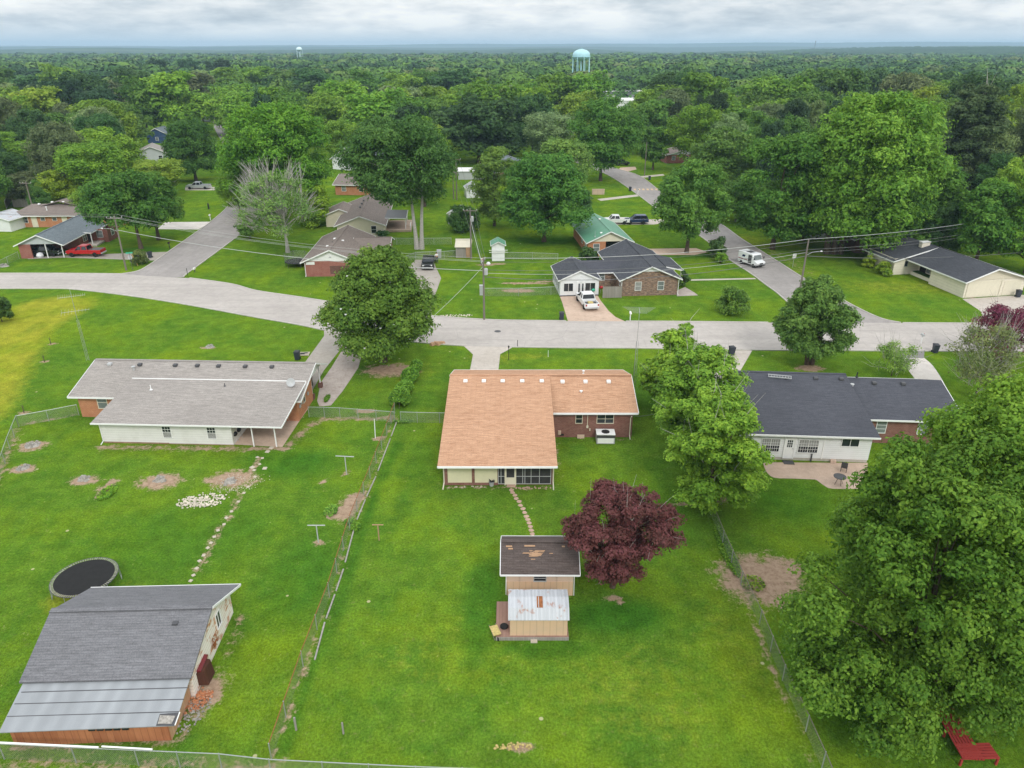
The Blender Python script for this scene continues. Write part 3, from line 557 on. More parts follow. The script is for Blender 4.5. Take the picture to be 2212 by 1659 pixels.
def twigs(seed,C,cr,n,r,z0,mat='palebark',ln=1.6):
    q=random.Random(seed); m=MB()
    for i in range(n):
        c=Vector(C[q.randrange(len(C))]); d=Vector((c.x,c.y,(c.z-z0)*.7+.5)).normalized(); d+=Vector((q.uniform(-.6,.6),q.uniform(-.6,.6),q.uniform(-.3,.5))); d.normalize()
        a=c-d*ln*.7; b=c+d*ln*.4+Vector((q.uniform(-.3,.3),)*3); e=c+d*ln*1.3+Vector((q.uniform(-.5,.5),q.uniform(-.5,.5),q.uniform(-.2,.5)))
        m.tube([a,b,e],[r,r*.7,r*.25],4)
    me=bpy.data.meshes.new('twigs'); me.from_pydata(m.v,[],m.f); me.update(); me.materials.append(M[mat]); return me
GREEN=(.050,.130,.020); 
def set_col(o,c): o.color=(*c,1)
def ntree(name,label,cat,px,base,top,hw,bottom,color,shape='round',nleaf=20000,ls=.3,ncl=60,trunk=.3,seed=1,stems=1,cl=(.26,.40),hole=0,cx=None,bark='bark',tw=0,twr=.03,flat=.75,group=None,lump=.14,limbs=9,up=.45,twl=1.6,thin=1.0,dy=0,sq=1.0):
    X,Y=g(px,base); Y+=dy; z1=hgt(Y,top); r=hw*mpp(Y,z1*.5); z0=max(hgt(Y-r*.55,bottom),.25)
    if nleaf>8000 and Y>70: nleaf=int(nleaf*1.7); ls*=.77
    P,n,s,t,C,cr=crown_data(seed,r,z0,z1,ncl,nleaf,ls,shape,cl,flat,hole,up=up,lump=lump)
    P[:,1]*=sq; C[:,1]*=sq
    if cx is not None:
        off=(cx-px)*mpp(Y,z1*.5); P=P+np.array([off,0,0])*np.clip(P[:,2:3]/z1*1.6,0,1); C=C+np.array([off,0,0])*np.clip(C[:,2:3]/z1*1.6,0,1)
    V,F,tt=quads(P,n,s,t,np.random.RandomState(seed+99))
    e=T(name,label,cat,(X,Y,0),group=group)
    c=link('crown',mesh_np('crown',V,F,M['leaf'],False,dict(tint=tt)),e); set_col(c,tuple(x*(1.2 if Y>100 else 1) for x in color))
    link('trunk',trunk_mesh(seed,C,cr,z0,trunk,z1,limbs,mat=bark,stems=stems,thin=thin),e)
    if tw: link('twigs',twigs(seed,C,cr,tw,twr,z0,ln=twl,mat='palebark'),e)
    return e
LG=(.085,.20,.022); MG=(.055,.145,.018); DG=(.030,.085,.020); YG=(.125,.24,.022); PU=(.108,.046,.038); OL=(.06,.12,.025); PG=(.10,.19,.05)
ntree('magnolia_tree','big glossy green magnolia with white blossoms at the street corner beside the grey driveway','tree',828,781,529,132,778,(.080,.165,.024),'cone',60000,.20,150,.38,11,cl=(.16,.27),lump=.10,limbs=14,up=.3)
pt=ntree('purple_maple','dark purple leaved tree beside the brown roofed shed','tree',1323,1268,1056,116,1275,PU,'round',70000,.085,150,.16,12,cl=(.11,.21),cx=1330,tw=55,twr=.016,lump=.15,limbs=26,twl=.9,up=.7,hole=.0,flat=.6)
ntree('green_shade_tree','bright green layered tree between the tan roofed house and the patio, nearest of its three','tree',1530,1090,852,112,1120,(.125,.255,.026),'round',60000,.12,110,.20,13,cl=(.16,.27),flat=.45,tw=26,twr=.03,lump=.2,up=.9,group=None)
ntree('green_shade_tree','bright green layered tree standing in the middle of three beside the tan roofed house','tree',1497,985,758,108,975,(.108,.232,.026),'round',50000,.125,95,.2,14,cl=(.16,.28),flat=.45,tw=20,twr=.03,lump=.2,up=.9)
ntree('green_shade_tree','yellow-green layered tree nearest the street of three beside the tan roofed house','tree',1450,880,697,66,870,(.13,.26,.026),'dome',20000,.17,55,.16,15,cl=(.22,.34),flat=.45,lump=.2,up=.9,tw=14,twr=.03)
ntree('large_shade_tree','huge broad leaved green tree filling the lower right corner','tree',2165,1440,812,400,1660,(.088,.195,.020),'dome',250000,.112,260,.42,16,cl=(.09,.20),lump=.15,limbs=30,cx=2150,up=.35,hole=.16,sq=.75)
ntree('large_shade_tree','lower darker shade tree in front of the huge corner tree, over the red bench','tree',1940,1535,958,290,1690,(.070,.160,.018),'dome',175000,.105,210,.3,116,cl=(.11,.22),lump=.14,limbs=26,cx=1925,up=.35,hole=.14,sq=.85,thin=.7)
ntree('round_crowned_tree','dense rounded green tree with a short dark trunk beside the near street','tree',1748,787,590,92,780,(.080,.170,.034),'cone',42000,.17,110,.24,17,cl=(.16,.25),lump=.06,limbs=14,stems=2,cx=1742)
ntree('sparse_shrub_tree','thin feathery light green small tree beside the white gravel drive','small tree',1925,812,745,46,812,(.13,.24,.05),'round',4200,.09,40,.05,18,cl=(.2,.35),hole=.2,tw=40,twr=.02)
ntree('scraggly_shrub','tall twiggy olive shrub between the gravel drive and the purple tree','shrub',2105,865,705,72,862,(.13,.17,.06),'round',7000,.11,70,.08,19,cl=(.2,.34),tw=160,twr=.022,hole=.1,lump=.2)
ntree('purple_plum_tree','open red-purple leaved tree at the right edge above the street','tree',2160,790,655,72,790,(.13,.030,.042),'round',9000,.15,60,.12,20,cl=(.18,.3),tw=40,twr=.03,hole=.15)
ntree('round_bush','single rounded green bush on the lawn of the tumbled brick house','bush',1581,677,620,35,680,(.085,.18,.03),'dome',8000,.13,40,.05,21,cl=(.25,.36),lump=.07)
ntree('garden_shrub','dark crepe shrub beside the east lane above a light green one','shrub',1548,557,514,22,560,(.05,.10,.03),'vase',3500,.16,24,.05,22,cl=(.28,.4))
ntree('garden_shrub','low yellow-green shrub beside the east lane','shrub',1556,569,547,14,570,(.09,.2,.02),'dome',1600,.14,16,.04,23,cl=(.3,.42))
ntree('dying_tree','half bare tree with a pale tangle of dead branches','tree',622,545,374,94,515,(.10,.19,.05),'dome',9000,.20,90,.32,24,cl=(.13,.22),tw=330,twr=.05,bark='palebark',limbs=30,hole=.3,twl=2.6,thin=.8,cx=612)
ntree('twin_trunk_tree','tall dark green tree with two pale trunks behind the black pickup','tree',906,538,252,118,452,(.040,.105,.022),'round',44000,.26,120,.38,25,cl=(.17,.27),stems=2,cx=868,bark='palebark',limbs=14)
ntree('broadleaf_tree','big bright green tree behind the dying tree','tree',600,478,222,118,440,(.058,.165,.016),'dome',44000,.30,130,.4,26,cl=(.15,.25),cx=608)
ntree('broadleaf_tree','broad dark oak beside the two small sheds, shading the lawn','tree',1175,522,332,100,505,(.045,.135,.022),'dome',38000,.26,110,.36,27,cl=(.16,.26))
ntree('broadleaf_tree','upright olive tipped tree beside the small white roofed sheds','tree',1068,488,312,48,482,(.085,.16,.030),'dome',16000,.24,60,.25,28,cl=(.22,.34))
ntree('broadleaf_tree','pale green tree rising behind the broad dark oak','tree',1215,432,300,60,430,(.10,.19,.04),'round',14000,.32,60,.28,29,cl=(.22,.34))
ntree('broadleaf_tree','tall mid green tree where the east lane curves','tree',1297,391,212,74,372,(.045,.13,.02),'round',30000,.34,90,.4,30,cl=(.18,.3))
ntree('broadleaf_tree','small flat topped green tree on the far lawn beside the curving lane','tree',1410,367,276,37,352,(.055,.14,.022),'vase',12000,.32,44,.28,31,cl=(.22,.34))
ntree('broadleaf_tree','full green tree between the green roofed house and the east lane','tree',1483,546,347,80,515,(.060,.15,.025),'dome',34000,.24,100,.34,32,cl=(.17,.27))
ntree('giant_tree','giant bright green tree towering over the east lane','tree',1800,548,189,158,542,(.080,.185,.022),'dome',60000,.32,170,.5,33,cl=(.14,.24),stems=3,cx=1845,limbs=20)
ntree('giant_tree','spreading mid green tree left of the giant tree above the east lane','tree',1668,538,282,100,530,(.050,.135,.020),'round',30000,.32,90,.42,34,cl=(.18,.28),cx=1680)
ntree('giant_tree','dark green tree standing behind the long cream house','tree',1975,545,345,86,545,(.048,.13,.02),'dome',26000,.30,80,.36,35,cl=(.18,.3))
ntree('giant_tree','leaning dark tree in front of the gabled carport under the giant tree','tree',1900,552,395,75,540,(.040,.115,.018),'vase',20000,.28,80,.22,36,cl=(.18,.3),limbs=12)
ntree('pine_tree','tall dark brownish pine at the right','pine',2062,440,168,66,430,(.045,.078,.030),'tall',30000,.34,110,.4,37,cl=(.17,.28),flat=.5,tw=12,twr=.07,twl=3)
ntree('broadleaf_tree','mid green tree on the lawn at the right behind the cream house','tree',2105,575,395,68,560,(.050,.14,.02),'dome',20000,.28,70,.3,38,cl=(.2,.32))
ntree('broadleaf_tree','bright green tree cut by the right edge above the cream house','tree',2215,590,330,62,590,(.085,.2,.02),'dome',18000,.28,60,.3,39,cl=(.2,.32))
ntree('lollipop_tree','neatly rounded dark green tree beside the silver pickup','tree',424,391,256,61,378,(.036,.10,.018),'dome',30000,.28,120,.42,40,cl=(.16,.24),lump=.03)
ntree('broadleaf_tree','dark green tree with a leaning trunk beside the left utility pole','tree',305,537,368,80,500,(.045,.125,.02),'dome',28000,.24,90,.34,41,cl=(.18,.28),cx=285)
ntree('broadleaf_tree','mid green tree beside the pale gravel driveway at the left','tree',343,518,372,55,492,(.055,.14,.022),'dome',18000,.24,60,.34,42,cl=(.2,.32))
ntree('round_bush','wide reddish green bush beside the stop sign','bush',305,571,541,17,572,(.075,.11,.03),'dome',3600,.14,30,.04,43,cl=(.26,.38))
ntree('round_bush','dark bush at the left edge beside the tall meadow grass','bush',5,695,640,22,697,(.045,.10,.02),'dome',4000,.14,30,.05,44,cl=(.26,.38))
ntree('clipped_bush','yellow-green clipped ball bush nearest the far end of the long cream house','bush',1876,578,552,14,579,(.14,.22,.02),'dome',3000,.12,20,.04,45,cl=(.35,.45),lump=.02)
ntree('clipped_bush','yellow-green clipped ball bush in the middle of three at the cream house','bush',1905,592,566,15,593,(.13,.21,.02),'dome',3000,.12,20,.04,46,cl=(.35,.45),lump=.02)
ntree('clipped_bush','smallest clipped green bush beside the corner of the cream house','bush',1914,597,582,10,598,(.10,.19,.02),'dome',1600,.12,14,.04,47,cl=(.35,.45),lump=.02)
ntree('dark_bush','dark thicket of bushes beside the big oak and the utility poles','bush',1000,500,440,32,505,(.040,.10,.022),'dome',9000,.22,36,.1,48,cl=(.25,.4))
ntree('dark_bush','dark shrub between the green roofed house and the white sunroom','bush',1269,574,534,20,575,(.035,.08,.022),'dome',4500,.15,30,.05,49,cl=(.26,.38))
ntree('small_tree','small bright tree beside the half bare dying tree','small tree',540,515,460,26,512,(.07,.15,.03),'round',5000,.2,30,.1,50,cl=(.26,.4))
ntree('small_tree','yellow-green tree between the dying tree and the brown roofed houses','small tree',680,490,395,42,500,(.12,.22,.02),'round',10000,.24,40,.16,51,cl=(.24,.36))
ntree('dark_bush','dark shrubs at the porch steps of the beige gabled house','bush',828,514,500,14,515,(.04,.10,.025),'dome',2200,.14,16,.04,52,cl=(.3,.42))
ntree('dark_bush','dark juniper at the far right edge beside the lawn','bush',2210,548,520,26,550,(.03,.06,.03),'dome',4000,.18,24,.05,53,cl=(.26,.4))
ntree('dark_bush','dark evergreen shrub beside the porch of the tumbled brick house','bush',1478,620,585,12,622,(.04,.09,.025),'dome',2600,.12,20,.04,54,cl=(.28,.42))
# white blossoms on the magnolia (part of the tree)
mg=bpy.data.objects['magnolia_tree']; q=random.Random(3); m=MB(); cm=mg.children[0].data
for i in range(60):
    v=cm.vertices[q.randrange(len(cm.vertices))].co
    if v.y>1.5: continue
    m.lathe([(.0,-.04),(.09,.0),(.13,.08),(.05,.07)],6,(v.x*1.03,v.y*1.05-.1,v.z+.05))
m.build('blossom',M['white'],mg)['kind']='stuff'
# hedge
P0=[g(*p) for p in [(862,883),(868,862),(880,835),(893,812),(905,790)]]
q=np.random.RandomState(8); Ps=[];ns=[];
for i in range(15000):
    k=q.randint(0,4); t=q.rand(); x=P0[k][0]+(P0[k+1][0]-P0[k][0])*t; y=P0[k][1]+(P0[k+1][1]-P0[k][1])*t
    w=(.95 if k<1 else .8 if k<3 else .6)*(1+.25*math.sin(y*2.3)); a=q.uniform(-1.2,1.2)+math.pi/2; rr=w*(.8+.25*q.rand())
    Ps.append((x+math.cos(a)*rr,y+q.normal()*.1,max(.05,(math.sin(a)*1.3*(1+.2*math.sin(y*1.7)))*rr+.1))); ns.append((math.cos(a),q.normal()*.5,math.sin(a)))
Ps=np.array(Ps); ns=np.array(ns)+fib(15000,q)*.7; ns/=np.linalg.norm(ns,axis=1)[:,None]
V,F,tt=quads(Ps,ns,.13*q.uniform(.6,1.3,15000),q.rand(15000),q)
hd=T('hedge','narrow leafy green hedge running from the magnolia down to the chain-link fence corner','hedge',(0,0,0)); c=link('foliage',mesh_np('foliage',V,F,M['leaf'],False,dict(tint=tt)),hd); set_col(c,(.085,.21,.025))
m=MB()
for k in range(14):
    t=k/13*3.99; i=int(t); f=t-i; x=P0[i][0]+(P0[i+1][0]-P0[i][0])*f; y=P0[i][1]+(P0[i+1][1]-P0[i][1])*f; m.tube([(x,y,0),(x+.05,y,.7)],[.03,.015],5)
m.build('stem',M['bark'],hd)['kind']='stuff'
#---- prototypes for the trees of the town and wood
def proto(seed,shape,nleaf,ls,ncl,cl,z0=2.5,lump=.14,flat=.75,trunk=.35,tw=0):
    P,n,s,t,C,cr=crown_data(seed,7,z0,16,ncl,nleaf,ls,shape,cl,flat,0,lump=lump)
    V,F,tt=quads(P,n,s,t,np.random.RandomState(seed)); return mesh_np('crown',V,F,M['leaf'],False,dict(tint=tt)),trunk_mesh(seed,C,cr,z0+1,trunk,16,5)
mid=[proto(60,'dome',30000,.22,95,(.17,.27)),proto(61,'round',30000,.22,90,(.17,.28),3),proto(62,'dome',28000,.22,75,(.2,.32),2.5,.18),proto(63,'vase',26000,.23,75,(.18,.29),3.5),proto(64,'cone',26000,.22,90,(.17,.27),2,.1)]
pine=proto(66,'tall',22000,.24,90,(.16,.25),5,.16,.5)
farp=[proto(70,'dome',12000,.36,60,(.2,.31)),proto(71,'round',12000,.36,56,(.21,.32)),proto(72,'dome',12000,.36,50,(.23,.35),2.5,.2),proto(73,'cone',11000,.36,56,(.2,.31),2,.1),proto(74,'tall',10000,.36,52,(.17,.28),4,.2,.6)]
KIND={'D':('dark green tree',(.036,.092,.024)),'M':('mid green tree',(.060,.140,.024)),'B':('bright green tree',(.088,.190,.020)),'Y':('yellow-green tree',(.135,.235,.024)),'P':('dark narrow pine',(.028,.062,.026)),'O':('olive brown tree',(.075,.105,.040)),'G':('pale grey-green tree',(.115,.175,.065))}
NAME={'D':'broadleaf_tree','M':'broadleaf_tree','B':'broadleaf_tree','Y':'broadleaf_tree','P':'pine_tree','O':'broadleaf_tree','G':'broadleaf_tree'}
def where(x,y,Y):
    band='in the front town rows' if Y<190 else 'in the middle town rows' if Y<300 else 'in the far wood rows'
    hs=[(120,'at the far left edge'),(300,'left of the lollipop tree'),(520,'above the lollipop tree'),(700,'below the small distant water tower'),(950,'above the twin trunk tree'),(1150,'left of the big water tower'),(1350,'below the big water tower'),(1550,'right of the white roofed building'),(1750,'left of the giant tree'),(1950,'above the giant tree'),(9999,'at the far right')]
    for a,s in hs:
        if x<a: return band,s
placed=[]; rr=random.Random(17); trees_n=0
def ctree(cx,base,top,hw,kind,Yo=None):
    global trees_n
    X,Y=g(cx,base); z1=hgt(Y,top); z1=min(max(z1,5),25); r=hw*1.13*mpp(Y,8)
    return ptree(X,Y,z1,r,kind,cx,top)
def ptree(X,Y,z1,r,kind,cx,top,desc=None):
    global trees_n
    pr=(pine if kind=='P' else rr.choice(mid)) if Y<235 else (farp[4] if kind=='P' else farp[rr.randrange(4)])
    ds,c=KIND[kind]; b,s=where(cx,top,Y)
    if Y<235: lab=f'{ds} {s}, {b}'
    else: lab=f'{ds} {s}, {b}'
    e=T(NAME[kind],lab,'tree',(X,Y,0),rr.uniform(0,6.28),group=f'{ds}s {s} {b}')
    e.scale=(r/6.6*rr.uniform(.93,1.07),r/6.6*rr.uniform(.93,1.07),z1/15.8)
    k=rr.uniform(.88,1.34); c=(c[0]*k*rr.uniform(.88,1.12),c[1]*k,c[2]*k*rr.uniform(.9,1.15))
    o=link('crown',pr[0],e); set_col(o,c); link('trunk',pr[1],e); placed.append((X,Y,r)); trees_n+=1; return e
for q in [(30,300,200,42,'B'),(110,310,190,55,'Y'),(80,255,160,58,'D'),(190,275,158,45,'D'),(250,262,170,45,'O'),(265,330,218,60,'M'),(390,292,157,62,'B'),(500,292,190,42,'B'),(345,195,120,22,'P'),(420,196,122,24,'P'),(482,196,125,22,'P'),(498,232,142,52,'B'),
 (175,392,277,66,'Y'),(238,402,277,62,'B'),(215,438,312,62,'B'),(15,392,285,52,'B'),(62,440,372,44,'O'),(352,425,347,50,'Y'),(130,450,365,45,'Y'),(95,470,385,20,'M'),(20,420,330,40,'D'),(160,345,245,50,'M'),(320,292,165,45,'M'),(300,250,150,40,'D'),(440,262,160,45,'O'),(20,240,150,40,'M'),(140,235,140,40,'B'),(250,470,395,40,'D'),(205,475,405,34,'B'),
 (590,332,182,62,'B'),(740,302,175,52,'B'),(790,262,145,48,'M'),(835,332,192,72,'B'),(740,362,258,36,'B'),(700,300,205,45,'M'),(950,302,190,50,'B'),(1050,318,172,66,'B'),(1035,352,208,74,'D'),(930,242,150,48,'M'),(680,242,150,45,'D'),(870,250,160,50,'B'),(640,232,150,45,'M'),(570,225,145,45,'B'),(990,245,150,50,'D'),(1120,262,165,50,'M'),(780,330,215,40,'B'),(900,300,215,40,'B'),
 (1200,276,160,50,'B'),(1268,276,154,50,'B'),(1248,318,197,42,'Y'),(1150,335,205,40,'D'),(1182,356,246,46,'G'),(1385,305,188,40,'B'),(1425,275,152,45,'D'),(1412,335,216,46,'M'),(1508,302,160,58,'B'),(1548,332,190,62,'B'),(1562,378,245,40,'G'),(1560,436,277,60,'M'),(1640,302,170,55,'B'),(1650,345,215,50,'B'),(1480,255,150,42,'D'),(1500,372,225,48,'B'),(1600,372,235,52,'M'),(1100,335,225,32,'D'),(1350,332,225,36,'M'),
 (1690,302,168,58,'B'),(1800,290,150,55,'M'),(1962,345,182,58,'Y'),(2072,332,160,50,'D'),(2165,365,183,54,'Y'),(2192,432,222,46,'O'),(1720,340,200,60,'M'),(1930,300,160,50,'O'),(1745,265,150,45,'M'),(1870,262,150,45,'D'),(2010,262,158,45,'D'),(2120,300,170,50,'D'),(2195,300,180,45,'M'),(2020,362,215,48,'M'),(2150,420,270,44,'D'),(2030,560,440,34,'D'),(2155,548,420,40,'M'),(1590,478,392,45,'M'),(1745,500,360,55,'D'),(1900,480,330,60,'B'),(1780,420,270,60,'M'),(2130,500,385,38,'B'),(2180,480,340,40,'Y'),(2140,455,330,34,'D'),(1735,520,420,46,'M'),(1835,505,420,50,'D'),(1760,478,380,50,'B'),(2010,520,420,46,'M'),(1620,440,360,46,'B'),(1125,420,350,36,'M'),(1240,470,400,34,'D'),(520,470,380,34,'B'),(560,440,330,50,'M')]:
    ctree(*q)
keep=[(400,520,255,420),(640,860,330,440),(970,1130,330,520),(1220,1460,335,500),(295,360,240,345),(40,100,310,335),(395,500,380,470),(0,110,395,470),(1960,2212,505,640),(1430,1520,315,352),(330,365,340,360),(0,230,440,480),(2040,2130,335,400),(1300,1372,186,222),(720,760,320,360),(60,130,410,450),(1080,1150,300,370),(160,225,370,425)]
def free(X,Y,r,k=.72):
    for a,b,c in placed:
        if (X-a)**2+(Y-b)**2<((r+c)*k)**2: return False
    return True
near_ok=lambda x,y: not any(a<x<b and c<y<d for a,b,c,d in keep)
keep+=[(360,492,250,395),(280,420,195,250),(1200,1400,205,400),(1380,1445,270,370)]
def box_ok(X,Y,r,z1):
    x0,y0=toV(X,Y,0); x1,y1=toV(X,Y,z1); hw=r*.85/mpp(Y,8); ym=y0*.4+y1*.6
    return all(near_ok(a,b) for a,b in ((x0,y0),(x1,y1+3),(x0-hw,ym),(x0+hw,ym),(x0-hw*.7,y1*.8+y0*.2),(x0+hw*.7,y1*.8+y0*.2)))
placed_np=None
cand=[]
tries=0
while len(cand)<2400 and tries<60000:
    tries+=1; Y=150+ (rr.random()**1.0)*300; X=rr.uniform(-.80,.80)*Y; x,y=toV(X,Y)
    if not(-60<x<2270) or not near_ok(x,y): continue
    if Y<235 and not(x<540 or x>1560 or 700<x<960): continue
    r=rr.uniform(5.5,8.8) if Y<260 else rr.uniform(7.5,12.5)
    if not box_ok(X,Y,r,15): continue
    if free(X,Y,r,.92 if Y<300 else .78): placed.append((X,Y,r)); cand.append((Y,X,r))
cand.sort()
kinds='DMMMBBBYOGPP'
tot=sum(1 for o in bpy.data.objects if o.get('category') in('tree','small tree','pine'))
n_ind=max(0,292-tot); rest=[]
for i,(Y,X,r) in enumerate(cand):
    x,y=toV(X,Y)
    if i<n_ind:
        placed_l=len(placed); z1=rr.uniform(12,19.5); k=rr.choice(kinds); 
        if k=='P': z1+=3; r*=.7
        ptree(X,Y,z1,r,k,x,toV(X,Y,z1)[1])
    else: rest.append((X,Y,r))
# the many hundreds beyond: one woodland object
q=np.random.RandomState(21); pts=[(a,b,c) for a,b,c in rest]
Y0=max([b for b in (c[0] for c in cand)]+[300])
ys=438
while ys<2300:
    sp=20+ys*.004
    for xx in np.arange(-.80*ys,.80*ys,sp): pts.append((xx+q.uniform(-.4,.4)*sp,ys+q.uniform(-.4,.4)*sp,sp*.60*q.uniform(.8,1.25)))
    ys+=sp*.9
def clear(X,Y):
    x,y=toV(X,Y); return (1296<x<1376 and 186<y<226) or (2060<x<2150 and 174<y<183)
bad=[]
Vs=[];ts=[];cs=[];Fn=0
for (X,Y,r) in pts:
    if clear(X,Y): continue
    n=int(np.clip(560*(430/Y)**1.35,56,560))
    dip=0.0
    z1=q.uniform(10.5,18.5)*(1.12 if q.rand()<.15 else 1)
    nc=9; C=fib(nc,q)*np.array([r*.55,r*.55,z1*.26])+np.array([X,Y,z1*.62]); k=q.randint(0,nc,n); d=fib(n,q); d[:,2]=np.where(d[:,2]<-.2,-d[:,2],d[:,2])
    P=C[k]+d*np.array([r*.52,r*.52,z1*.20]); nn=d+fib(n,q)*.28+np.array([0,0,.45]); nn/=np.linalg.norm(nn,axis=1)[:,None]
    s=np.full(n,r*.088*(560/n)**.45)*q.uniform(.7,1.3,n)
    V,F,tt=quads(P,nn,s,q.rand(n),q,.75); Vs.append(V); ts.append(tt); cs.append(np.full(len(V),np.clip(.5+.33*math.sin(X*.011+Y*.004)*math.sin(Y*.013)+q.normal()*.27,0,1)))
V=np.concatenate(Vs); F=np.arange(len(V)).reshape(-1,4)
def woodmat():
    m=N('woodland_leaf',.8,.2); c=m.ramp(m.attr('hue'),[(0,(.030,.078,.024)),(.25,(.048,.118,.026)),(.55,(.074,.158,.026)),(.8,(.115,.212,.030)),(1,(.13,.175,.055))])
    hs=m.n.new('ShaderNodeHueSaturation'); m.l.new(c,hs.inputs['Color']); m.l.new(m.math('MULTIPLY_ADD',m.attr('tint'),.5,.78),hs.inputs['Value']); m.col(hs.outputs[0]); return m.m
w=link('woodland',mesh_np('woodland',V,F,woodmat(),False,dict(tint=np.concatenate(ts),hue=np.concatenate(cs))))
tag(w,'dense mixed green woodland stretching away behind the town to the horizon','woodland',kind='stuff')
print('individual trees',trees_n,'woodland quads',len(F),'pts',len(pts))
# ================================================================ houses
class House:
    def __init__(s,name,label,cat,px,yaw,world=False):
        P=px if world else g(*px); s.e=T(name,label,cat,(P[0],P[1],0),R(yaw)); s.mb={}; s.yaw=R(yaw)
    def m(s,name,mat):
        return s.mb.setdefault((name,mat),MB())
    def loc(s,px,py,z=0):   # picture spot at height z -> house coordinates
        X,Y=g(px,py,z); dx,dy=X-s.e.location.x,Y-s.e.location.y; c,q=math.cos(s.yaw),math.sin(s.yaw); return dx*c+dy*q,-dx*q+dy*c
    def walls(s,u0,u1,v0,v1,h,mat,z0=0):
        m=s.m('wall',mat)
        m.quad((u0,v0,z0),(u1,v0,z0),(u1,v0,h),(u0,v0,h)).quad((u1,v0,z0),(u1,v1,z0),(u1,v1,h),(u1,v0,h)).quad((u1,v1,z0),(u0,v1,z0),(u0,v1,h),(u1,v1,h)).quad((u0,v1,z0),(u0,v0,z0),(u0,v0,h),(u0,v1,h))
    def plane(s,pts,mat,t=.12,trim='white',edges=(0,)):
        s.m('roof',mat).slab(pts,t)
        if trim:
            for k in edges:
                a=Vector(pts[k]); b=Vector(pts[(k+1)%len(pts)]); d=(b-a).normalized(); n=d.cross(Vector((0,0,1))).normalized()*.025; dz=Vector((0,0,-t*.5-.01))
                s.m('fascia',trim).beam(a+n+dz-d*.02,b+n+dz+d*.02,.045,t+.04)
    def gable(s,u0,u1,v0,v1,h,axis,rise,oe,og,roof,wall=None,gmat=None,rp=.5,trim='white',t=.12,edges='both',og2=None):
        """box plan; axis = ridge direction; rise from the wall head to the ridge; oe eave and og gable overhang"""
        og2=og if og2 is None else og2
        if wall: s.walls(u0,u1,v0,v1,h,wall)
        if axis=='u':
            vm=v0+(v1-v0)*rp; zr=h+rise; s0=rise/(vm-v0); s1=rise/(v1-vm); a,b=u0-og,u1+og2
            s.plane([(a,v0-oe,h-oe*s0+.1),(b,v0-oe,h-oe*s0+.1),(b,vm,zr+.1),(a,vm,zr+.1)],roof,t,trim,(0,1,3))
            s.plane([(b,v1+oe,h-oe*s1+.1),(a,v1+oe,h-oe*s1+.1),(a,vm+.002,zr+.1),(b,vm+.002,zr+.1)],roof,t,trim,(0,1,3))
            s.m('ridge_cap',roof).beam((a,vm,zr+.11),(b,vm,zr+.11),.3,.05)
            if gmat:
                for u,f in ((u0,1),(u1,-1)):
                    p=[(u,v0,h),(u,vm,zr),(u,v1,h)]; MB().quad(*(p if f<0 else p[::-1])).build('gable',M[gmat],s.e)
        else:
            um=u0+(u1-u0)*rp; zr=h+rise; s0=rise/(um-u0); s1=rise/(u1-um); a,b=v0-og,v1+og2
            s.plane([(u0-oe,b,h-oe*s0+.1),(u0-oe,a,h-oe*s0+.1),(um,a,zr+.1),(um,b,zr+.1)],roof,t,trim,(0,1,3))
            s.plane([(u1+oe,a,h-oe*s1+.1),(u1+oe,b,h-oe*s1+.1),(um+.002,b,zr+.1),(um+.002,a,zr+.1)],roof,t,trim,(0,1,3))
            s.m('ridge_cap',roof).beam((um,a,zr+.11),(um,b,zr+.11),.3,.05)
            if gmat:
                for v,f in ((v0,1),(v1,-1)):
                    p=[(u0,v,h),(u1,v,h),(um,v,zr)]; MB().quad(*(p if f>0 else p[::-1])).build('gable',M[gmat],s.e)
    def win(s,face,pos,a,z,w,h,nx=2,ny=2,frame='white',gl='glass',name='window',bar=.05,fd=.06,lower=None):
        def P(x,d,zz):
            return {'f':(x,pos-d,zz),'b':(x,pos+d,zz),'l':(pos-d,x,zz),'r':(pos+d,x,zz)}[face]
        def bx(m,x0,z0,x1,z1,d0,d1):
            b=[P(x0,d0,z0),P(x1,d0,z0),P(x1,d1,z0),P(x0,d1,z0)]; t=[P(x0,d0,z1),P(x1,d0,z1),P(x1,d1,z1),P(x0,d1,z1)]
            if face in('f','r'): b,t=b[::-1],t[::-1]
            m.hexa(b,t)
        m=MB(); x0,x1=a,a+w; z1=z+h; bx(m,x0-bar,z-bar,x1+bar,z,.0,fd+.02); bx(m,x0-bar,z1,x1+bar,z1+bar,0,fd); bx(m,x0-bar,z,x0,z1,0,fd); bx(m,x1,z,x1+bar,z1,0,fd)
        for k in range(1,nx): xx=x0+w*k/nx; bx(m,xx-bar*.4,z,xx+bar*.4,z1,.0,fd*.8)
        for k in range(1,ny): zz=z+h*k/ny; bx(m,x0,zz-bar*.35,x1,zz+bar*.35,.0,fd*.7)
        f=m.build(name,M[frame],s.e); g_=MB(); bx(g_,x0,z,x1,z1,.004,.02); g_.build('pane' ,M[gl],f)
        if lower: l_=MB(); bx(l_,x0,z,x1,z+h*.46,.02,.028); l_.build('lower_pane',M[lower],f)
        return f
    def door(s,face,pos,a,w=.9,h=2.02,mat='white',z=0.02,pane=True,nx=3,ny=3):
        def P(x,d,zz): return {'f':(x,pos-d,zz),'b':(x,pos+d,zz),'l':(pos-d,x,zz),'r':(pos+d,x,zz)}[face]
        def hx(m,x0,z0,x1,z1,d0,d1):
            b=[P(x0,d0,z0),P(x1,d0,z0),P(x1,d1,z0),P(x0,d1,z0)]; t=[P(x0,d0,z1),P(x1,d0,z1),P(x1,d1,z1),P(x0,d1,z1)]
            if face in('f','r'): b,t=b[::-1],t[::-1]
            m.hexa(b,t)
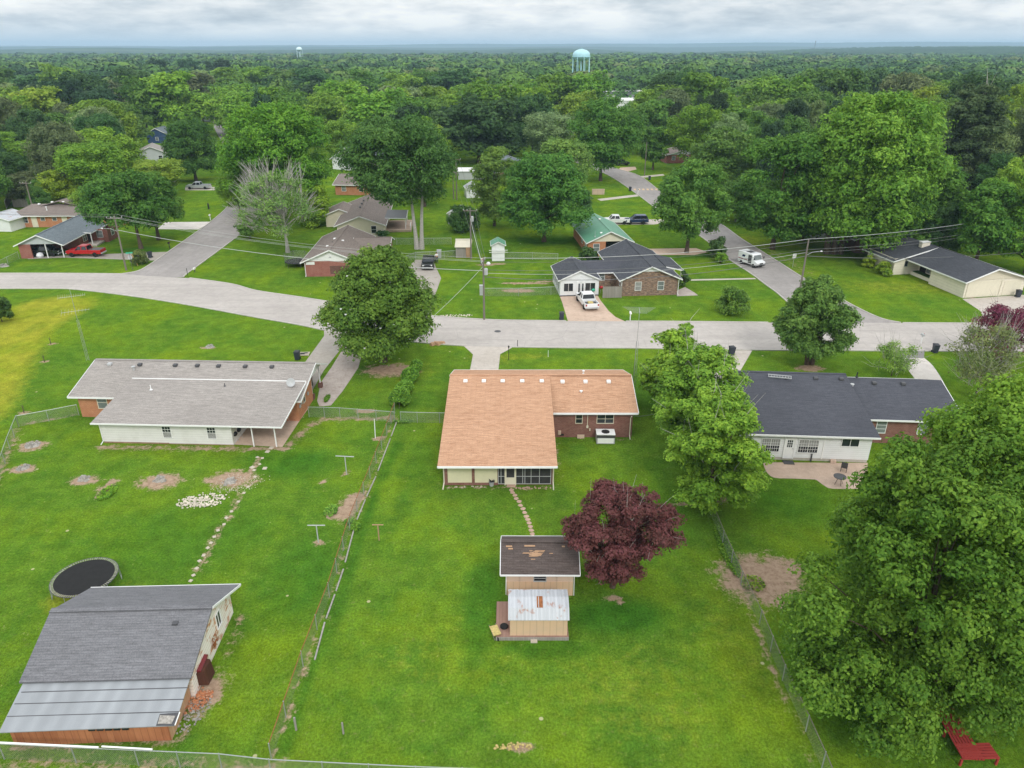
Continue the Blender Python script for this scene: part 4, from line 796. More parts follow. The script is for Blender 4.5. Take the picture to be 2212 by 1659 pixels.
        m=MB(); hx(m,a,z,a+w,z+h,0,.05); hx(m,a-.08,z,a,z+h+.08,0,.08); hx(m,a+w,z,a+w+.08,z+h+.08,0,.08); hx(m,a,z+h,a+w,z+h+.08,0,.08); d=m.build('door',M[mat],s.e)
        if pane:
            m=MB(); W=w*.6; H=h*.36; gx0=a+w*.2; gz0=z+h*.55
            for i in range(nx):
                for j in range(ny): hx(m,gx0+W*i/nx+.02,gz0+H*j/ny+.02,gx0+W*(i+1)/nx-.02,gz0+H*(j+1)/ny-.02,.05,.058)
            m.build('pane',M['glass'],d)
        m=MB(); c=P(a+w*.88,.085,z+1.0); m.box(c[0]-.03,c[1]-.03,c[2]-.03,c[0]+.03,c[1]+.03,c[2]+.03); m.build('handle',M['grey'],d)
        return d
    def vent(s,u,v,z,mat='darkgrey',slope=.3,w=.34):
        m=MB(); m.box(u-w/2,v-w/2,z-.05,u+w/2,v+w/2,z+.06); m.hexa([(u-w*.62,v-w*.62,z+.07),(u+w*.62,v-w*.62,z+.07),(u+w*.62,v+w*.5,z+.10),(u-w*.62,v+w*.5,z+.10)],[(u-w*.5,v-w*.5,z+.20),(u+w*.5,v-w*.5,z+.20),(u+w*.5,v+w*.4,z+.22),(u-w*.5,v+w*.4,z+.22)]); m.build('roof_vent',M[mat],s.e)
    def pipe(s,u,v,z,h=.4,r=.05,mat='darkgrey',cap=False):
        m=MB().tube([(u,v,z-.1),(u,v,z+h)],r,8).lathe([(.16,0),(.07,.10)],8,(u,v,z))
        if cap: m.lathe([(r,0),(r*2.2,.02),(r*2.2,.08),(r*.5,.13)],8,(u,v,z+h))
        m.build('vent_pipe',M[mat],s.e)
    def spout(s,u,v,h,mat='white',du=0,dv=-.35):
        MB().tube([(u,v-.5,h),(u,v-.07,h-.35),(u,v-.07,.3),(u+du,v+dv,.06)],.05,6).build('downspout',M[mat],s.e)
    def post(s,u,v,h,w=.1,mat='white',z0=0,name='porch_post'):
        return MB().box(u-w/2,v-w/2,z0,u+w/2,v+w/2,h).build(name,M[mat],s.e)
    def done(s):
        for (n,mt),m in s.mb.items(): m.build(n,M[mt],s.e)
        return s.e
# ---- centre house, tan roof
H=House('ranch_house','brick ranch house with tan shingle roof and screened rear porch, in the middle','house',(-5.55,51.25),0,world=True)
H.walls(0,8.85,.0,8.1,2.25,'br_mix'); H.walls(.02,16.5,8.05,17.3,2.55,'br_mix')
zr=4.15; H.plane([(-.35,-1.15,2.42),(9.15,-1.15,2.42),(9.15,12.75,zr+.02),(-.35,12.75,zr+.02)],'sh_tan',.12,'white',(0,))
H.plane([(9.14,7.65,2.70),(16.9,7.65,2.70),(16.9,12.75,zr-.02),(9.14,12.75,zr-.02)],'sh_tan',.12,'white',(0,1))
H.plane([(16.9,17.8,2.5),(-.35,17.8,2.5),(-.35,12.752,zr),(16.9,12.752,zr)],'sh_tan',.12,'white',(0,1,3))
H.m('ridge_cap','sh_tan').beam((-.35,12.75,zr+.03),(16.9,12.75,zr+.03),.34,.06)
m=H.m('gable_end','br_mix'); m.quad((.0,0,2.2),(0,12.7,4.05),(0,12.7,2.2)); m.quad((16.5,8.05,2.5),(16.5,17.3,2.5),(16.5,12.7,3.95)); m.quad((8.85,0,2.2),(8.85,8.05,2.2),(8.85,8.05,3.3))
MB().box(-.30,-1.22,2.26,9.1,-1.16,2.36).build('gutter',M['white'],H.e); MB().box(9.2,7.56,2.54,16.85,7.63,2.63).build('gutter',M['white'],H.e)
pz=MB(); 
for a,b in ((.32,2.28),(2.52,4.36)): pz.box(a,-.05,.22,b,-.002,2.12)
pz.build('wall_panel',M['yellowpanel'],H.e); MB().box(0,-.10,0,4.4,-.06,.22).box(0,-.08,.0,.3,-.03,2.2).box(2.29,-.09,.0,2.51,-.06,2.2).build('brick_pillar',M['br_mix'],H.e)
sp=MB().box(4.42,-.03,.12,8.75,-.004,2.14).build('screen_porch',M['screen'],H.e)
m=MB()
for x in (4.44,4.66,4.98,5.86,6.42,6.60,7.10,7.78,8.70): m.box(x-.025,-.075,.1,x+.025,-.035,2.14)
for z in (.12,.82,2.12): m.box(4.42,-.078,z-.02,4.95,-.033,z+.02).box(5.88,-.078,z-.02,8.74,-.033,z+.02)
m.build('screen_frame',M['grey'],sp)
d=MB().box(5.02,-.10,.08,5.82,-.05,.72).box(5.02,-.10,.72,5.10,-.05,2.1).box(5.74,-.10,.72,5.82,-.05,2.1).box(5.1,-.10,1.62,5.74,-.05,1.67).box(5.1,-.10,2.04,5.74,-.05,2.1).build('screen_door',M['paleglass'],H.e); d.data.materials[0]=M['offwhite']
MB().box(4.95,-.12,0,5.02,-.04,2.14).box(5.82,-.12,0,5.89,-.04,2.14).build('door_frame',M['offwhite'],d)
H.win('f',8.05,11.35,1.48,.55,.85,1,2,'offwhite'); H.win('f',8.05,13.28,1.48,1.45,.85,2,2,'offwhite'); 
for u,w in ((9.95,.35),(14.65,.38)): MB().box(u,8.0,.18,u+w,8.04,.36).build('foundation_vent',M['black'],H.e)
MB().box(9.75,7.86,.35,10.02,8.04,.72).build('hose_box',M['pinkwall'],H.e); MB().box(12.32,7.93,1.0,12.5,8.04,1.22).box(12.38,7.98,1.2,12.43,8.04,2.3).box(12.6,7.95,.7,12.7,8.04,.92).build('utility_box',M['offwhite'],H.e)
MB().box(11.5,7.72,.05,12.15,7.78,.42).box(11.75,7.74,0,11.85,7.77,.05).build('hose_reel_shelf',M['pinkwall'],H.e)
sl_=(zr-2.42)/13.9; 
for px in (1006,1045.5,1086,1128,1170): u,v=H.loc(px,826,3.8); H.vent(u,11.55,2.42+sl_*(12.7)-.02,'white')
for px in (1214,1263,1312.5): u,v=H.loc(px,819.5,3.8); H.vent(u,11.75,3.84,'white')
u,v=H.loc(1255,853,3.2); H.pipe(u,v,3.25,.3,.07,'white',True); H.pipe(12.4,13.3,4.0,.3,.06,'white',True)
H.spout(.02,-.03,2.15,'offwhite',-.05,-.8); H.spout(8.9,-.03,2.15,'offwhite',.0,-.85); H.spout(16.3,8.03,2.4,'offwhite',.0,-.5)
H.done()
# ---- left house
H=House('ranch_house','long house with weathered grey roof, white rear addition and carport, on the left','house',(-36.9,58.3),-2.4,world=True)
H.walls(-4.9,16.35,4.9,9.6,2.45,'br_orange'); H.walls(-4.9,9.8,9.58,13.0,2.45,'br_orange'); H.walls(0,11.9,0,4.92,2.35,'sd_left')
H.gable(-4.9,16.4,4.9,13.0,2.45,'u',1.42,.55,.55,'sh_grey',None,'white',rp=.605)
H.plane([(-.35,-.68,2.32),(16.75,-.68,2.32),(16.75,6.95,3.22),(-.35,6.95,3.22)],'sh_grey',.1,'white',(0,1))
H.m('flashing','white').box(-.35,6.92,3.14,16.75,7.0,3.29); m=H.m('gable','br_orange'); 
m.quad((16.36,4.9,2.4),(16.36,6.9,2.4),(16.36,6.9,3.05)); H.m('gable_side','sd_left').quad((11.9,0,2.3),(11.9,4.9,2.3),(11.9,4.9,2.8))
MB().box(11.95,4.80,.0,13.0,4.89,2.2).build('doorway_shade_panel',M['black'],H.e)  # black panel stands in for the unlit room behind the doorway
H.door('f',4.88,13.2,.8,2.0,'white',0.02,False); 
for u in (13.8,15.85): H.post(u,-.12,2.15,.09)
for v in (9.75,12.6): H.post(16.25,v,2.4,.10,'white',.55); MB().box(16.05,v-.2,0,16.45,v+.2,.55).build('brick_pier',M['br_dark'],H.e)
for px in (354,453): u,_=H.loc(px,935,1.4); H.win('f',0,u-.37,.66,.74,1.1,1,2,'white','glass',lower='curtain'); 
for px in (354,453):
    u,_=H.loc(px,935,1.4); m=MB()
    for k in (1,2): m.box(u-.37+.74*k/3-.012,-.05,1.22,u-.37+.74*k/3+.012,-.03,1.76)
    m.box(u-.37,-.05,1.47,u+.37,-.03,1.50); m.build('muntin',M['white'],H.e)
H.win('f',4.9,-3.0,1.0,.9,1.2,1,2,'offwhite','paleglass'); H.win('r',16.36,6.6,1.1,.5,1.0,1,2,'offwhite')
MB().box(.02,-.05,.0,6,-.01,.12).box(6,-.05,0,11.9,-.01,.06).build('foundation_strip',M['dirt'],H.e)
for k,px in enumerate((242.5,308.5,386,434,480,538,595.5)):
    u,v=H.loc(px,781,3.9); H.vent(u,9.0,3.75,'grey' if k==0 else 'darkgrey')
u,v=H.loc(290,802,3.4); H.pipe(u,v,3.35,.5,.09,'grey',True); u,v=H.loc(291,818,3.1); H.pipe(u,v,3.0,.15,.08)
u,v=H.loc(327,844,2.9); H.pipe(u,v,3.0,.5,.04,'white'); u,v=H.loc(486,836,3.0); H.pipe(u,v,3.05,.35,.04)
u,v=H.loc(630,831,3.3); m=MB().lathe([(.0,0),(.2,.02),(.38,.08),(.42,.13),(.41,.15),(.36,.10),(.0,.04)],20); o=m.build('satellite_dish',M['grey'],H.e,smooth=True); o.location=(u,v-.1,3.55); o.rotation_euler=(R(55),0,R(10)); MB().tube([(u,v,3.0),(u,v,3.5)],.03,6).build('dish_mast',M['grey'],H.e)
H.door('r',16.36,5.25,.05,.05,'white',.9,False) if 0 else None
for (v,z) in ((5.3,1.2),(5.75,1.35),(7.9,1.3)): MB().box(16.38,v,z,16.5,v+.22,z+.3).build('meter_box',M['grey'],H.e)
MB().tube([(-.05,-.02,2.2),(-.02,-.05,.2),(-.02,-.5,.06)],.045,6).build('downspout',M['white'],H.e)
H.done()
# ---- right house
H=House('ranch_house','white sided house with charcoal roof and tan patio, on the right','house',(21.75,55.3),-3.8,world=True)
H.walls(-1.2,8.85,0,12.4,2.66,'sd_white',.28); H.walls(-1.15,8.8,.04,12.3,.28,'concrete'); H.walls(8.8,17.6,3.7,12.4,2.5,'br_mix')
H.plane([(-1.6,-.5,2.72),(9.25,-.5,2.72),(9.25,8.95,4.42),(-1.6,8.95,4.42)],'sh_dark',.12,'white',(0,3))
H.plane([(9.25,12.9,2.5),(-1.6,12.9,2.5),(-1.6,8.952,4.42),(9.25,8.952,4.42)],'sh_dark',.12,'white',(0,))
H.plane([(8.9,3.2,2.58),(18.0,3.2,2.58),(18.0,8.8,4.12),(8.9,8.8,4.12)],'sh_dark',.12,'white',(0,1)); H.plane([(18.0,12.9,2.4),(8.9,12.9,2.4),(8.9,8.802,4.12),(18.0,8.802,4.12)],'sh_dark',.12,'white',(0,1))
H.m('ridge_cap','sh_dark').beam((-1.6,8.95,4.43),(9.25,8.95,4.43),.3,.05); H.m('gable','sd_white').quad((8.85,0,2.6),(8.85,12.4,2.6),(8.85,8.9,4.3))
H.m('gable','br_mix').quad((17.6,3.7,2.5),(17.6,12.4,2.5),(17.6,8.8,4.0))
def rx(px,z): return H.loc(px,970,z)[0]
for a,b in ((1648,1686),(1727,1768)):
    u0,u1=H.loc(a,965,1.5)[0],H.loc(b,965,1.5)[0]; H.win('f',0,u0,.84,u1-u0,1.22,2,2,'white','curtain' ,lower='glass')
    m=MB()
    for k in range(1,8):
        x=u0+(u1-u0)*k/8
        if k!=4: m.box(x-.01,-.045,.9,x+.01,-.03,2.02)
    for z in (1.15,1.7): m.box(u0,-.045,z-.01,u1,-.03,z+.01)
    m.build('muntin',M['white'],H.e)
u0=H.loc(1694.5,985,.6)[0]; H.door('f',-.0,u0,.78,2.0,'white',.2); MB().box(u0-.05,-.75,.02,u0+.85,-.1,.05).build('door_mat',M['darkgrey'],H.e)
u0=H.loc(1814,955,1.7)[0]; H.win('f',0,u0,1.58,1.4,.68,2,1,'white'); u0=H.loc(1796,995,.3)[0]; MB().box(u0,-.28,.02,u0+.45,-.02,.26).build('crawl_vent',M['pinkwall'],H.e)
u0=H.loc(1767,960,1.5)[0]; MB().box(u0+.35,-.04,.25,u0+.45,-.005,2.35).build('corner_trim',M['white'],H.e)
H.win('f',3.7,H.loc(1889,925,1.3)[0],1.05,.8,1.15,1,3,'white','paleglass'); H.win('f',3.7,14.3,1.05,.8,1.15,1,3,'white','paleglass')
for px,y in ((1702,822),(1760,815),(1813,814)): u,v=H.loc(px,y,4.3); H.vent(u,8.0,4.24,'darkgrey')
for px in (1887,1948): u,v=H.loc(px,826,4.); H.vent(u,8.0,3.92,'darkgrey')
u,v=H.loc(1850,815,4.3); H.pipe(u,8.5,4.35,.5,.06,'black'); u,v=H.loc(1840,834,3.9); H.pipe(u,v,3.95,.1,.09,'grey',True); u,v=H.loc(1614,868,3.4); H.pipe(u,v,3.4,.6,.06,'darkgrey',True)
H.done(); RH=H
u,v=RH.loc(1683,812,4.6); o=T('ladder','aluminium ladder lying across the ridge of the charcoal roof','ladder',(0,0,0)); 
X,Y=g(1683,812,4.45); o.location=(X,Y-.2,4.42); o.rotation_euler=(R(8),0,R(-14)); m=MB().box(-1.05,-.22,.02,1.05,-.17,.11).box(-1.05,.17,.02,1.05,.22,.11).build('side_rail',M['grey'],o); m=MB()
for k in range(9): m.box(-1+.25*k-.015,-.17,.05,-1+.25*k+.015,.17,.08)
m.build('rungs',M['grey'],o)['kind']='stuff'
# ---- barn lower left
H=House('barn','weathered barn with grey shingle roof and rusty galvanised lean-to, lower left','barn',(-17.4,29.6),2.0,world=True)
hw=1.78
m=H.m('wall','sd_peel'); m.quad((0,0,0),(0,6.7,0),(0,6.7,hw),(0,3.65,3.05),(0,0,hw)); m.quad((-8.6,6.7,0),(-8.6,0,0),(-8.6,0,hw),(-8.6,3.65,3.05),(-8.6,6.7,hw)); m.quad((0,6.7,0),(-8.6,6.7,0),(-8.6,6.7,hw),(0,6.7,hw)); m.quad((-8.6,0,0),(0,0,0),(0,0,hw),(-8.6,0,hw))
H.plane([(-8.9,-.28,1.74),(.15,-.28,1.74),(.22,3.65,3.14),(-8.95,3.65,3.14)],'sh_barn',.1,None)
H.plane([(.22,3.652,3.14),(.5,7.3,1.72),(-8.75,7.3,1.72),(-8.95,3.652,3.14)],'sh_barn',.1,'white',(0,1))
H.m('ridge_cap','sh_barn').beam((-8.95,3.65,3.15),(.22,3.65,3.15),.35,.05)
lr=MB().slab([(-8.5,-3.02,1.22),(.18,-2.9,1.22),(.05,-.2,1.62),(-8.75,-.2,1.62)],.05).build('lean_to_roof',M['galvroof'],H.e)
m=MB()
for f in (.27,.53,.78): v=-2.9+2.7*f; z=1.225+.4*f; m.slab([(-8.55,v,z+.012),(.15,v,z+.012),(.15,v+.04,z+.02),(-8.55,v+.04,z+.02)],.012)
m.build('sheet_seam',M['darkgrey'],lr)
MB().slab([(-.75,-2.9,1.245),(.16,-2.92,1.235),(.16,-2.2,1.34),(-.8,-2.25,1.335)],.015).build('torn_felt_patch',M['darkgrey'],lr); MB().slab([(-.7,-2.8,1.27),(.0,-2.82,1.27),(.05,-2.4,1.34),(-.75,-2.35,1.35)],.012).build('lifted_sheet',M['stump'],lr)
MB().tube([(.2,-2.9,1.24),(.2,-2.2,1.36)],.03,5).build('edge_trim',M['white'],lr)
m=MB().quad((-8.15,-2.8,0),(-.25,-2.75,0),(-.25,-2.75,1.17),(-8.15,-2.8,1.17)).quad((-8.15,0,0),(-8.15,-2.8,0),(-8.15,-2.8,1.25),(-8.15,0,1.6)); m.build('lean_to_wall',M['rustwood'],H.e)
MB().quad((-.25,-2.75,0),(-.22,-.02,0),(-.22,-.02,1.58),(-.25,-2.75,1.25)).build('lean_to_side_wall',M['orangewood'],H.e)
for k in range(5):
    u=-4.2+.42*k; MB().box(u,-2.87,.95,u+.32,-2.81,1.2).build('slat_gap_shade',M['black'],H.e)  # black plates paint the dark inside behind the slats
H.win('r',0,4.15,1.0,.62,.95,2,1,'white','glass')
m=MB().hexa([(.0,.6,.25),(.45,.8,.05),(.5,1.7,.05),(.0,1.8,.25)],[(.0,.6,1.1),(.35,.8,1.05),(.4,1.7,1.05),(.0,1.8,1.1)]).build('cellar_box',M['darkred'],H.e); m.data.materials[0]=M['darkwood']; MB().hexa([(.0,.7,1.12),(.2,.75,1.08),(.2,1.95,1.08),(0,1.95,1.12)],[(.0,.7,1.22),(.22,.75,1.17),(.22,1.95,1.17),(0,1.95,1.22)]).build('red_cover',M['darkred'],m)
m=MB(); q=random.Random(4)
for k in range(26): 
    a=(.06+q.random()*.05,3.35+q.uniform(-.3,.3),.95+q.uniform(-.4,.4)); b=(a[0]+q.uniform(.0,.1),a[1]+q.uniform(-.35,.35),a[2]+q.uniform(-.3,.3)); m.tube([a,b],[.035,.01],4)
m.build('dead_creeper',M['rust'],H.e)
o=MB().box(-1.55,2.95,3.07-.42,-1.2,3.2,3.07-.02); u,v=-1.6,2.75; MB().box(u-.16,v-.16,2.74,u+.16,v+.16,2.86).build('roof_hatch',M['darkgrey'],H.e)
H.done()
# ---- two sheds behind the centre house
H=House('garden_shed','pink-tan shed with worn dark shingle roof next to the purple tree','shed',(-.35,37.9),-.3,world=True)
H.walls(0,4.3,0,3.4,2.02,'pinkwall'); MB().box(.0,-.03,0,4.3,-.002,1.12).build('lower_wall_panel',M['tanwall'],H.e)
H.gable(0,4.3,0,3.4,2.02,'u',.92,.34,.38,'sh_shed',None,'pinkwall',t=.07)
m=MB(); q=random.Random(9)
for k in range(30):
    u=1.9+q.gauss(0,.28); v=.95+q.gauss(0,.16); z=2.12+.541*v; w=q.uniform(.08,.35); m.slab([(u-w,v-.02,z+.016),(u+w,v-.02,z+.016),(u+w,v+.02,z+.04),(u-w,v+.02,z+.04)],.012)
for u,v,w in ((.15,1.35,.2),(1.5,1.38,.35),(.25,1.2,.15),(3.7,1.35,.1)): z=2.12+.541*v; m.slab([(u-w,v-.04,z+.016),(u+w,v-.04,z+.016),(u+w,v+.05,z+.06),(u-w,v+.05,z+.06)],.012)
m.build('bare_decking_patch',M['plywood'],H.e)['kind']='stuff'
H.win('f',0,1.78,1.2,.75,.62,1,3,'grey'); MB().tube([(-.02,-.05,2),(-.04,-.06,.1)],.03,5).build('downspout',M['white'],H.e); MB().tube([(4.35,-.05,2),(4.37,-.06,.05)],.03,5).build('downspout',M['white'],H.e); H.done()
dk=T('deck','low wooden deck platform under the metal roofed shed','deck',(-.98,33.92,0)); MB().box(0,0,.12,4.4,3.1,.24).build('deck_boards',M['deck'],dk); m=MB().box(0,-.06,.0,4.4,-.005,.22).build('rim_board',M['greyfence'],dk); MB().box(2.1,-.3,.02,2.5,-.02,.1).build('step_block',M['block'],dk)
H=House('metal_shed','small tan shed with rusty white gambrel metal roof on a deck','shed',(-.13,34.02),0,world=True); H.e.location.z=.24
pr=[(0,0),(2.35,0),(2.35,1.35),(1.95,1.78),(1.1,1.95),(.38,1.78),(0,1.35)]
m=H.m('wall','tanwall'); 
for u,f in ((0,1),(3.45,-1)): 
    p=[(u,a,b) for a,b in pr]; m.quad(*(p[::-1] if f>0 else p))
m.quad((0,0,0),(3.45,0,0),(3.45,0,1.35),(0,0,1.35)); m.quad((3.45,2.35,0),(0,2.35,0),(0,2.35,1.35),(3.45,2.35,1.35))
rp=[(-.12,1.30),(.36,1.82),(1.1,2.02),(1.98,1.84),(2.45,1.30)]; rm=MB()
for (a,b),(c,d) in zip(rp[:-1],rp[1:]): rm.slab([(-.1,a,b),(3.55,a,b),(3.55,c,d),(-.1,c,d)],.03)
ro=rm.build('roof',M['whiteroof'],H.e); rm=MB()
for k in range(9):
    u=.05+k*.42
    for (a,b),(c,d) in zip(rp[:-1],rp[1:]): rm.beam((u,a,b+.012),(u,c,d+.012),.035,.03)
rm.build('standing_rib',M['whiteroof'],ro); MB().slab([(1.62,1.12,2.05),(1.98,1.12,2.05),(1.98,.36,1.845),(1.62,.36,1.845)][::-1],.01).build('rust_panel',M['rust'],ro); H.done()
# ---- trampoline
t=T('trampoline','large round black trampoline beside the grey barn','trampoline',(-28.1,38.65,0)); MB().lathe([(1.80,.87),(1.80,.885),(0.0,.885)],48).build('jumping_mat',M['carblack'],t).data.materials[0]=M['rubber']
m=MB(); n=48; m.tube([(2.02*math.cos(2*math.pi*k/n),2.02*math.sin(2*math.pi*k/n),.88) for k in range(n+1)],.022,6); m.build('frame_ring',M['darkgrey'],t); m=MB()
for k in range(84): a=2*math.pi*k/84; m.beam((1.80*math.cos(a),1.80*math.sin(a),.88),(2.0*math.cos(a),2.0*math.sin(a),.88),.05,.02)
m.build('springs',M['stump'],t)['kind']='stuff'; 
for k in range(6): a=2*math.pi*(k+.5)/6; MB().tube([(2.0*math.cos(a-.14),2.0*math.sin(a-.14),.86),(2.05*math.cos(a-.12),2.05*math.sin(a-.12),.04),(2.05*math.cos(a+.12),2.05*math.sin(a+.12),.04),(2.0*math.cos(a+.14),2.0*math.sin(a+.14),.86)],.022,6).build('leg',M['galv'],t)
# ---- houses across the street
H=House('sunroom_house','tumbled brick house with charcoal roofs and attached white sunroom, across the street','house',(15.75,101.35),5,world=True)
H.walls(0,8.1,0,15.5,2.55,'br_stone'); H.gable(0,8.1,0,15.5,2.55,'v',1.75,.5,.45,'sh_darky',None,'br_stone')
MB().hexa([(2.6,-.05,3.55),(5.5,-.05,3.55),(5.5,-.005,3.55),(2.6,-.005,3.55)],[(3.95,-.05,4.2),(4.15,-.05,4.2),(4.15,-.005,4.2),(3.95,-.005,4.2)]).build('gable_louvre',M['white'],H.e)
H.walls(-8.85,-3.25,.7,8,2.45,'sd_white'); H.gable(-8.85,-3.25,.7,8,2.45,'v',1.25,.3,.3,'sh_darky',None,'sd_white')
H.walls(-3.4,.1,4.3,9,2.5,'br_stone'); H.plane([(-3.6,3.9,2.42),(.3,3.9,2.42),(2.0,7.0,3.5),(-5.8,7.0,3.5)],'sh_dark',.12,'white',(0,)); H.plane([(.3,10,2.42),(-3.6,10,2.42),(-5.8,7.002,3.5),(2.0,7.002,3.5)],'sh_dark',.12,'white',(0,))
H.plane([(7.5,4.2,3.02),(10.2,4.2,2.42),(10.2,11.6,2.42),(7.5,11.6,3.02)],'sh_darky',.12,'white',(0,1)); 
for v in (4.5,7.8,11.2): H.post(9.9,v,2.35)
for a in (1.9,5.2): H.win('f',0,a,.85,.85,1.2,1,2,'white','curtain' if a<3 else 'paleglass')
for a,b in ((-8.3,1.25),(-5.2,1.35)): H.win('f',.7,a,.75,b*1.05,1.15,2,1,'white')
H.door('f',.7,-6.35,.45,2.05,'white',.05,False); H.door('f',.7,-5.82,.45,2.05,'white',.05,False); 
for a in (-6.22,-5.69): MB().box(a,.62,.35,a+.22,.648,1.85).build('door_glass',M['glass'],H.e)
for v in (1.4,3.0,4.7,6.2): H.win('l',-8.85,v,.7,1.1,1.2,2,1,'white')
H.win('f',4.3,-2.5,1.2,.8,1.0,1,2,'white','paleglass'); H.win('l',0,1.0,1.2,.7,1.0,1,2,'white')
MB().box(-8.9,.62,.0,-3.2,.69,.15).build('sill_strip',M['darkgrey'],H.e); H.spout(8.2,0,2.5); H.spout(-.1,0,2.5)
for px,y in ((1356,529.5),(1371,548),(1386,563)): u,v=H.loc(px,y,3.9); H.vent(u,v,3.62 ,'white')
H.done()
H=House('green_roof_house','brick house with light green metal roof and tan gable, behind the charcoal roofed one','house',(13.0,123.6),5.5,world=True)
H.walls(0,7.4,3.2,14.5,2.5,'br_orange'); H.walls(0,3.0,0,3.2,2.5,'br_orange'); H.gable(0,7.4,0,14.5,2.5,'v',1.7,.45,.5,'green',None,'offwhite'); H.post(7.3,.1,2.5,.15); MB().box(3.0,3.1,.05,7.0,3.15,2.3).build('carport_shade_panel',M['black'],H.e)  # black sheet on the back wall paints the shade inside the carport
H.win('l',0,1.5,1.0,1.2,1.1,2,2); H.win('l',0,5,1.0,1.2,1.1,2,2); H.win('f',0,.9,.9,1.0,1.2,1,2,'white','paleglass'); H.pipe(1.2,.6,3.2,.9,.03,'grey'); H.vent(3.7,9,4.3,'white'); H.vent(2.4,1.2,3.6,'white'); H.done()
H=House('cream_house','long cream block house with charcoal roof, chimney and double garage, at the right','house',(64.3,100.5),10,world=True)
H.walls(0,9.6,0,7.2,2.55,'sd_stucco'); H.walls(2.0,9.6,7.2,12.4,2.55,'sd_stucco'); H.walls(-2.4,9.6,12.4,19.2,2.6,'sd_stucco')
H.plane([(-.5,12.3,2.44),(-.5,-.5,2.44),(4.3,-.5,4.2),(4.3,12.3,4.2)],'sh_darky',.14,'white',(0,1)); H.plane([(10.2,-.5,2.44),(10.2,20,2.44),(4.302,20,4.2),(4.302,-.5,4.2)],'sh_darky',.14,'white',(0,3)); H.plane([(-3.0,20,2.3),(-3.0,11.9,2.3),(4.3,11.9,4.19),(4.3,20,4.19)],'sh_darky',.14,'white',(0,1,3))
H.m('gable_end','sd_cream').quad((0,0,2.5),(9.6,0,2.5),(4.3,0,4.05)); H.m('gable','sd_cream').quad((-2.4,12.4,2.45),(2,12.4,2.5),(2,12.4,3.5))
MB().box(.5,-.05,.05,5.6,-.01,2.2).build('garage_door',M['offwhite'],H.e); MB().box(6.2,-.05,.05,9.0,-.01,2.2).build('garage_door',M['offwhite'],H.e); MB().box(.3,-.09,0,.5,-.02,2.35).box(5.65,-.09,0,5.85,-.02,2.35).box(.3,-.09,2.2,5.85,-.02,2.4).build('garage_trim',M['offwhite'],H.e)
MB().box(2.7,13.6,3.4,4.1,14.3,4.62).build('chimney',M['sd_stucco'],H.e); MB().box(2.62,13.52,4.62,4.18,14.38,4.72).build('chimney_cap',M['white'],H.e)
MB().box(1.93,10.6,.1,1.99,12.0,2.3).build('entry_door',M['black'],H.e); 
for v in (7.6,8.7,9.7): H.win('l',2.0,v,.7,.85,1.4,1,1,'offwhite','paleglass')
H.win('f',12.4,-.6,1.3,.5,.8,1,1,'grey'); MB().box(.6,6.4,.02,2.0,12.2,.5).build('planter_wall',M['sd_stucco'],H.e)
H.m('planter_plants','leaf').box(.8,6.6,.5,1.8,12,.62); H.done()
for o in H.e.children:
    if o.name.startswith('planter_plants'): set_col(o,(.07,.16,.03))
H=House('carport_house','red brick house with slate grey roof and open carport sheltering a black pickup','house',(-83.1,122.1),5,world=True)
H.walls(0,1.9,0,.25,2.4,'br_red'); H.walls(0,.25,.25,6.2,2.4,'br_red'); H.walls(0,7.0,6.2,15.6,2.4,'br_red'); H.walls(6.9,10,11.0,15.4,2.4,'br_red'); H.gable(0,7.0,0,15.6,2.4,'v',1.55,.5,.5,'sh_slate',None,'graywall')
H.plane([(6.9,10.4,3.0),(10.6,10.4,2.36),(10.6,15.9,2.36),(6.9,15.9,3.0)],'sh_slate',.1,'white',(0,1)) if 0 else H.plane([(7.0,8.2,2.5),(8.4,8.2,2.3),(8.4,16,2.3),(7.0,16,2.5)],'sh_slate',.1,'white',(0,1))
for u,v in ((4.3,.1),(6.9,.1),(8.2,8.4)): H.post(u,v,2.4,.12)
H.win('r',7.0,7.8,.9,1.5,1.2,2,2,'white','paleglass'); MB().box(7.02,9.6,.1,7.06,10.5,2.1).build('front_door',M['black'],H.e); H.win('r',10,12.5,.9,1.2,1.2,1,2,'white','paleglass'); H.win('f',11.0,8.1,.9,1.0,1.2,1,2,'white','paleglass'); MB().box(7.0,7.6,.02,9.2,11,.3).build('porch_slab',M['concrete'],H.e)
for v in (3,6.5,9): H.vent(3.3,v,3.85,'darkgrey'); 
H.done()
H=House('orange_brick_house','orange brick house with brown-grey hip roof and a cream door, behind the carport house','house',(-98.7,146),1,world=True)
H.walls(0,16.5,0,7,2.4,'br_orange')
H.plane([(-.6,-.6,2.35),(16.2,-.6,2.35),(16.0,3.5,3.95),(2.2,3.5,3.95)],'sh_brownx',.12,'white',(0,)); H.plane([(-.6,7.6,2.35),(-.6,-.6,2.35),(2.2,3.5,3.95)],'sh_brownx',.12,'white',(0,)); H.plane([(16.2,7.6,2.35),(-.6,7.6,2.35),(2.2,3.502,3.95),(16.0,3.502,3.95)],'sh_brownx',.12,None)
H.plane([(4.4,2.6,3.7),(8.0,2.6,4.6),(8.0,9,4.6),(4.4,9,3.3)],'sh_brownx',.1,None); H.plane([(8.0,2.6,4.6),(12.0,2.6,3.7),(12.0,9,3.3),(8.0,9,4.6)],'sh_brownx',.1,None)
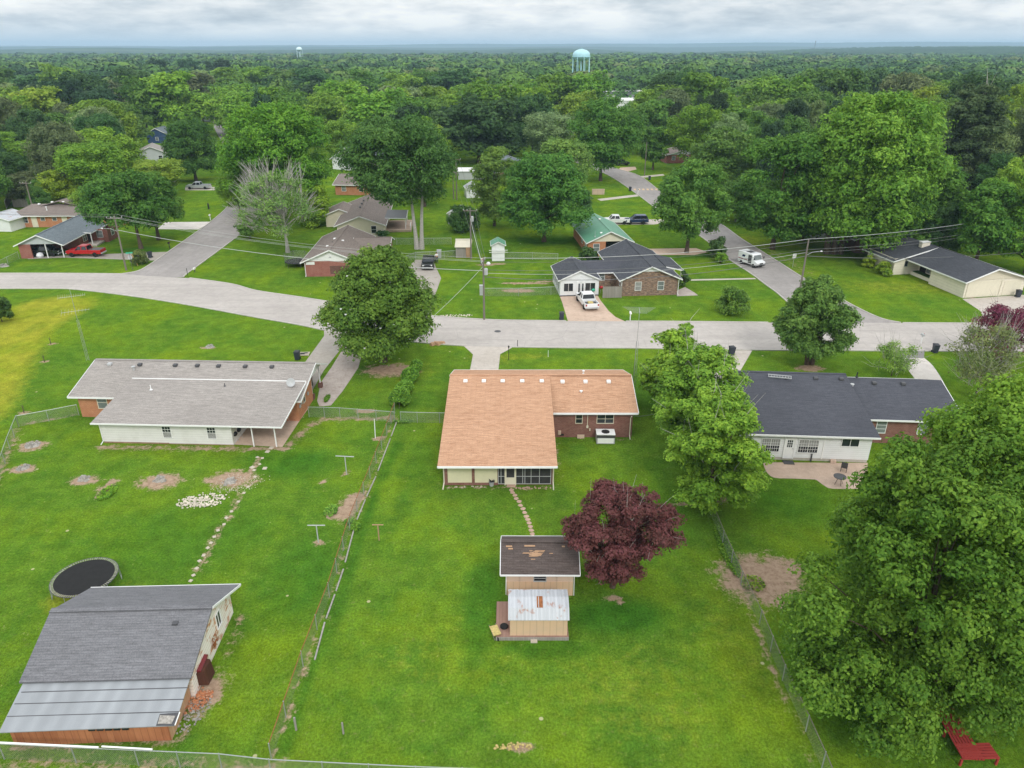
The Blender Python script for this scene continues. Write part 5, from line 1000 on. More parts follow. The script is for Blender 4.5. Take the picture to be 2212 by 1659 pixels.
H.win('f',0,.8,.9,1.9,1.1,3,2); H.door('f',0,3.5,.95,2.0,'offwhite',0.02,False); H.win('f',0,5.3,1.3,.8,.6,1,2); H.win('f',0,7.6,1.3,.8,.6,1,2); H.door('f',0,9.5,.9,2,'offwhite',.02,False); H.pipe(6.2,1.2,3.1,.6,.08,'white',True); H.vent(6.6,3.0,4.3,'white'); H.vent(8.8,3.0,4.3,'white'); H.vent(3.9,3.0,3.9,'white')
H.gable(15.5,20.5,-1,6,2.4,'v',1.3,.4,.4,'sh_brown','br_orange','pinkwall'); H.done()
H=House('brown_roof_house','red brick house with brown-grey roof and white gable, behind the magnolia','house',(-32.2,111.3),2,world=True)
H.walls(0,8.2,0,16.5,2.45,'br_red'); H.gable(0,8.2,0,16.5,2.45,'v',1.75,.5,.5,'sh_brown',None,'white')
MB().box(.25,-.04,1.9,1.6,-.01,2.35).build('soffit_board',M['white'],H.e); MB().box(3.9,-.04,.4,7.2,-.015,1.7).build('bricked_opening',M['br_dark'],H.e)  # plain white board and a dark brick panel on the front wall
H.m('gable_vent','grey').lathe([(.0,0),(.18,0),(.18,.05),(.0,.05)],12,(4.1,-.06,3.1)); H.spout(.1,0,2.4); H.gable(6.5,12.0,7.5,14,2.4,'u',1.1,.4,.4,'sh_brownx','br_red','white')
for u,v,z in ((3.4,8.2,3.9),(4.9,7.0,3.85),(3.0,4.0,3.7)): H.vent(u,v,z,'white')
H.pipe(3.5,5.5,3.85,.4,.05); H.done()
H=House('beige_gable_house','beige sided house with brown-grey roof and black roofed porch left of the twin trunk tree','house',(-32.6,136.6),5,world=True)
H.walls(0,8.6,0,22,2.45,'sd_cream'); H.gable(0,8.6,0,22,2.45,'v',1.6,.5,.5,'sh_brown',None,'sd_cream'); H.plane([(8.5,5,2.62),(12.6,5,2.5),(12.6,13,2.5),(8.5,13,2.62)],'darkgrey',.12,'white',(0,1)); 
for v in (5.2,9,12.8): H.post(12.4,v,2.4,.12)
H.gable(-3.5,2,10,17,2.4,'v',1.1,.4,.4,'sh_brown','sd_cream','sd_cream'); H.win('f',0,6.3,.9,.9,1.3,1,2); MB().box(8.6,4.2,.02,13.5,13.4,.4).build('porch_slab',M['tanconcrete'],H.e); MB().box(8.62,6.5,.4,8.66,7.5,2.3).build('porch_door',M['black'],H.e)
m=MB()
for k in range(8): m.box(13.3,4.3+k*.45,.4,13.36,4.36+k*.45,1.2)
m.box(13.28,4.3,1.15,13.4,7.6,1.22); m.build('porch_railing',M['white'],H.e)
for v in (8.5,12,15.5): H.vent(3.6,v,4.05,'darkgrey')
H.done()
def ranch(px,base,w,d,yaw,roof,wall,label,axis='u',h=2.5,rise=1.5,gm=None,name='far_house',dk=True):
    X,Y=g(px,base); H=House(name,label,'house',(X,Y),yaw,world=True); H.walls(-w/2,w/2,0,d,h,wall); H.gable(-w/2,w/2,0,d,h,axis,rise,.5,.5,roof,None,gm or wall)
    n=max(1,int(w/4))
    for k in range(n): H.win('f',0,-w/2+w*(k+.5)/n-.5,.95,1.0,1.15,1,2,'white','glass' if k%2 else 'paleglass')
    return H.done()
ranch(341,309,7,9,4,'sh_slate','bluewall','navy blue gabled house with white square window, half hidden in the left trees','v',3.4,1.8)
ranch(330,352,10,10,20,'sh_grey','graywall','pale hip roofed house in the trees left of the lollipop tree','v',2.6,2.2)
ranch(312,402,12,9,8,'sh_brownx','sd_cream','house with low brown roof behind the pale driveway trees at the left')
ranch(750,368,11,13,-30,'sh_slate','sd_white','steep gabled white and grey house between the bright tree and the twin trunk tree','v',3.0,3.2)
ranch(800,422,17,12,-4,'sh_brownx','br_orange','orange brick house with brown-grey roof directly behind the beige gabled house')
ranch(1128,392,14,16,18,'sh_slate','br_mix','slate roofed house behind the pale trees in the middle','v',2.6,2.4)
ranch(1483,352,13,8,8,'sh_brownx','br_red','small red brick house with white gable right of the small lawn tree','v',2.5,1.6,'sd_white')
ranch(1835,485,9,13,10,'sh_slate','sd_white','white two storey gabled house hidden beneath the giant tree','v',3.6,2.3)
ranch(1893,548,7.5,8,-6,'sh_slate','br_dark','brown brick house with grey gable and white carport posts under the giant tree','v',2.5,1.8,'graywall')
ranch(2090,372,12,8,-25,'whiteroof','bluewall','blue house with pale flat roof in the far right trees','u',2.5,.5)
ranch(2118,408,14,9,-20,'sh_tan','br_red','house with red-brown roof at the far right edge of town')
ranch(470,262,16,9,5,'sh_slate','sd_white','far white house at the end of the west lane')
ranch(298,232,12,8,5,'whiteroof','sd_white','far small pale roofed building in the left wood')
ranch(135,165,26,14,5,'whiteroof','sd_white','distant white building with a red sign in the left wood','u',5,1)
ranch(1102,205,20,10,0,'whiteroof','sd_white','distant white building left of the big water tower','u',4,1)
ranch(2175,192,16,8,0,'whiteroof','sd_white','distant white roofed barns at the far right','u',3,1)
# white industrial building
X,Y=g(1338,216,7.2); t=T('industrial_building','low white flat roofed industrial building rising above the trees','building',(X,Y,0),R(8)); 
MB().box(-13,-6,0,16,40,7.0).build('wall',M['sd_white'],t); MB().box(-13.3,-6.3,7.0,16.3,40.3,7.4).build('roof',M['white'],t); MB().box(-2,22,7.4,20,44,10.2).build('upper_hall',M['galvroof'],t); MB().box(-2.3,21.7,10.2,20.3,44.3,10.5).build('upper_roof',M['white'],t)
for k in range(4): MB().box(-9+k*3,14,7.4,-7.6+k*3,15.4,8.6).build('rooftop_unit',M['grey'],t)
# white shed corner at the left edge, far-left fence etc.
ranch(-6,500,6,5,-5,'whiteroof','sd_white','small white metal building cut by the left edge behind the street','v',2.3,.9,name='small_building')
# ---- small outbuildings across the street
H=House('storage_shed','small weathered shed with pale tan metal roof and leaning orange board','shed',(g(985,557)[0],g(985,557)[1]),0,world=True)
H.walls(0,2.5,0,4.2,1.9,'greyfence'); H.plane([(-.15,-.3,1.92),(2.7,-.3,1.92),(2.7,2.1,2.45),(-.15,2.1,2.45)],'offwhite',.06,None); H.plane([(2.7,2.1,2.5),(2.5,4.6,2.2),(-.35,4.6,2.2),(-.15,2.1,2.5)],'offwhite',.06,None); MB().box(1.75,-.25,.1,2.5,-.12,1.9).build('leaning_board',M['plywood'],H.e); H.done()
X,Y=g(1014,553); MB().lathe([(.27,0),(.3,.4),(.28,.85),(.0,.86)],12).build('barrel',M['bluebin'],loc=(X,Y,0)); o=bpy.data.objects['barrel']; tag(o,'blue plastic barrel beside the tan roofed storage shed','barrel')
H=House('playhouse','tall narrow white shed with green metal roof and a picket rail','shed',(g(1063,564)[0],g(1063,564)[1]),3,world=True)
H.walls(0,2.1,0,2.6,2.7,'sd_white'); H.gable(0,2.1,0,2.6,2.7,'v',.55,.2,.35,'green',None,'sd_white',t=.06); m=MB().box(-.5,-.25,1.85,2.6,-.2,1.92).box(-.5,-.25,1.5,2.6,-.2,1.57)
for k in range(12): m.box(.0+k*.19,-.27,1.45,.06+k*.19,-.22,1.95)
m.build('picket_rail',M['white'],H.e); H.done()
H=House('white_shed','white sided garden shed with pale grey roof beside the dark thicket','shed',(g(968,484)[0],g(968,484)[1]),-12,world=True); H.walls(0,3.2,0,4,2.2,'sd_white'); H.gable(0,3.2,0,4,2.2,'v',.8,.2,.2,'whiteroof',None,'sd_white'); H.done()
H=House('white_shed','white garden shed with pale grey gable roof behind the utility pole','shed',(g(1008,428)[0],g(1008,428)[1]),10,world=True); H.walls(0,3.4,0,4,2.2,'sd_white'); H.gable(0,3.4,0,4,2.2,'v',1.0,.2,.2,'whiteroof',None,'sd_white'); H.done()
H=House('lean_shed','low white roofed lean-to shed near the brown board fence','shed',(g(990,388)[0],g(990,388)[1]),0,world=True); H.walls(0,5,0,4,2.1,'graywall'); H.plane([(-.3,-.3,2.2),(5.3,-.3,2.2),(5.3,4.3,2.6),(-.3,4.3,2.6)],'white',.08,None); H.done()
H=House('white_trailer','small white trailer standing on end near the brown board fence','trailer',(g(1032,390)[0],g(1032,390)[1]),20,world=True); H.walls(0,2.4,0,3,2.3,'sd_white',.3); H.plane([(0,0,2.35),(2.4,0,2.35),(2.4,3,2.35),(0,3,2.35)],'white',.06,None); H.done()
# ================================================================ fences
def fence(name,label,pts,h=1.15,step=2.8,fabric='chain',rail='galv',post='galv',cat='fence',world=False,postr=.03):
    P=[Vector((*(p if world else g(*p)),0)) for p in pts]; o=P[0].copy(); t=T(name,label,cat,o)
    P=[p-o for p in P]; rl=MB(); rl.tube([(p.x,p.y,h) for p in P],.025,6); rl.build('top_rail',M[rail],t)
    fb=MB()
    for a,b in zip(P[:-1],P[1:]): fb.quad((a.x,a.y,.02),(b.x,b.y,.02),(b.x,b.y,h),(a.x,a.y,h))
    fb.build('fence_mesh',M[fabric],t)
    me=None; L=0
    for a,b in zip(P[:-1],P[1:]):
        n=max(1,round((b-a).length/step))
        for k in range(n+(1 if b is P[-1] else 0)):
            c=a.lerp(b,k/n)
            if me is None:
                po=MB().tube([(0,0,0),(0,0,h+.05)],postr,6).build('post',M[post],t); me=po.data
            else: po=link('post',me,t)
            po.location=c
    return t
fence('chain_link_fence','long chain-link fence with rusty rail between the left yard and the middle yard',[(853,893),(836,940),(800,1035),(756,1145),(712,1290),(655,1440),(618,1550),(587,1642)],1.15,2.6,rail='rust')
fence('chain_link_fence','chain-link fence and gate across the end of the left driveway',[(668,901),(735,903),(853,912)],1.1,1.6)
fence('chain_link_fence','short chain-link gate between the hedge and the tan roofed house',[(866,912),(902,913),(950,914),(968,914)],1.1,1.6)
fence('chain_link_fence','chain-link fence along the bottom edge of the yards',[(-60,1637),(10,1640),(165,1648),(300,1654),(480,1662),(587,1674),(700,1680),(900,1690),(1100,1697),(1320,1702),(1500,1706),(1760,1716)],1.1,2.7)
fence('chain_link_fence','thin chain-link fence along the right side of the middle yard',[(1535,1112),(1560,1175),(1600,1265),(1640,1350),(1690,1470),(1740,1580),(1775,1660),(1800,1720)],1.15,2.7,rail='pole')
fence('chain_link_fence','chain-link fence from the brick corner of the left house to the yard corner',[(171,897),(106,910),(41,922)],1.15,2.8)
fence('chain_link_fence','chain-link fence along the left edge of the left yard',[(41,922),(22,970),(0,1035),(-30,1120)],1.15,2.6)
fence('chain_link_fence','chain-link fence in the grass between the utility pole and the white sunroom',[(1046,640),(1120,640),(1190,637),(1205,636)],1.2,4)
fence('chain_link_fence','chain-link fence across the lawn behind the two small sheds',[(1085,560),(1150,561),(1205,563)],1.2,5)
fence('chain_link_fence','chain-link fence behind the twin trunk tree',[(815,528),(900,529),(975,528)],1.2,4)
fence('chain_link_fence','short chain-link fence ending at the black pickup driveway',[(870,572),(898,560),(960,558),(985,556)],1.2,3)
fence('chain_link_fence','chain-link fence at the left corner of the carport house',[(42,559),(18,571),(-20,590)],1.2,3)
fence('board_fence','weathered board fence between the white sunroom and the tumbled brick wall',[(1302,644),(1342,643)],1.7,2.2,'greyfence','pole','greyfence',postr=.05)
fence('board_fence','grey board fence behind the orange brick house',[(30,448),(90,446),(160,442),(225,440)],1.8,2.5,'greyfence','pole','greyfence',postr=.05)
fence('board_fence','pale leaning board fence climbing behind the orange brick house',[(14,452),(26,432),(38,424)],1.8,2.5,'greyfence','white','greyfence',postr=.05)
fence('board_fence','brown board fence behind the small white sheds',[(975,378),(1010,377),(1045,376)],1.8,2.5,'greyfence','pole','greyfence',postr=.05)
P=[Vector((*g(*p),0)) for p in [(852,912),(838,948),(806,1030),(783,1080),(762,1130),(735,1230),(716,1285),(694,1345),(668,1440)]]; o=T('edging_strip','pale concrete edging strip along the foot of the long fence','edging',P[0])
m=MB()
for i,(a,b) in enumerate(zip(P[:-1],P[1:])): m.beam(a-P[0]+Vector((.22,0,.03)),a.lerp(b,.86)-P[0]+Vector((.22,0,.03)),.09,.06)
m.build('strip',M['stump'],o)['kind']='stuff'
o=T('fallen_rail','long white pipe laid along the bottom fence rail below the barn','pipe',(0,0,0)); a=g3(-40,1637,1.2); b=g3(245,1651,1.2); a=(a[0],a[1]+1.2*0,1.2)
A=g(-40,1638); B=g(225,1651); A2=g(232,1649); B2=g(340,1656); MB().tube([(A[0],A[1],1.2),(B[0],B[1],1.2)],.05,6).tube([(A2[0],A2[1],1.2),(B2[0],B2[1],1.22)],.045,6).build('pipe',M['white'],o)
# ================================================================ poles and wires
def catenary(a,b,sag,n=14):
    a,b=Vector(a),Vector(b); return [tuple(a.lerp(b,i/n)-Vector((0,0,sag*4*(i/n)*(1-i/n)))) for i in range(n+1)]
def pole(px,base,h,label,arm=None,arms=1,transformer=False,lampdir=None,lean=(0,0),r=.15):
    X,Y=g(px,base); t=T('utility_pole',label,'utility pole',(X,Y,0)); t.rotation_euler=(R(lean[0]),R(lean[1]),0)
    MB().tube([(0,0,0),(0,0,h)],[r,r*.68],10).build('pole_shaft',M['pole'],t)
    if arm is not None:
        a=R(arm); d=Vector((math.cos(a),math.sin(a),0))*1.1; MB().beam(Vector((0,-.12,h-.35))-d,Vector((0,-.12,h-.35))+d,.1,.12).build('crossarm',M['pole'],t)
        for k in (-1,-.45,1):
            p=Vector((0,-.12,h-.28))+d*k; MB().lathe([(.05,0),(.07,.06),(.05,.12),(.07,.16),(.03,.22)],8,tuple(p)).build('insulator',M['grey'],t)
    if transformer: MB().lathe([(.0,0),(.24,.02),(.25,.75),(.2,.85),(.0,.88)],14,(.32,-.12,h-2.1)).build('transformer',M['grey'],t)
    if lampdir is not None:
        a=R(lampdir); d=Vector((math.cos(a),math.sin(a),0)); z=h*.72; m=MB().tube([Vector((0,0,z)),d*.9+Vector((0,0,z+.45)),d*1.9+Vector((0,0,z+.55))],.03,6).build('lamp_arm',M['grey'],t); c=d*2.15+Vector((0,0,z+.48))
        MB().lathe([(.0,0),(.12,.0),(.17,.06),(.10,.15),(.0,.17)],10,tuple(c)).build('lamp_head',M['lamp'],t)
    return t,Vector((X,Y,h))
p1,T1=pole(273,584,8.7,'leaning utility pole with street lamp at the corner beside the stop sign',10,lampdir=190)
p2,T2=pole(1046,690.5,8.2,'utility pole with crossarm and transformer beside the near street',80,transformer=True)
p3,T3=pole(1726,640,8.3,'utility pole with street lamp at the curve behind the rounded tree',None,lampdir=5)
p4,T4=pole(1018,560,8.5,'utility pole with transformer beside the tan roofed storage shed',0,transformer=True)
p5,T5=pole(987,432,9.5,'thin distant utility pole right of the twin trunk tree',0)
p6,T6=pole(172,300,10,'far utility pole rising from the left trees',0)
p7,T7=pole(1392,380,9,'bare grey pole beside the small flat topped lawn tree',None)
p8,T8=pole(980,430,9.5,'thin distant utility pole nearest the twin trunk tree',None)
p9,T9=pole(672,230,11,'far pole in the wood below the small water tower',0); p10,T10=pole(78,478,8,'thin pole in the left trees above the orange brick house',0)
wn=0
def wire(a,b,sag,r=.014,label='',mat='wire',grp=None):
    global wn; t=T('power_line',label,'power line',tuple(a),group=grp); o=Vector(a)
    MB().tube([Vector(p)-o for p in catenary(a,b,sag)],r*1.35,5).build('cable',M[mat],t)
Rt=Vector((95,128,7.8)); Lf=Vector((-105,121,8.5))
for k,(dy,dz) in enumerate(((-1,0),(-.4,0),(1,0))):
    wire(T1+Vector((0,dy,dz)),T2+Vector((-.2,dy*.9,dz-.2)),1.0,.012,'thin upper power line between the stop sign pole and the near street pole','palewire','three upper lines of the western span')
wire(T1+Vector((0,0,-2.2)),T2+Vector((0,0,-1.6)),1.1,.03,'thicker pale cable lowest between the stop sign pole and the near street pole','palewire')
for k,(dz,r) in enumerate(((0,.026),(-.45,.016),(-1.5,.022),(-1.9,.02))):
    wire(T2+Vector((0,.3-k*.1,dz)),T3+Vector((0,0,dz)),.9+.1*k,r,f'{["topmost","second","third","lowest"][k]} cable crossing above the white sunroom to the lamp pole at the curve','palewire' if k in(0,3) else 'wire')
    wire(T3+Vector((0,0,dz)),Rt+Vector((0,0,dz)),.9+.1*k,r,f'{["topmost","second","third","lowest"][k]} cable running right from the lamp pole over the cream house','palewire' if k==0 else 'wire')
for k in range(3): wire(T2+Vector((-.3+.3*k,0,-.2)),T4+Vector((-1+k*.9,0,-.2)),.35,.014,'thin line between the near street pole and the storage shed pole','wire','lines between the two middle poles'); wire(T4+Vector((-1+k*.9,0,-.2)),T5+Vector((-1+k*.9,0,-.2)),.5,.014,'thin line running back from the storage shed pole','wire','lines running back from the shed pole')
wire(T2+Vector((0,0,-1.2)),T4+Vector((0,0,-1.6)),.3,.03,'thick pale cable between the near street pole and the storage shed pole','palewire')
for k,(dy,dz) in enumerate(((-1,0),(-.4,0),(1,0))): wire(T1+Vector((0,dy,dz)),Vector((-150,140,9))+Vector((0,dy,dz)),1.2,.014,'thin power line running left from the stop sign pole over the carport house','wire','lines running left from the stop sign pole')
WP=Vector((*g(811,947),0)); WT=Vector((WP.x,WP.y,2.9))
wire(T2+Vector((0,0,-1.0)),Vector((*g(838,776),0.6)),.5,.016,'pale guy wire slanting down from the near street pole past the magnolia','palewire')
wire(Vector((11.0,59.2,2.2)),Vector((*g(1455,975),4.6)),.3,.012,'dark cable from the tan roofed house to the yard lamp','wire')
wire(T3+Vector((0,0,-2.4)),T2+Vector((0,0,-2.4)),1.6,.03,'dark lowest telephone cable with slack coils above the tumbled brick house','wire')
wire(T3+Vector((0,0,-2.4)),Vector((100,118,4.4)),1.4,.03,'dark sagging telephone cable running right above the cream house lawn','wire')
o=T('clothes_pole','single tall white pole in a bare circle beside the gate fence','pole',WP); MB().tube([(0,0,0),(0.05,0,2.0)],.04,6).build('shaft',M['white'],o)
# yard lamp
X,Y=g(1455,990); t=T('yard_lamp','white yard lamp on a curved arm between the green layered trees','lamp',(X,Y,0)); MB().tube([(0,0,0),(0,0,4.7)],[.12,.09],8).build('pole_shaft',M['pole'],t); MB().tube([(0,0,4.6),(-.25,-.1,4.95),(-.6,-.15,5.0),(-.85,-.2,4.92)],.025,6).build('lamp_arm',M['grey'],t); MB().lathe([(.04,.22),(.14,.16),(.24,.05),(.2,0.0),(.0,-.03)][::-1],12,(-.95,-.2,4.72)).build('lamp_head',M['lamp'],t)
# antenna towers
def antenna(px,base,h,label,mast,booms,tower=True):
    X,Y=g(px,base); t=T('antenna_mast',label,'antenna',(X,Y,0)); m=MB()
    if tower:
        for a in (0,2.09,4.19): m.tube([(.16*math.cos(a),.16*math.sin(a),0),(.12*math.cos(a),.12*math.sin(a),h)],.018,5)
        n=int(h/.35)
        for k in range(n):
            z=k*.35; a,b=(0,2.09,4.19)[k%3],(2.09,4.19,0)[k%3]; m.tube([(.14*math.cos(a),.14*math.sin(a),z),(.14*math.cos(b),.14*math.sin(b),z+.35)],.008,4)
    m.tube([(0,0,h if tower else 0),(0,0,mast)],.022,6); m.build('mast',M['galv'],t)
    for (z,L,n,rot,e0,e1,tl) in booms:
        b=MB(); a=R(rot); d=Vector((math.cos(a),math.sin(a),0)); s=Vector((-d.y,d.x,0)); c=Vector((0,0,z)); b.tube([c-d*L/2,c+d*L/2],.02,5)
        for k in range(n): f=k/(n-1); p=c-d*L/2+d*L*f; w=e0+(e1-e0)*f; b.tube([p-s*w/2+Vector((0,0,tl*w)),p,p+s*w/2+Vector((0,0,tl*w))],.009,4)
        b.build('antenna_boom',M['galv'],t)
antenna(190,778,4.9,'lattice antenna tower with two rod aerials behind the left house',8.4,[(5.9,2.7,9,28,2.6,.9,.0),(7.6,2.6,13,28,1.9,1.2,.05)])
antenna(1367,862,6.3,'tall thin antenna mast with rod aerial beside the tan roofed house',9.6,[(9.5,1.7,8,85,1.3,3.2,0)])
# clothesline T posts
def tpost(px,base,w,h,label,rz=0,mat='grey'):
    X,Y=g(px,base); t=T('clothesline_post',label,'clothesline post',(X,Y,0),R(rz)); MB().tube([(0,0,0),(0,0,h)],.045,8).build('upright',M[mat],t); MB().tube([(-w/2,0,h),(w/2,0,h)],.04,8).build('crossbar',M[mat],t)
tpost(749,1025,1.55,1.75,'grey T shaped clothesline post nearest the left house',-5); tpost(688,1172,1.25,1.5,'grey T shaped clothesline post beside the bare soil patch',0); tpost(819,1167,.8,1.35,'thin tan T shaped clothesline post in the middle yard',0,'plywood')
# ================================================================ vehicles
def wheels(t,xs,y,r,w=.24):
    me=None
    for x in xs:
        for s in (-1,1):
            tw=MB().lathe([(r*.62,-w/2),(r*.95,-w/2),(r,-w*.3),(r,w*.3),(r*.95,w/2),(r*.62,w/2)],18)
            o=tw.build('wheel',M['rubber'],t,smooth=False); o.location=(x,s*y,r); o.rotation_euler=(R(90),0,0)
            MB().lathe([(.0,-w*.42),(r*.62,-w*.42),(r*.64,w*.42),(r*.2,w*.46),(0,w*.46)],14).build('rim',M['rim'],o) if s<0 else MB().lathe([(.0,-w*.46),(r*.2,-w*.46),(r*.64,-w*.42),(r*.62,w*.42),(0,w*.42)],14).build('rim',M['rim'],o)
def vehicle(name,label,cat,px,base,yaw,paint,kind='pickup',L=5.7,Wd=1.95,bedmat=None,lift=0,world=None):
    X,Y=world or g(px,base); t=T(name,label,cat,(X,Y,.02),R(yaw)); h=Wd/2; x0,x1=-L/2,L/2
    z0=.42+lift; zb=1.08+lift; cab={'pickup':(-.75,1.35),'suv':(-L/2+.12,1.0),'sedan':(-1.5,1.0)}[kind]; zc=zb+.68 if kind!='sedan' else zb+.42
    if kind=='sedan': zb-=.15; zc=zb+.5
    b=MB()
    bl=[(x0,z0+.12),(x0+.12,z0),(x1-.25,z0),(x1,z0+.18),(x1-.02,zb-.22),(x1-.25,zb-.08),(cab[1]+.1,zb),(x0+.03,zb)]
    if kind=='pickup':
        fx=cab[0]-.05; b.prism_y([(fx,z0),(x1-.25,z0),(x1,z0+.18),(x1-.02,zb-.2),(x1-.25,zb-.06),(cab[1]+.1,zb+.02),(fx,zb+.02)],-h,h)
        b.box(x0,-h,z0,fx,h,z0+.25).box(x0+.02,-h,z0+.25,fx,-h+.09,zb).box(x0+.02,h-.09,z0+.25,fx,h,zb).box(x0,-h,z0+.25,x0+.07,h,zb)
    else: b.prism_y(bl,-h,h)
    body=b.build('body',M[paint],t,bevel=.05)
    a0,a1=cab; c=MB(); tx=.42 if kind!='suv' else .55; bk=.18 if kind=='pickup' else .35
    c.hexa([(a0,-h+.06,zb-.02),(a1,-h+.06,zb-.02),(a1,h-.06,zb-.02),(a0,h-.06,zb-.02)],[(a0+bk,-h+.22,zc-.05),(a1-tx-.15,-h+.22,zc-.05),(a1-tx-.15,h-.22,zc-.05),(a0+bk,h-.22,zc-.05)]); gl=c.build('window_glass',M['carglass'],t)
    r=MB().hexa([(a0+bk-.05,-h+.2,zc-.07),(a1-tx-.08,-h+.2,zc-.07),(a1-tx-.08,h-.2,zc-.07),(a0+bk-.05,h-.2,zc-.07)],[(a0+bk+.05,-h+.26,zc+.01),(a1-tx-.25,-h+.26,zc+.01),(a1-tx-.25,h-.26,zc+.01),(a0+bk+.05,h-.26,zc+.01)])
    for s in (-1,1):
        for (xa,xb) in ((a0,a0+bk),(a1,a1-tx-.12),((a0+a1)/2,(a0+a1)/2-.1)): r.beam((xa,s*(h-.055),zb),(xb,s*(h-.21),zc-.06),.09,.08)
    r.build('cab_roof',M[paint],t)
    for s in (-1,1):
        MB().box(x1-.16,s*(h-.38)-.17,zb-.34,x1+.012,s*(h-.38)+.17,zb-.16).build('headlight',M['lamp'],t); MB().box(x0-.012,s*(h-.14)-.09,zb-.36,x0+.1,s*(h-.14)+.09,zb-.08).build('tail_light',M['taillamp'],t)
        MB().box(a1-.35,s*(h+.02)-.09*(1 if s>0 else 1),zb+.02,a1-.2,s*(h+.12)+.04,zb+.2).build('mirror',M['black'],t)
    MB().box(x1-.05,-h*.6,z0+.22,x1+.015,h*.6,zb-.2).build('grille',M['black'],t); MB().box(x0-.14,-h+.08,z0-.02,x0+.02,h-.08,z0+.16).build('rear_bumper',M['grey'],t); MB().box(x1-.05,-h+.06,z0-.04,x1+.10,h-.06,z0+.15).build('front_bumper',M['grey'],t)
    if kind=='pickup': MB().box(x0+.08,-h+.1,z0+.26,a0-.06,h-.1,(z0+.30) if bedmat!='cover' else zb-.01).build('truck_bed',M['darkgrey' if bedmat in(None,'cover') else bedmat],t)
    wheels(t,(x0+1.05,x1-.95),h-.1,.37+lift*.3); return t
w=vehicle('pickup_truck','white pickup parked in front of the white sunroom, tail to the street','pickup truck',1268,659,99,'carwhite'); w.location.y+=.1
MB().box(-2.1,-.35,.74,-1.3,.3,.95).build('yellow_bag',M['straw'],w)
vehicle('pickup_truck','bright red crew cab pickup on the driveway beside the carport','pickup truck',188,552.5,181,'red','pickup',5.9,2.0,'cover',.12)
vehicle('pickup_truck','old black pickup parked inside the brick carport','pickup truck',101,552,3,'carblack','pickup',4.9,1.85)
vehicle('pickup_truck','black pickup with white bumper facing the camera at the top of the curved driveway','pickup truck',926,575,-88,'carblack','pickup',5.5,1.95,'cover')
vehicle('pickup_truck','silver crew cab pickup on the driveway beside the lollipop tree','pickup truck',430,408,182,'carsilver','pickup',5.8)
vehicle('pickup_truck','white pickup with loaded bed beside the green roofed house','pickup truck',1330,483,178,'carwhite','pickup',5.4,1.9,'pinkwall')
vehicle('suv','dark blue sport utility vehicle on the driveway behind the green roofed house','car',1374,483,182,'carblue','suv',4.7,1.9)
vehicle('parked_car','dark red car tucked under the carport of the left house','car',654,846,100,'darkred','sedan',4.5,1.8)
vehicle('pickup_truck','white pickup with a boat trailer in the trees at the left edge','pickup truck',78,322,5,'carwhite','pickup',5.6)
vehicle('parked_car','dark car half hidden under the tree where the east lane curves','car',1343,357,10,'carblack','suv',4.5)
vehicle('parked_car','silver car far up the west lane among the left trees','car',320,258,0,'carsilver','sedan',4.4)
vehicle('parked_car','white car glimpsed under the giant tree','car',1768,515,20,'carwhite','suv',4.6)
# mail truck
X,Y=g(1622,573); t=T('mail_truck','white boxy mail truck driving down the east lane','mail truck',(X,Y,.02),R(-62)); 
MB().prism_y([(-2.2,.42),(1.9,.42),(2.15,.55),(2.15,.95),(1.35,1.18),(1.02,2.05),(.8,2.12),(-2.2,2.15)],-.92,.92).build('body',M['carwhite'],t,bevel=.06)
MB().hexa([(1.34,-.78,1.24),(1.42,-.78,1.24),(1.42,.78,1.24),(1.34,.78,1.24)],[(1.04,-.74,1.92),(1.12,-.74,1.92),(1.12,.74,1.92),(1.04,.74,1.92)]).build('windshield',M['paleglass'],t)
for s in (-1,1):
    MB().box(.1,s*.925-.01,.6,.85,s*.925+.01,1.9).build('sliding_door',M['darkgrey'],t); MB().box(-2.1,s*.93-.006,.98,.0,s*.93+.006,1.03).build('stripe',M['red'],t); MB().box(-2.1,s*.932-.006,.92,.0,s*.932+.006,.97).build('stripe',M['carblue'],t)
    MB().hexa([(-1.3,s*.935-.005,1.35),(-.7,s*.935-.005,1.35),(-.7,s*.935+.005,1.35),(-1.3,s*.935+.005,1.35)],[(-1.15,s*.935-.005,1.7),(-.55,s*.935-.005,1.7),(-.55,s*.935+.005,1.7),(-1.15,s*.935+.005,1.7)]).build('emblem',M['carblue'],t)
    MB().box(2.08,s*.68-.12,.72,2.17,s*.68+.12,.9).build('headlight',M['lamp'],t); MB().box(1.5,s*1.05-.1,1.35,1.58,s*1.05+.1,1.65).build('mirror',M['black'],t)
MB().box(2.1,-.35,.6,2.18,.35,.85).build('grille',M['black'],t); MB().box(2.1,-.85,.4,2.25,.85,.52).build('front_bumper',M['black'],t); MB().box(-.9,-.5,2.15,.1,.5,2.2).build('roof_hatch',M['darkgrey'],t); wheels(t,(-1.35,1.35),.82,.33)
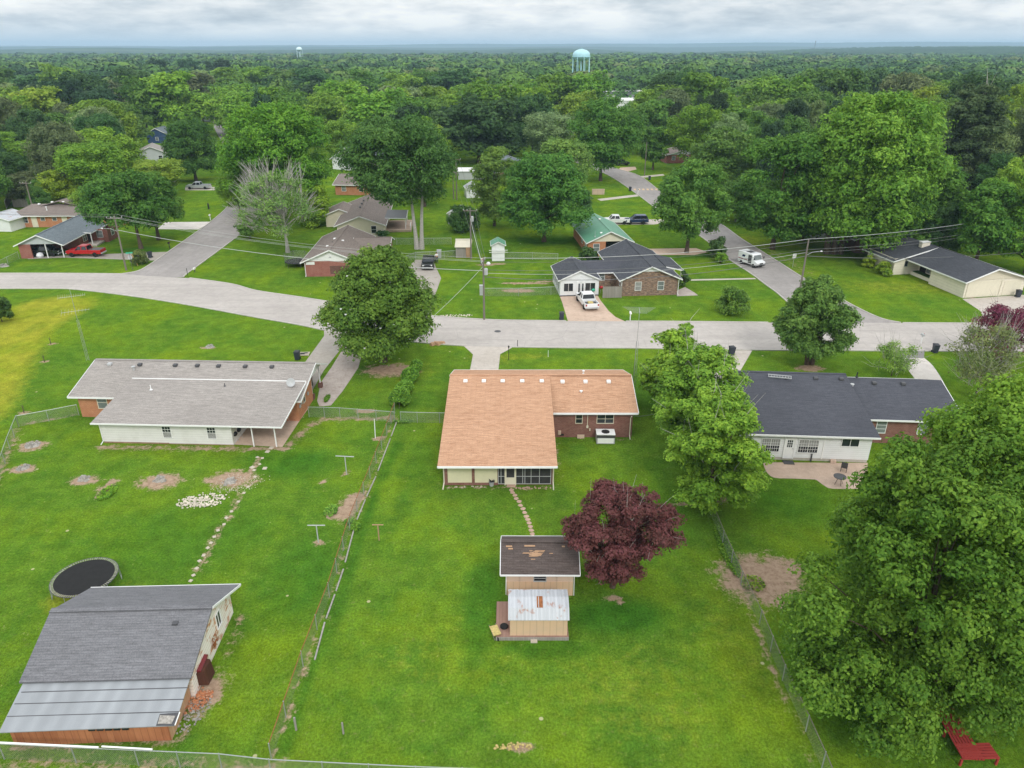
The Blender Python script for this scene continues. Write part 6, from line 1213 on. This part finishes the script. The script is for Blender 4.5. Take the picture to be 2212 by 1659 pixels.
# ================================================================ people
def person(px,base,rz,label,bend=0,shirt='cloth'):
    X,Y=g(px,base); t=T('person',label,'person',(X,Y,0),R(rz)); b=R(bend)
    def up(x,y,z,z0=.95): # bend the trunk forward (-y) round the hip
        dz=z-z0; return (x,y-math.sin(b)*dz,z0+math.cos(b)*dz) if dz>0 else (x,y,z)
    V=[(0,0,.95),up(0,0,1.2),up(0,0,1.42),up(0,-.01,1.52),up(0,-.03,1.68), (.1,0,.9),(.13,-.04,.5),(.13,.02,.08),(.13,-.16,.03),(-.1,0,.9),(-.13,.0,.5),(-.13,.1,.08),(-.13,-.08,.03), up(.2,0,1.42),up(.27,-.06,1.14),up(.24,-.28,1.02),up(.24,-.38,1.0),up(-.2,0,1.42),up(-.27,-.04,1.14),up(-.22,-.26,1.0),up(-.22,-.36,.98)]
    E=[(0,1),(1,2),(2,3),(3,4),(0,5),(5,6),(6,7),(7,8),(0,9),(9,10),(10,11),(11,12),(2,13),(13,14),(14,15),(15,16),(2,17),(17,18),(18,19),(19,20)]
    rad=[.15,.14,.16,.06,.11,.1,.07,.05,.04,.1,.07,.05,.04,.065,.05,.04,.035,.065,.05,.04,.035]
    def skin(name,vi,ed,rr,mat,parent):
        me=bpy.data.meshes.new(name); mp={v:i for i,v in enumerate(vi)}; me.from_pydata([V[i] for i in vi],[(mp[a],mp[b_]) for a,b_ in ed],[]); me.update(); me.materials.append(M[mat]); o=link(name,me,parent)
        sk=o.modifiers.new('skin','SKIN'); ly=me.skin_vertices[0].data if me.skin_vertices else None
        if ly is None:
            import bmesh; bm=bmesh.new(); bm.from_mesh(me); bm.verts.layers.skin.verify(); bm.to_mesh(me); bm.free(); ly=me.skin_vertices[0].data
        for i,r_ in enumerate(rr): ly[i].radius=(r_,r_)
        ly[0].use_root=True; s=o.modifiers.new('sub','SUBSURF'); s.levels=1; s.render_levels=1; return o
    skin('body',list(range(21)),E,rad,'skin',t)
    skin('shirt',[1,2,13,14,17,18],[(1,2),(2,13),(13,14),(2,17),(17,18)],[.165,.18,.085,.07,.085,.07],shirt,t)
    skin('trousers',[0,5,6,7,9,10,11],[(0,5),(5,6),(6,7),(0,9),(9,10),(10,11)],[.165,.115,.085,.06,.115,.085,.06],'jeans',t)
    hd=up(0,-.02,1.72); MB().lathe([(.0,.115),(.07,.09),(.105,.03),(.11,-.02)],10,hd).build('hair',M['hair'],t,smooth=True)
person(944,568,200,'person in a white shirt and dark trousers standing beside the black pickup',12)
person(1041,575,160,'person in a white shirt bending over the bare soil beside the utility pole',65)
X,Y=g(1055,572); tag(MB().lathe([(.0,0),(.3,.02),(.36,.22),(.22,.42),(.05,.5)],10).build('sack',M['cloth'],loc=(X,Y,0)),'white sack lying on the soil beside the bending person','sack')
# ================================================================ street furniture
def wbin(px,base,label,rz=0):
    X,Y=g(px,base); t=T('wheeled_bin',label,'bin',(X,Y,0),R(rz)); MB().hexa([(-.24,-.24,.06),(.24,-.24,.06),(.24,.24,.06),(-.24,.24,.06)],[(-.31,-.33,1.0),(.31,-.33,1.0),(.31,.33,1.0),(-.31,.33,1.0)]).build('bin_body',M['bin'],t,bevel=.02)
    MB().hexa([(-.34,-.36,1.0),(.34,-.36,1.0),(.34,.38,1.0),(-.34,.38,1.0)],[(-.26,-.28,1.09),(.26,-.28,1.09),(.26,.3,1.09),(-.26,.3,1.09)]).build('lid',M['binlid'],t)
    for s in (-1,1): o=MB().lathe([(.0,-.03),(.12,-.03),(.12,.03),(.0,.03)],12).build('wheel',M['rubber'],t); o.location=(s*.27,.26,.12); o.rotation_euler=(0,R(90),0)
    MB().tube([(-.28,.4,1.0),(.28,.4,1.0)],.02,6).build('handle',M['binlid'],t)
for a in [(1213,691,'dark wheeled bin at the kerb left of the tan driveway across the street'),(1580,767,'dark wheeled bin on the near kerb left of the rounded tree',10),(2019,762,'dark blue wheeled bin at the end of the white gravel drive',-8),(2198,642,'dark wheeled bin beside the double garage doors'),(325,557,'dark wheeled bin beside the stop sign bush'),(1361,413,'dark wheeled bin beside the painted speed hump'),(1403,389,'dark wheeled bin at the far lawn corner of the curving lane'),(643,777,'black square bin beside the driveway behind the left house')]: wbin(*a)
def mailbox(px,base,label,mat='white',rz=0,postm='white',h=1.0):
    X,Y=g(px,base); t=T('mailbox',label,'mailbox',(X,Y,0),R(rz)); MB().box(-.05,-.05,0,.05,.05,h).build('post',M[postm],t); MB().prism_y([(-.13,h),(.13,h),(.13,h+.16),(.07,h+.26),(-.07,h+.26),(-.13,h+.16)],-.28,.28).build('box',M[mat],t); MB().box(.13,-.05,h+.1,.15,.0,h+.3).build('flag',M['red'],t)
mailbox(1361,693,'white mailbox on a post by the kerb right of the tan driveway'); mailbox(455,476,'white mailbox on a leaning post at the west lane'); mailbox(521,497,'white mailbox beside the dying tree across the west lane'); mailbox(421,588,'small white mailbox at the corner of the west lane','white',0,'darkgrey',.5); mailbox(367,538,'black mailbox beside the west lane near the brick house','black',0,'black'); mailbox(1378,419,'grey mailbox on a post beside the curving lane','grey'); mailbox(1989,742,'old green mailbox behind the feathery small tree','grey')
def rod(name,cat,px,base,h,r,mat,label): X,Y=g(px,base); return tag(MB().tube([(0,0,0),(0,0,h)],r,6).build(name,M[mat],loc=(X,Y,0)),label,cat)
X,Y=g(1099,778); t=T('lamp_post','short black lamp post beside the concrete drive of the tan roofed house','lamp post',(X,Y,0)); MB().tube([(0,0,0),(0,0,1.5)],.035,8).build('post',M['black'],t); MB().lathe([(.0,0),(.06,.0),(.09,.18),(.12,.2),(.03,.3),(.0,.32)],8,(0,0,1.5)).build('lantern',M['black'],t)
X,Y=g(1118,750); rod('marker_post','post',1118,750,.9,.04,'black','thin dark post at the near kerb right of the concrete drive'); rod('marker_post','post',1184,771,.8,.03,'white','thin white stake in the lawn behind the tan roofed house'); rod('marker_post','post',406,597,1.3,.04,'black','dark post at the corner of the west lane')
rod('marker_post','post',640,1577,.9,.06,'greyfence','short grey wooden post beside the long fence near the bottom'); rod('marker_post','post',742,1585,.8,.05,'greyfence','short weathered post alone in the middle yard near the bottom')
for px,b in ((110,744),(96,782),(52,892)): 
    X,Y=g(px,b); t=T('sapling','bare dark sapling stake in a small soil circle beside the meadow','sapling',(X,Y,0),group='saplings beside the meadow'); MB().tube([(0,0,0),(.03,.02,.9)],[.05,.02],6).tube([(.02,.01,.5),(-.18,.05,.85)],[.02,.008],5).tube([(.02,.01,.55),(.2,.0,.8)],[.02,.008],5).build('stem',M['bark'],t)
# signs
X,Y=g(287,583.5); t=T('street_sign','stop sign facing away with green street name plate on top','sign',(X,Y,0),R(20)); MB().tube([(0,0,0),(0,0,2.9)],.035,6).build('post',M['darkgrey'],t); n=8; MB().hexa([(.36*math.cos(R(22.5+45*k)),-.02,2.1+.36*math.sin(R(22.5+45*k))) for k in range(n)],[(.36*math.cos(R(22.5+45*k)),.0,2.1+.36*math.sin(R(22.5+45*k))) for k in range(n)]).build('stop_plate',M['grey'],t); MB().box(-.5,-.015,2.7,.5,.015,2.92).build('name_plate',M['teal'],t)
X,Y=g(298,574); o=T('guy_guard','yellow guy wire guard leaning beside the stop sign','guy guard',(X,Y,0)); MB().tube([(0,0,0),(-.6,0,1.9)],.06,6).build('guard',M['yellow'],o)
X,Y=g(1712,578); t=T('speed_sign','small white speed limit sign on a post beside the east lane','sign',(X,Y,0),R(15)); MB().tube([(0,0,0),(0,0,2.2)],.03,6).build('post',M['galv'],t); p=MB().box(-.3,-.05,1.55,.3,-.035,2.3).build('plate',M['white'],t); m=MB()
m.box(-.2,-.06,1.68,-.13,-.051,1.95).box(-.2,-.06,1.89,-.02,-.051,1.95).box(-.2,-.06,1.78,-.02,-.051,1.83).box(.04,-.06,1.68,.2,-.051,1.73).box(.04,-.06,1.9,.2,-.051,1.95).box(.04,-.06,1.68,.08,-.051,1.95).box(.16,-.06,1.68,.2,-.051,1.95).box(-.22,-.06,2.05,.22,-.051,2.1).box(-.22,-.06,2.15,.22,-.051,2.2); m.build('figures',M['black'],p)
# ================================================================ yard things
X,Y=g(1307,955); t=T('air_conditioner','grey air conditioning unit with round fan behind the tan roofed house','air conditioner',(X,Y,0),R(-1)); MB().box(-.82,-.42,.04,.82,.62,.95).build('cabinet',M['grey'],t,bevel=.02); MB().box(-.84,-.45,.95,.84,.64,1.02).build('top_panel',M['white'],t); MB().lathe([(.36,1.02),(.36,1.06),(.0,1.04)],24,(0,.08,0)).build('fan_grille',M['black'],t); MB().box(-.72,-.445,.12,.72,-.425,.62).build('side_panel',M['white'],t); MB().box(-.83,-.45,.66,.83,-.43,.93).build('coil_band',M['darkgrey'],t)
X,Y=g(213,895); t=T('air_conditioner','white air conditioning unit tucked beside the orange brick wall','air conditioner',(X,Y,0)); MB().box(-.4,-.4,.05,.4,.4,.95).build('cabinet',M['grey'],t,bevel=.02); MB().lathe([(.3,.95),(.3,.98),(.0,.97)],18).build('fan_grille',M['black'],t)
X,Y=g(1062,1049); t=T('plant_pot','pale plastic pot with a dark plant against the cream panels','plant pot',(X,Y,0)); MB().lathe([(.16,0),(.22,.35),(.25,.36),(.2,.33)],14).build('pot',M['grey'],t); m=MB(); q=random.Random(2)
for k in range(24): a=q.uniform(0,6.28); l=q.uniform(.15,.3); m.beam((0,0,.33),(l*math.cos(a),l*math.sin(a),.33+q.uniform(.05,.3)),.05,.01)
m.build('plant',M['black'],t)
# stepping stones
q=random.Random(6)
def stone_at(px,y,w,label,grp,mat='stone',sq=False,h=.035,name='stepping_stone'):
    X,Y=g(px,y); r=w/2; n=4 if sq else 9; ph=q.uniform(0,6.28); P=[(r*(1 if sq else q.uniform(.75,1.15))*math.cos(ph+2*math.pi*k/n),r*(1 if sq else q.uniform(.75,1.1))*math.sin(ph+2*math.pi*k/n)) for k in range(n)]
    return tag(MB().hexa([(a,b,0) for a,b in P],[(a*.94,b*.94,h) for a,b in P]).build(name,M[mat],loc=(X,Y,0)),label,'stepping stone',grp)
for y in (1047.5,1051.5): X,Y=g(1104,y); 
tag(MB().box(-.36,-.2,0,.36,.22,.04).build('door_slab',M['stone'],loc=(*g(1104,1050),0)),'square pink slab at the screen door','slab')
for a,b in ((1105,1058.5),(1107,1064),(1112,1070),(1115,1077),(1121.5,1083.5),(1124.5,1092),(1130,1099),(1133,1107.5),(1137,1115.5),(1140,1122.5),(1142.5,1130),(1145.5,1138),(1148,1145.5),(1150,1154),(1151,1160.5)): stone_at(a,b,.42,'pinkish flagstone in the curved stepping path to the brown roofed shed','flagstones of the curved path')
for a,b in ((561,1003),(567,990),(556,988),(549,1016),(551,1030),(536,1052),(527,1065),(515,1084),(500,1105),(489,1119),(484,1133),(471,1146),(463,1160),(456,1173),(449,1184),(440,1200),(431,1212),(425,1228),(418,1243),(412,1255)): stone_at(a,b,.33,'square tan block in the path from the porch down to the barn','blocks of the porch path','block',True,.05)
for a,b in ((578,976),(586,968),(545,1010),(572,1012)): stone_at(a,b,.5,'loose pale block lying near the porch end of the path','loose blocks near the porch','block',True,.06)
# stumps
for i,(px,y,r,lab) in enumerate([(70,962,.62,'pale broken grey stump nearest the yard corner fence'),(50,1012,.42,'low grey stump in the leftmost soil ring'),(181,1036,.5,'pale grey stump in the soil ring between two others'),(346,1037,.48,'greenish grey stump in the diamond shaped soil patch'),(497,1040,.62,'pale crumbling stump in the gravelly soil near the path'),(452,750,.55,'flat grey stump on the lawn beside the street'),(8,575,.9,'low grey stump on the lawn behind the carport house')]):
    X,Y=g(px,y); q=random.Random(i); n=12; r*=.8; P=[(r*q.uniform(.6,1.2)*math.cos(2*math.pi*k/n),r*q.uniform(.6,1.05)*math.sin(2*math.pi*k/n)) for k in range(n)]; t=T('tree_stump',lab,'tree stump',(X,Y,0)); MB().hexa([(a*1.25,b*1.25,0) for a,b in P],[(a*.8,b*.8,.17+q.uniform(-.05,.05)) for a,b in P]).build('stump_wood',M['stump'],t); m=MB()
    for k in range(14): a=q.uniform(0,6.28); d=q.uniform(.3,1.3)*r; s=q.uniform(.05,.16); z=.24 if d<r*.7 else 0; m.hexa([(d*math.cos(a)+u*s,d*math.sin(a)+v*s,z) for u,v in ((-1,-1),(1,-.8),(.9,1),(-1,.8))],[(d*math.cos(a)+u*s*.6,d*math.sin(a)+v*s*.6,z+s) for u,v in ((-1,-1),(1,-.8),(.9,1),(-1,.8))])
    m.build('bark_debris',M['stump'],t)['kind']='stuff'
def pile(name,label,px,y,rx,ry,n,s0,s1,mat,h=.1,cat='pile'):
    X,Y=g(px,y); q=random.Random(n); m=MB()
    for k in range(n):
        a=q.uniform(0,6.28); d=math.sqrt(q.random()); x=rx*d*math.cos(a)+q.gauss(0,rx*.2); yy=ry*d*math.sin(a)+q.gauss(0,ry*.2)+.25*x*ry/rx; s=q.uniform(s0,s1); z=q.uniform(0,h); ro=q.uniform(0,3)
        c=[(math.cos(ro+1.57*i)*s*q.uniform(.7,1.2),math.sin(ro+1.57*i)*s*q.uniform(.6,1.1)) for i in range(4)]; m.hexa([(x+u,yy+v,z) for u,v in c],[(x+u*.7,yy+v*.7,z+s*.7) for u,v in c])
    return tag(m.build(name,M[mat],loc=(X,Y,0)),label,cat,kind='stuff')
pile('white_stones','heap of broken white stones beside the gravelly stump patch',437,1083,1.6,.8,300,.03,.12,'whitestone'); pile('gravel_patch','scattered grey gravel around the pale crumbling stump',510,1045,1.9,1.3,260,.02,.06,'block',.02)
pile('brick_rubble','heap of broken orange bricks at the barn corner',430,1515,.6,.6,120,.05,.12,'br_orange',.15); pile('grey_rubble','scatter of grey rubble below the barn corner',412,1545,.8,1.0,120,.04,.1,'stump',.05)
pile('straw','two wisps of yellow straw lying on the grass near the bottom',1112,1614,.95,.18,60,.04,.09,'straw',.05); pile('kerb_rubble','scatter of pale rubble on the verge beside the near street pole',985,682,2.2,.5,70,.05,.12,'whitestone',.04)
pile('garden_rocks','row of small rocks along the screened porch',1150,1055,1.9,.15,34,.05,.1,'stone',.03); pile('garden_rocks','row of small rocks along the cream panels',1010,1053,1.4,.15,18,.05,.1,'block',.03); pile('orange_boards','few orange planks lying at the near kerb beside the magnolia',942,744,.9,.25,5,.3,.5,'plywood',.02)
for lab,px,y,rx,ry,n,c in (('bright weeds growing beside the bare soil strip of the left yard',232,1066,.6,1.1,700,(.10,.24,.02)),('leafy weeds on the bare soil beside the long fence',715,1105,.5,.8,260,(.09,.22,.03)),('tuft of weeds at the fence beside the T post',767,1140,.4,.5,260,(.08,.2,.02)),('leafy plants along the gate fence below the hedge',872,912,1.0,.3,300,(.09,.2,.04)),('vines and weeds along the upper part of the right fence',1570,1190,.5,3.0,1400,(.085,.2,.02)),('weeds on the lower soil patch near the long fence',755,1128,.4,.4,160,(.09,.22,.03)),('weeds creeping over the sandy patch beside the right fence',1625,1262,.8,.8,260,(.11,.2,.02)),('grass strip growing in the gravel drive',707,862,.25,.9,300,(.07,.18,.02))):
    X,Y=g(px,y); q=np.random.RandomState(n); a=q.uniform(0,6.28,n); d=np.sqrt(q.rand(n)); P=np.stack([rx*d*np.cos(a),ry*d*np.sin(a),q.uniform(.03,.22,n)],-1); nn=fib(n,q)*.6+np.array([0,0,1]); nn/=np.linalg.norm(nn,axis=1)[:,None]; V,F,tt=quads(P,nn,.09*q.uniform(.6,1.3,n),q.rand(n),q)
    o=link('weeds',mesh_np('weeds',V,F,M['leaf'],False,dict(tint=tt)),None,(X,Y,0)); set_col(o,c); tag(o,lab,'weeds',kind='stuff')
# things on the deck, porch and patio
X,Y=g(1089,1355,.24); t=T('spare_wheel','black wheel lying flat on the deck beside the metal roofed shed','wheel',(X,Y,.24)); MB().lathe([(.14,0),(.2,.0),(.25,.05),(.25,.12),(.2,.17),(.14,.15)],20).build('tyre',M['rubber'],t); MB().lathe([(.0,.08),(.14,.08),(.12,.11),(0,.1)],14).build('rim',M['grey'],t)
X,Y=g(1070,1372); t=T('wheelbarrow','small yellow wheelbarrow tipped against the deck corner','wheelbarrow',(X,Y,0),R(20)); o=MB().hexa([(-.14,-.25,.16),(.14,-.25,.16),(.14,.25,.16),(-.14,.25,.16)],[(-.25,-.42,.4),(.25,-.42,.4),(.25,.42,.4),(-.25,.42,.4)]).build('tray',M['straw'],t); MB().tube([(-.2,-.5,.1),(-.2,.6,.35)],.02,5).tube([(.2,-.5,.1),(.2,.6,.35)],.02,5).build('handle',M['pole'],t); o=MB().lathe([(0,-.03),(.12,-.03),(.12,.03),(0,.03)],12).build('wheel',M['rubber'],t); o.location=(0,-.5,.12); o.rotation_euler=(0,R(90),0)
def grill(X,Y,label,name='kettle_grill',mat='black',z=.02):
    t=T(name,label,'grill',(X,Y,z)); MB().lathe([(.0,.62),(.2,.66),(.29,.8),(.3,.82)],14).build('bowl',M[mat],t,smooth=True); MB().lathe([(.3,.82),(.27,.95),(.12,1.04),(.03,1.05),(.03,1.09),(.0,1.09)],14).build('lid',M[mat],t,smooth=True)
    for k in range(3): a=2.09*k; MB().tube([(.14*math.cos(a),.14*math.sin(a),.68),(.32*math.cos(a),.32*math.sin(a),0)],.014,5).build('leg',M['grey'],t)
grill(*g(509,955),'black kettle grill with grey legs at the white wall of the left porch'); grill(*g(517,946),'second black kettle grill, behind the first on the left porch'); 
grill(*g(1281,639),'green domed grill on the tan driveway beside the sunroom corner','kettle_grill','teal'); grill(*g(1298,633),'round red grill on the grass between sunroom and board fence','kettle_grill','red')
def bench(px,y,label,rz,mat='darkgrey'):
    X,Y=g(px,y); t=T('patio_chair',label,'chair',(X,Y,.02),R(rz)); MB().box(-.25,-.25,.4,.25,.25,.45).build('seat',M[mat],t); MB().box(-.25,.22,.45,.25,.27,.95).build('backrest',M[mat],t)
    for a,b in ((-.22,-.22),(.22,-.22),(-.22,.22),(.22,.22)): MB().box(a-.02,b-.02,0,a+.02,b+.02,.4).build('leg',M[mat],t)
X,Y=g(1811,1046); t=T('patio_table','dark oval patio table at the edge of the tan patio','table',(X,Y,.02),R(10)); MB().lathe([(.0,.7),(.5,.7),(.5,.74),(.0,.74)],18).build('tabletop',M['darkgrey'],t)
for a in (0,1.57,3.14,4.71): MB().tube([(.1*math.cos(a),.1*math.sin(a),.7),(.35*math.cos(a),.35*math.sin(a),0)],.02,5).build('leg',M['darkgrey'],t)
bench(1822,1018,'dark metal chair half under the leaves on the tan patio',150)
X,Y=g(1751,997); tag(MB().tube([(0,0,0),(0,0,.75)],.06,8).build('umbrella_closed',M['darkgrey'],loc=(X,Y,.02)),'closed dark umbrella leaning at the white wall of the right house','umbrella')
X,Y=g(619,912); grill(X,Y,'dark green smoker grill standing under the right end of the porch roof','smoker_grill','black')
X,Y=g(655,766); t=T('pallet','pale slatted pallet with black scraps lying beside the driveway','pallet',(X,Y,0),R(5)); m=MB()
for k in range(6): m.box(-.7,-.5+.19*k,.08,.7,-.38+.19*k,.11)
m.build('slats',M['block'],t); MB().box(-.7,-.5,0,-.6,.55,.08).box(.6,-.5,0,.7,.55,.08).build('runner',M['block'],t); MB().box(-.3,-.2,.12,.2,.15,.2).box(.1,.1,.12,.5,.3,.17).build('scrap',M['black'],t)
# utility cabinet, small boxes
for px,y,lab,mt,w,h in ((949,556.5,'grey electric cabinet standing in grass left of the storage shed','grey',.7,1.3),(1040,637,'pale meter cabinet beside the foot of the near street pole','grey',.5,1.4),(1292,420,'brown flat topped box on the far lawn beside the big lane tree','pinkwall',3.0,1.2)):
    X,Y=g(px,y); tag(MB().box(-w/2,-.25,0,w/2,.25,h).box(-w/2-.04,-.29,h,w/2+.04,.29,h+.06).build('cabinet',M[mt],loc=(X,Y,0)),lab,'cabinet')
X,Y=g(108,556); tag(MB().lathe([(.0,0),(.45,.05),(.6,.35),(.45,.7),(.1,.85),(0,.86)],8).build('wrapped_bundle',M['cloth'],loc=(X-1.6,Y,.0)),'white wrapped bundle at the edge of the brick carport','bundle')
X,Y=g(451,451); t=T('figure_post','small dark garden figure on the striped lawn near the silver pickup','garden ornament',(X,Y,0)); MB().lathe([(.2,0),(.15,.5),(.22,.9),(.1,1.1),(.12,1.3),(0,1.4)],8).build('body',M['black'],t)
# big trampoline net behind the brown roof house
X,Y=g(645,585); t=T('netted_trampoline','round trampoline with dark safety net left of the brown roofed house','trampoline',(X-1,Y+3,0)); MB().lathe([(1.9,.75),(1.9,.8),(0,.8)],20).build('jumping_mat',M['rubber'],t)
for k in range(6): a=1.047*k; MB().tube([(1.95*math.cos(a),1.95*math.sin(a),0),(1.95*math.cos(a),1.95*math.sin(a),2.2)],.03,5).build('net_pole',M['darkgrey'],t)
m=MB()
for k in range(18): a,b=2*math.pi*k/18,2*math.pi*(k+1)/18; m.quad((1.9*math.cos(a),1.9*math.sin(a),.85),(1.9*math.cos(b),1.9*math.sin(b),.85),(1.9*math.cos(b),1.9*math.sin(b),2.1),(1.9*math.cos(a),1.9*math.sin(a),2.1))
m.build('safety_net',M['chain'],t)
# red slatted bench, lower right
a=g(2010,1520,.45); b=g(2078,1640,.45); c=g(2160,1638,.45); t=T('corner_bench','red slatted corner bench under the huge tree at the lower right','bench',(b[0],b[1],0))
m=MB(); A=Vector((a[0]-b[0],a[1]-b[1],0)); C_=Vector((c[0]-b[0],c[1]-b[1],0)); n1=Vector((-A.y,A.x,0)).normalized(); n2=Vector((-C_.y,C_.x,0)).normalized()
for k in range(7):
    o1=n1*(-.1-.155*k); m.beam(A+o1+Vector((0,0,.45)),o1+Vector((0,0,.45)),.118,.05)
m.build('seat',M['redwood'],t); m=MB()
for k in range(6): o2=n2*(.04+.155*k); m.beam(o2+Vector((.1,0,.46)),C_+o2+Vector((0,0,.46)),.118,.05)
m.build('side_seat',M['redwood'],t)
for p in (A*.95,A*.5,Vector((0,0,0)),C_*.95): MB().box(p.x-.05,p.y-.05,0,p.x+.05,p.y+.05,.42).build('leg',M['redwood'],t)
# ================================================================ water towers, mast
def wtower(x,topy,wpx,Y,label,bodym,legm,nleg=6):
    dep=Y*cP+(CAM_H-28)*sP; X=(x-CXV)*dep/FV; r=wpx/2*dep/FV; zt=hgt(Y,topy); hd=r*.62; hc=r*.16; zb=zt-hd-hc
    t=T('water_tower',label,'water tower',(X,Y,0)); pr=[(r*math.sin(a),hd*math.cos(a)+zb+hc) for a in np.linspace(math.pi/2,0.02,9)]; pb=[(r*math.sin(a),-r*.42*math.cos(a)+zb) for a in np.linspace(0.05,math.pi/2,8)]
    MB().lathe(pb+pr,32).build('tank',M[bodym],t,smooth=True); MB().lathe([(r*1.0,zb-.3),(r*1.06,zb-.3),(r*1.06,zb+.05),(r*1.0,zb+.05)],32).build('balcony',M[legm],t); MB().tube([(0,0,0),(0,0,zb-r*.35)],r*.09,10).build('riser_pipe',M[legm],t)
    for k in range(nleg): a=2*math.pi*(k+.3)/nleg; MB().tube([(r*1.06*math.cos(a),r*1.06*math.sin(a),0),(r*.99*math.cos(a),r*.99*math.sin(a),zb)],r*.045,8).build('leg',M[legm],t)
    MB().lathe([(0,0),(r*.06,0),(r*.06,.6),(0,.8)],8,(0,0,zt)).build('finial',M[legm],t)
wtower(1256,106,38,560,'big aqua domed water tower on slender legs, right of centre on the skyline','aqua','aqua',8)
wtower(646.5,101.5,13,1350,'small distant pale water tower on legs, left on the skyline','palegreen','palegreen',5)
X,Y=(1760-CXV)*5000*cP/FV,5000; t=T('radio_mast','faint lattice radio mast on the distant hills at the right','radio mast',(X,Y,0)); MB().tube([(0,0,0),(0,0,hgt(Y,88))],[3.2,2.2],4).build('mast',M['darkgrey'],t)
# ================================================================ haze
hz=bpy.data.materials.new('haze'); hz.use_nodes=True; n=hz.node_tree.nodes; l=hz.node_tree.links; n.clear(); o=n.new('ShaderNodeOutputMaterial'); pv=n.new('ShaderNodeVolumePrincipled'); pv.inputs['Color'].default_value=(.55,.79,1.0,1); pv.inputs['Density'].default_value=HAZE_D; pv.inputs['Anisotropy'].default_value=.0; l.new(pv.outputs[0],o.inputs['Volume'])
HM=MB().box(-12500,-400,-8,12500,14500,128).build('haze',hz); tag(HM,'thin blue summer haze lying over the whole landscape','haze',kind='stuff')
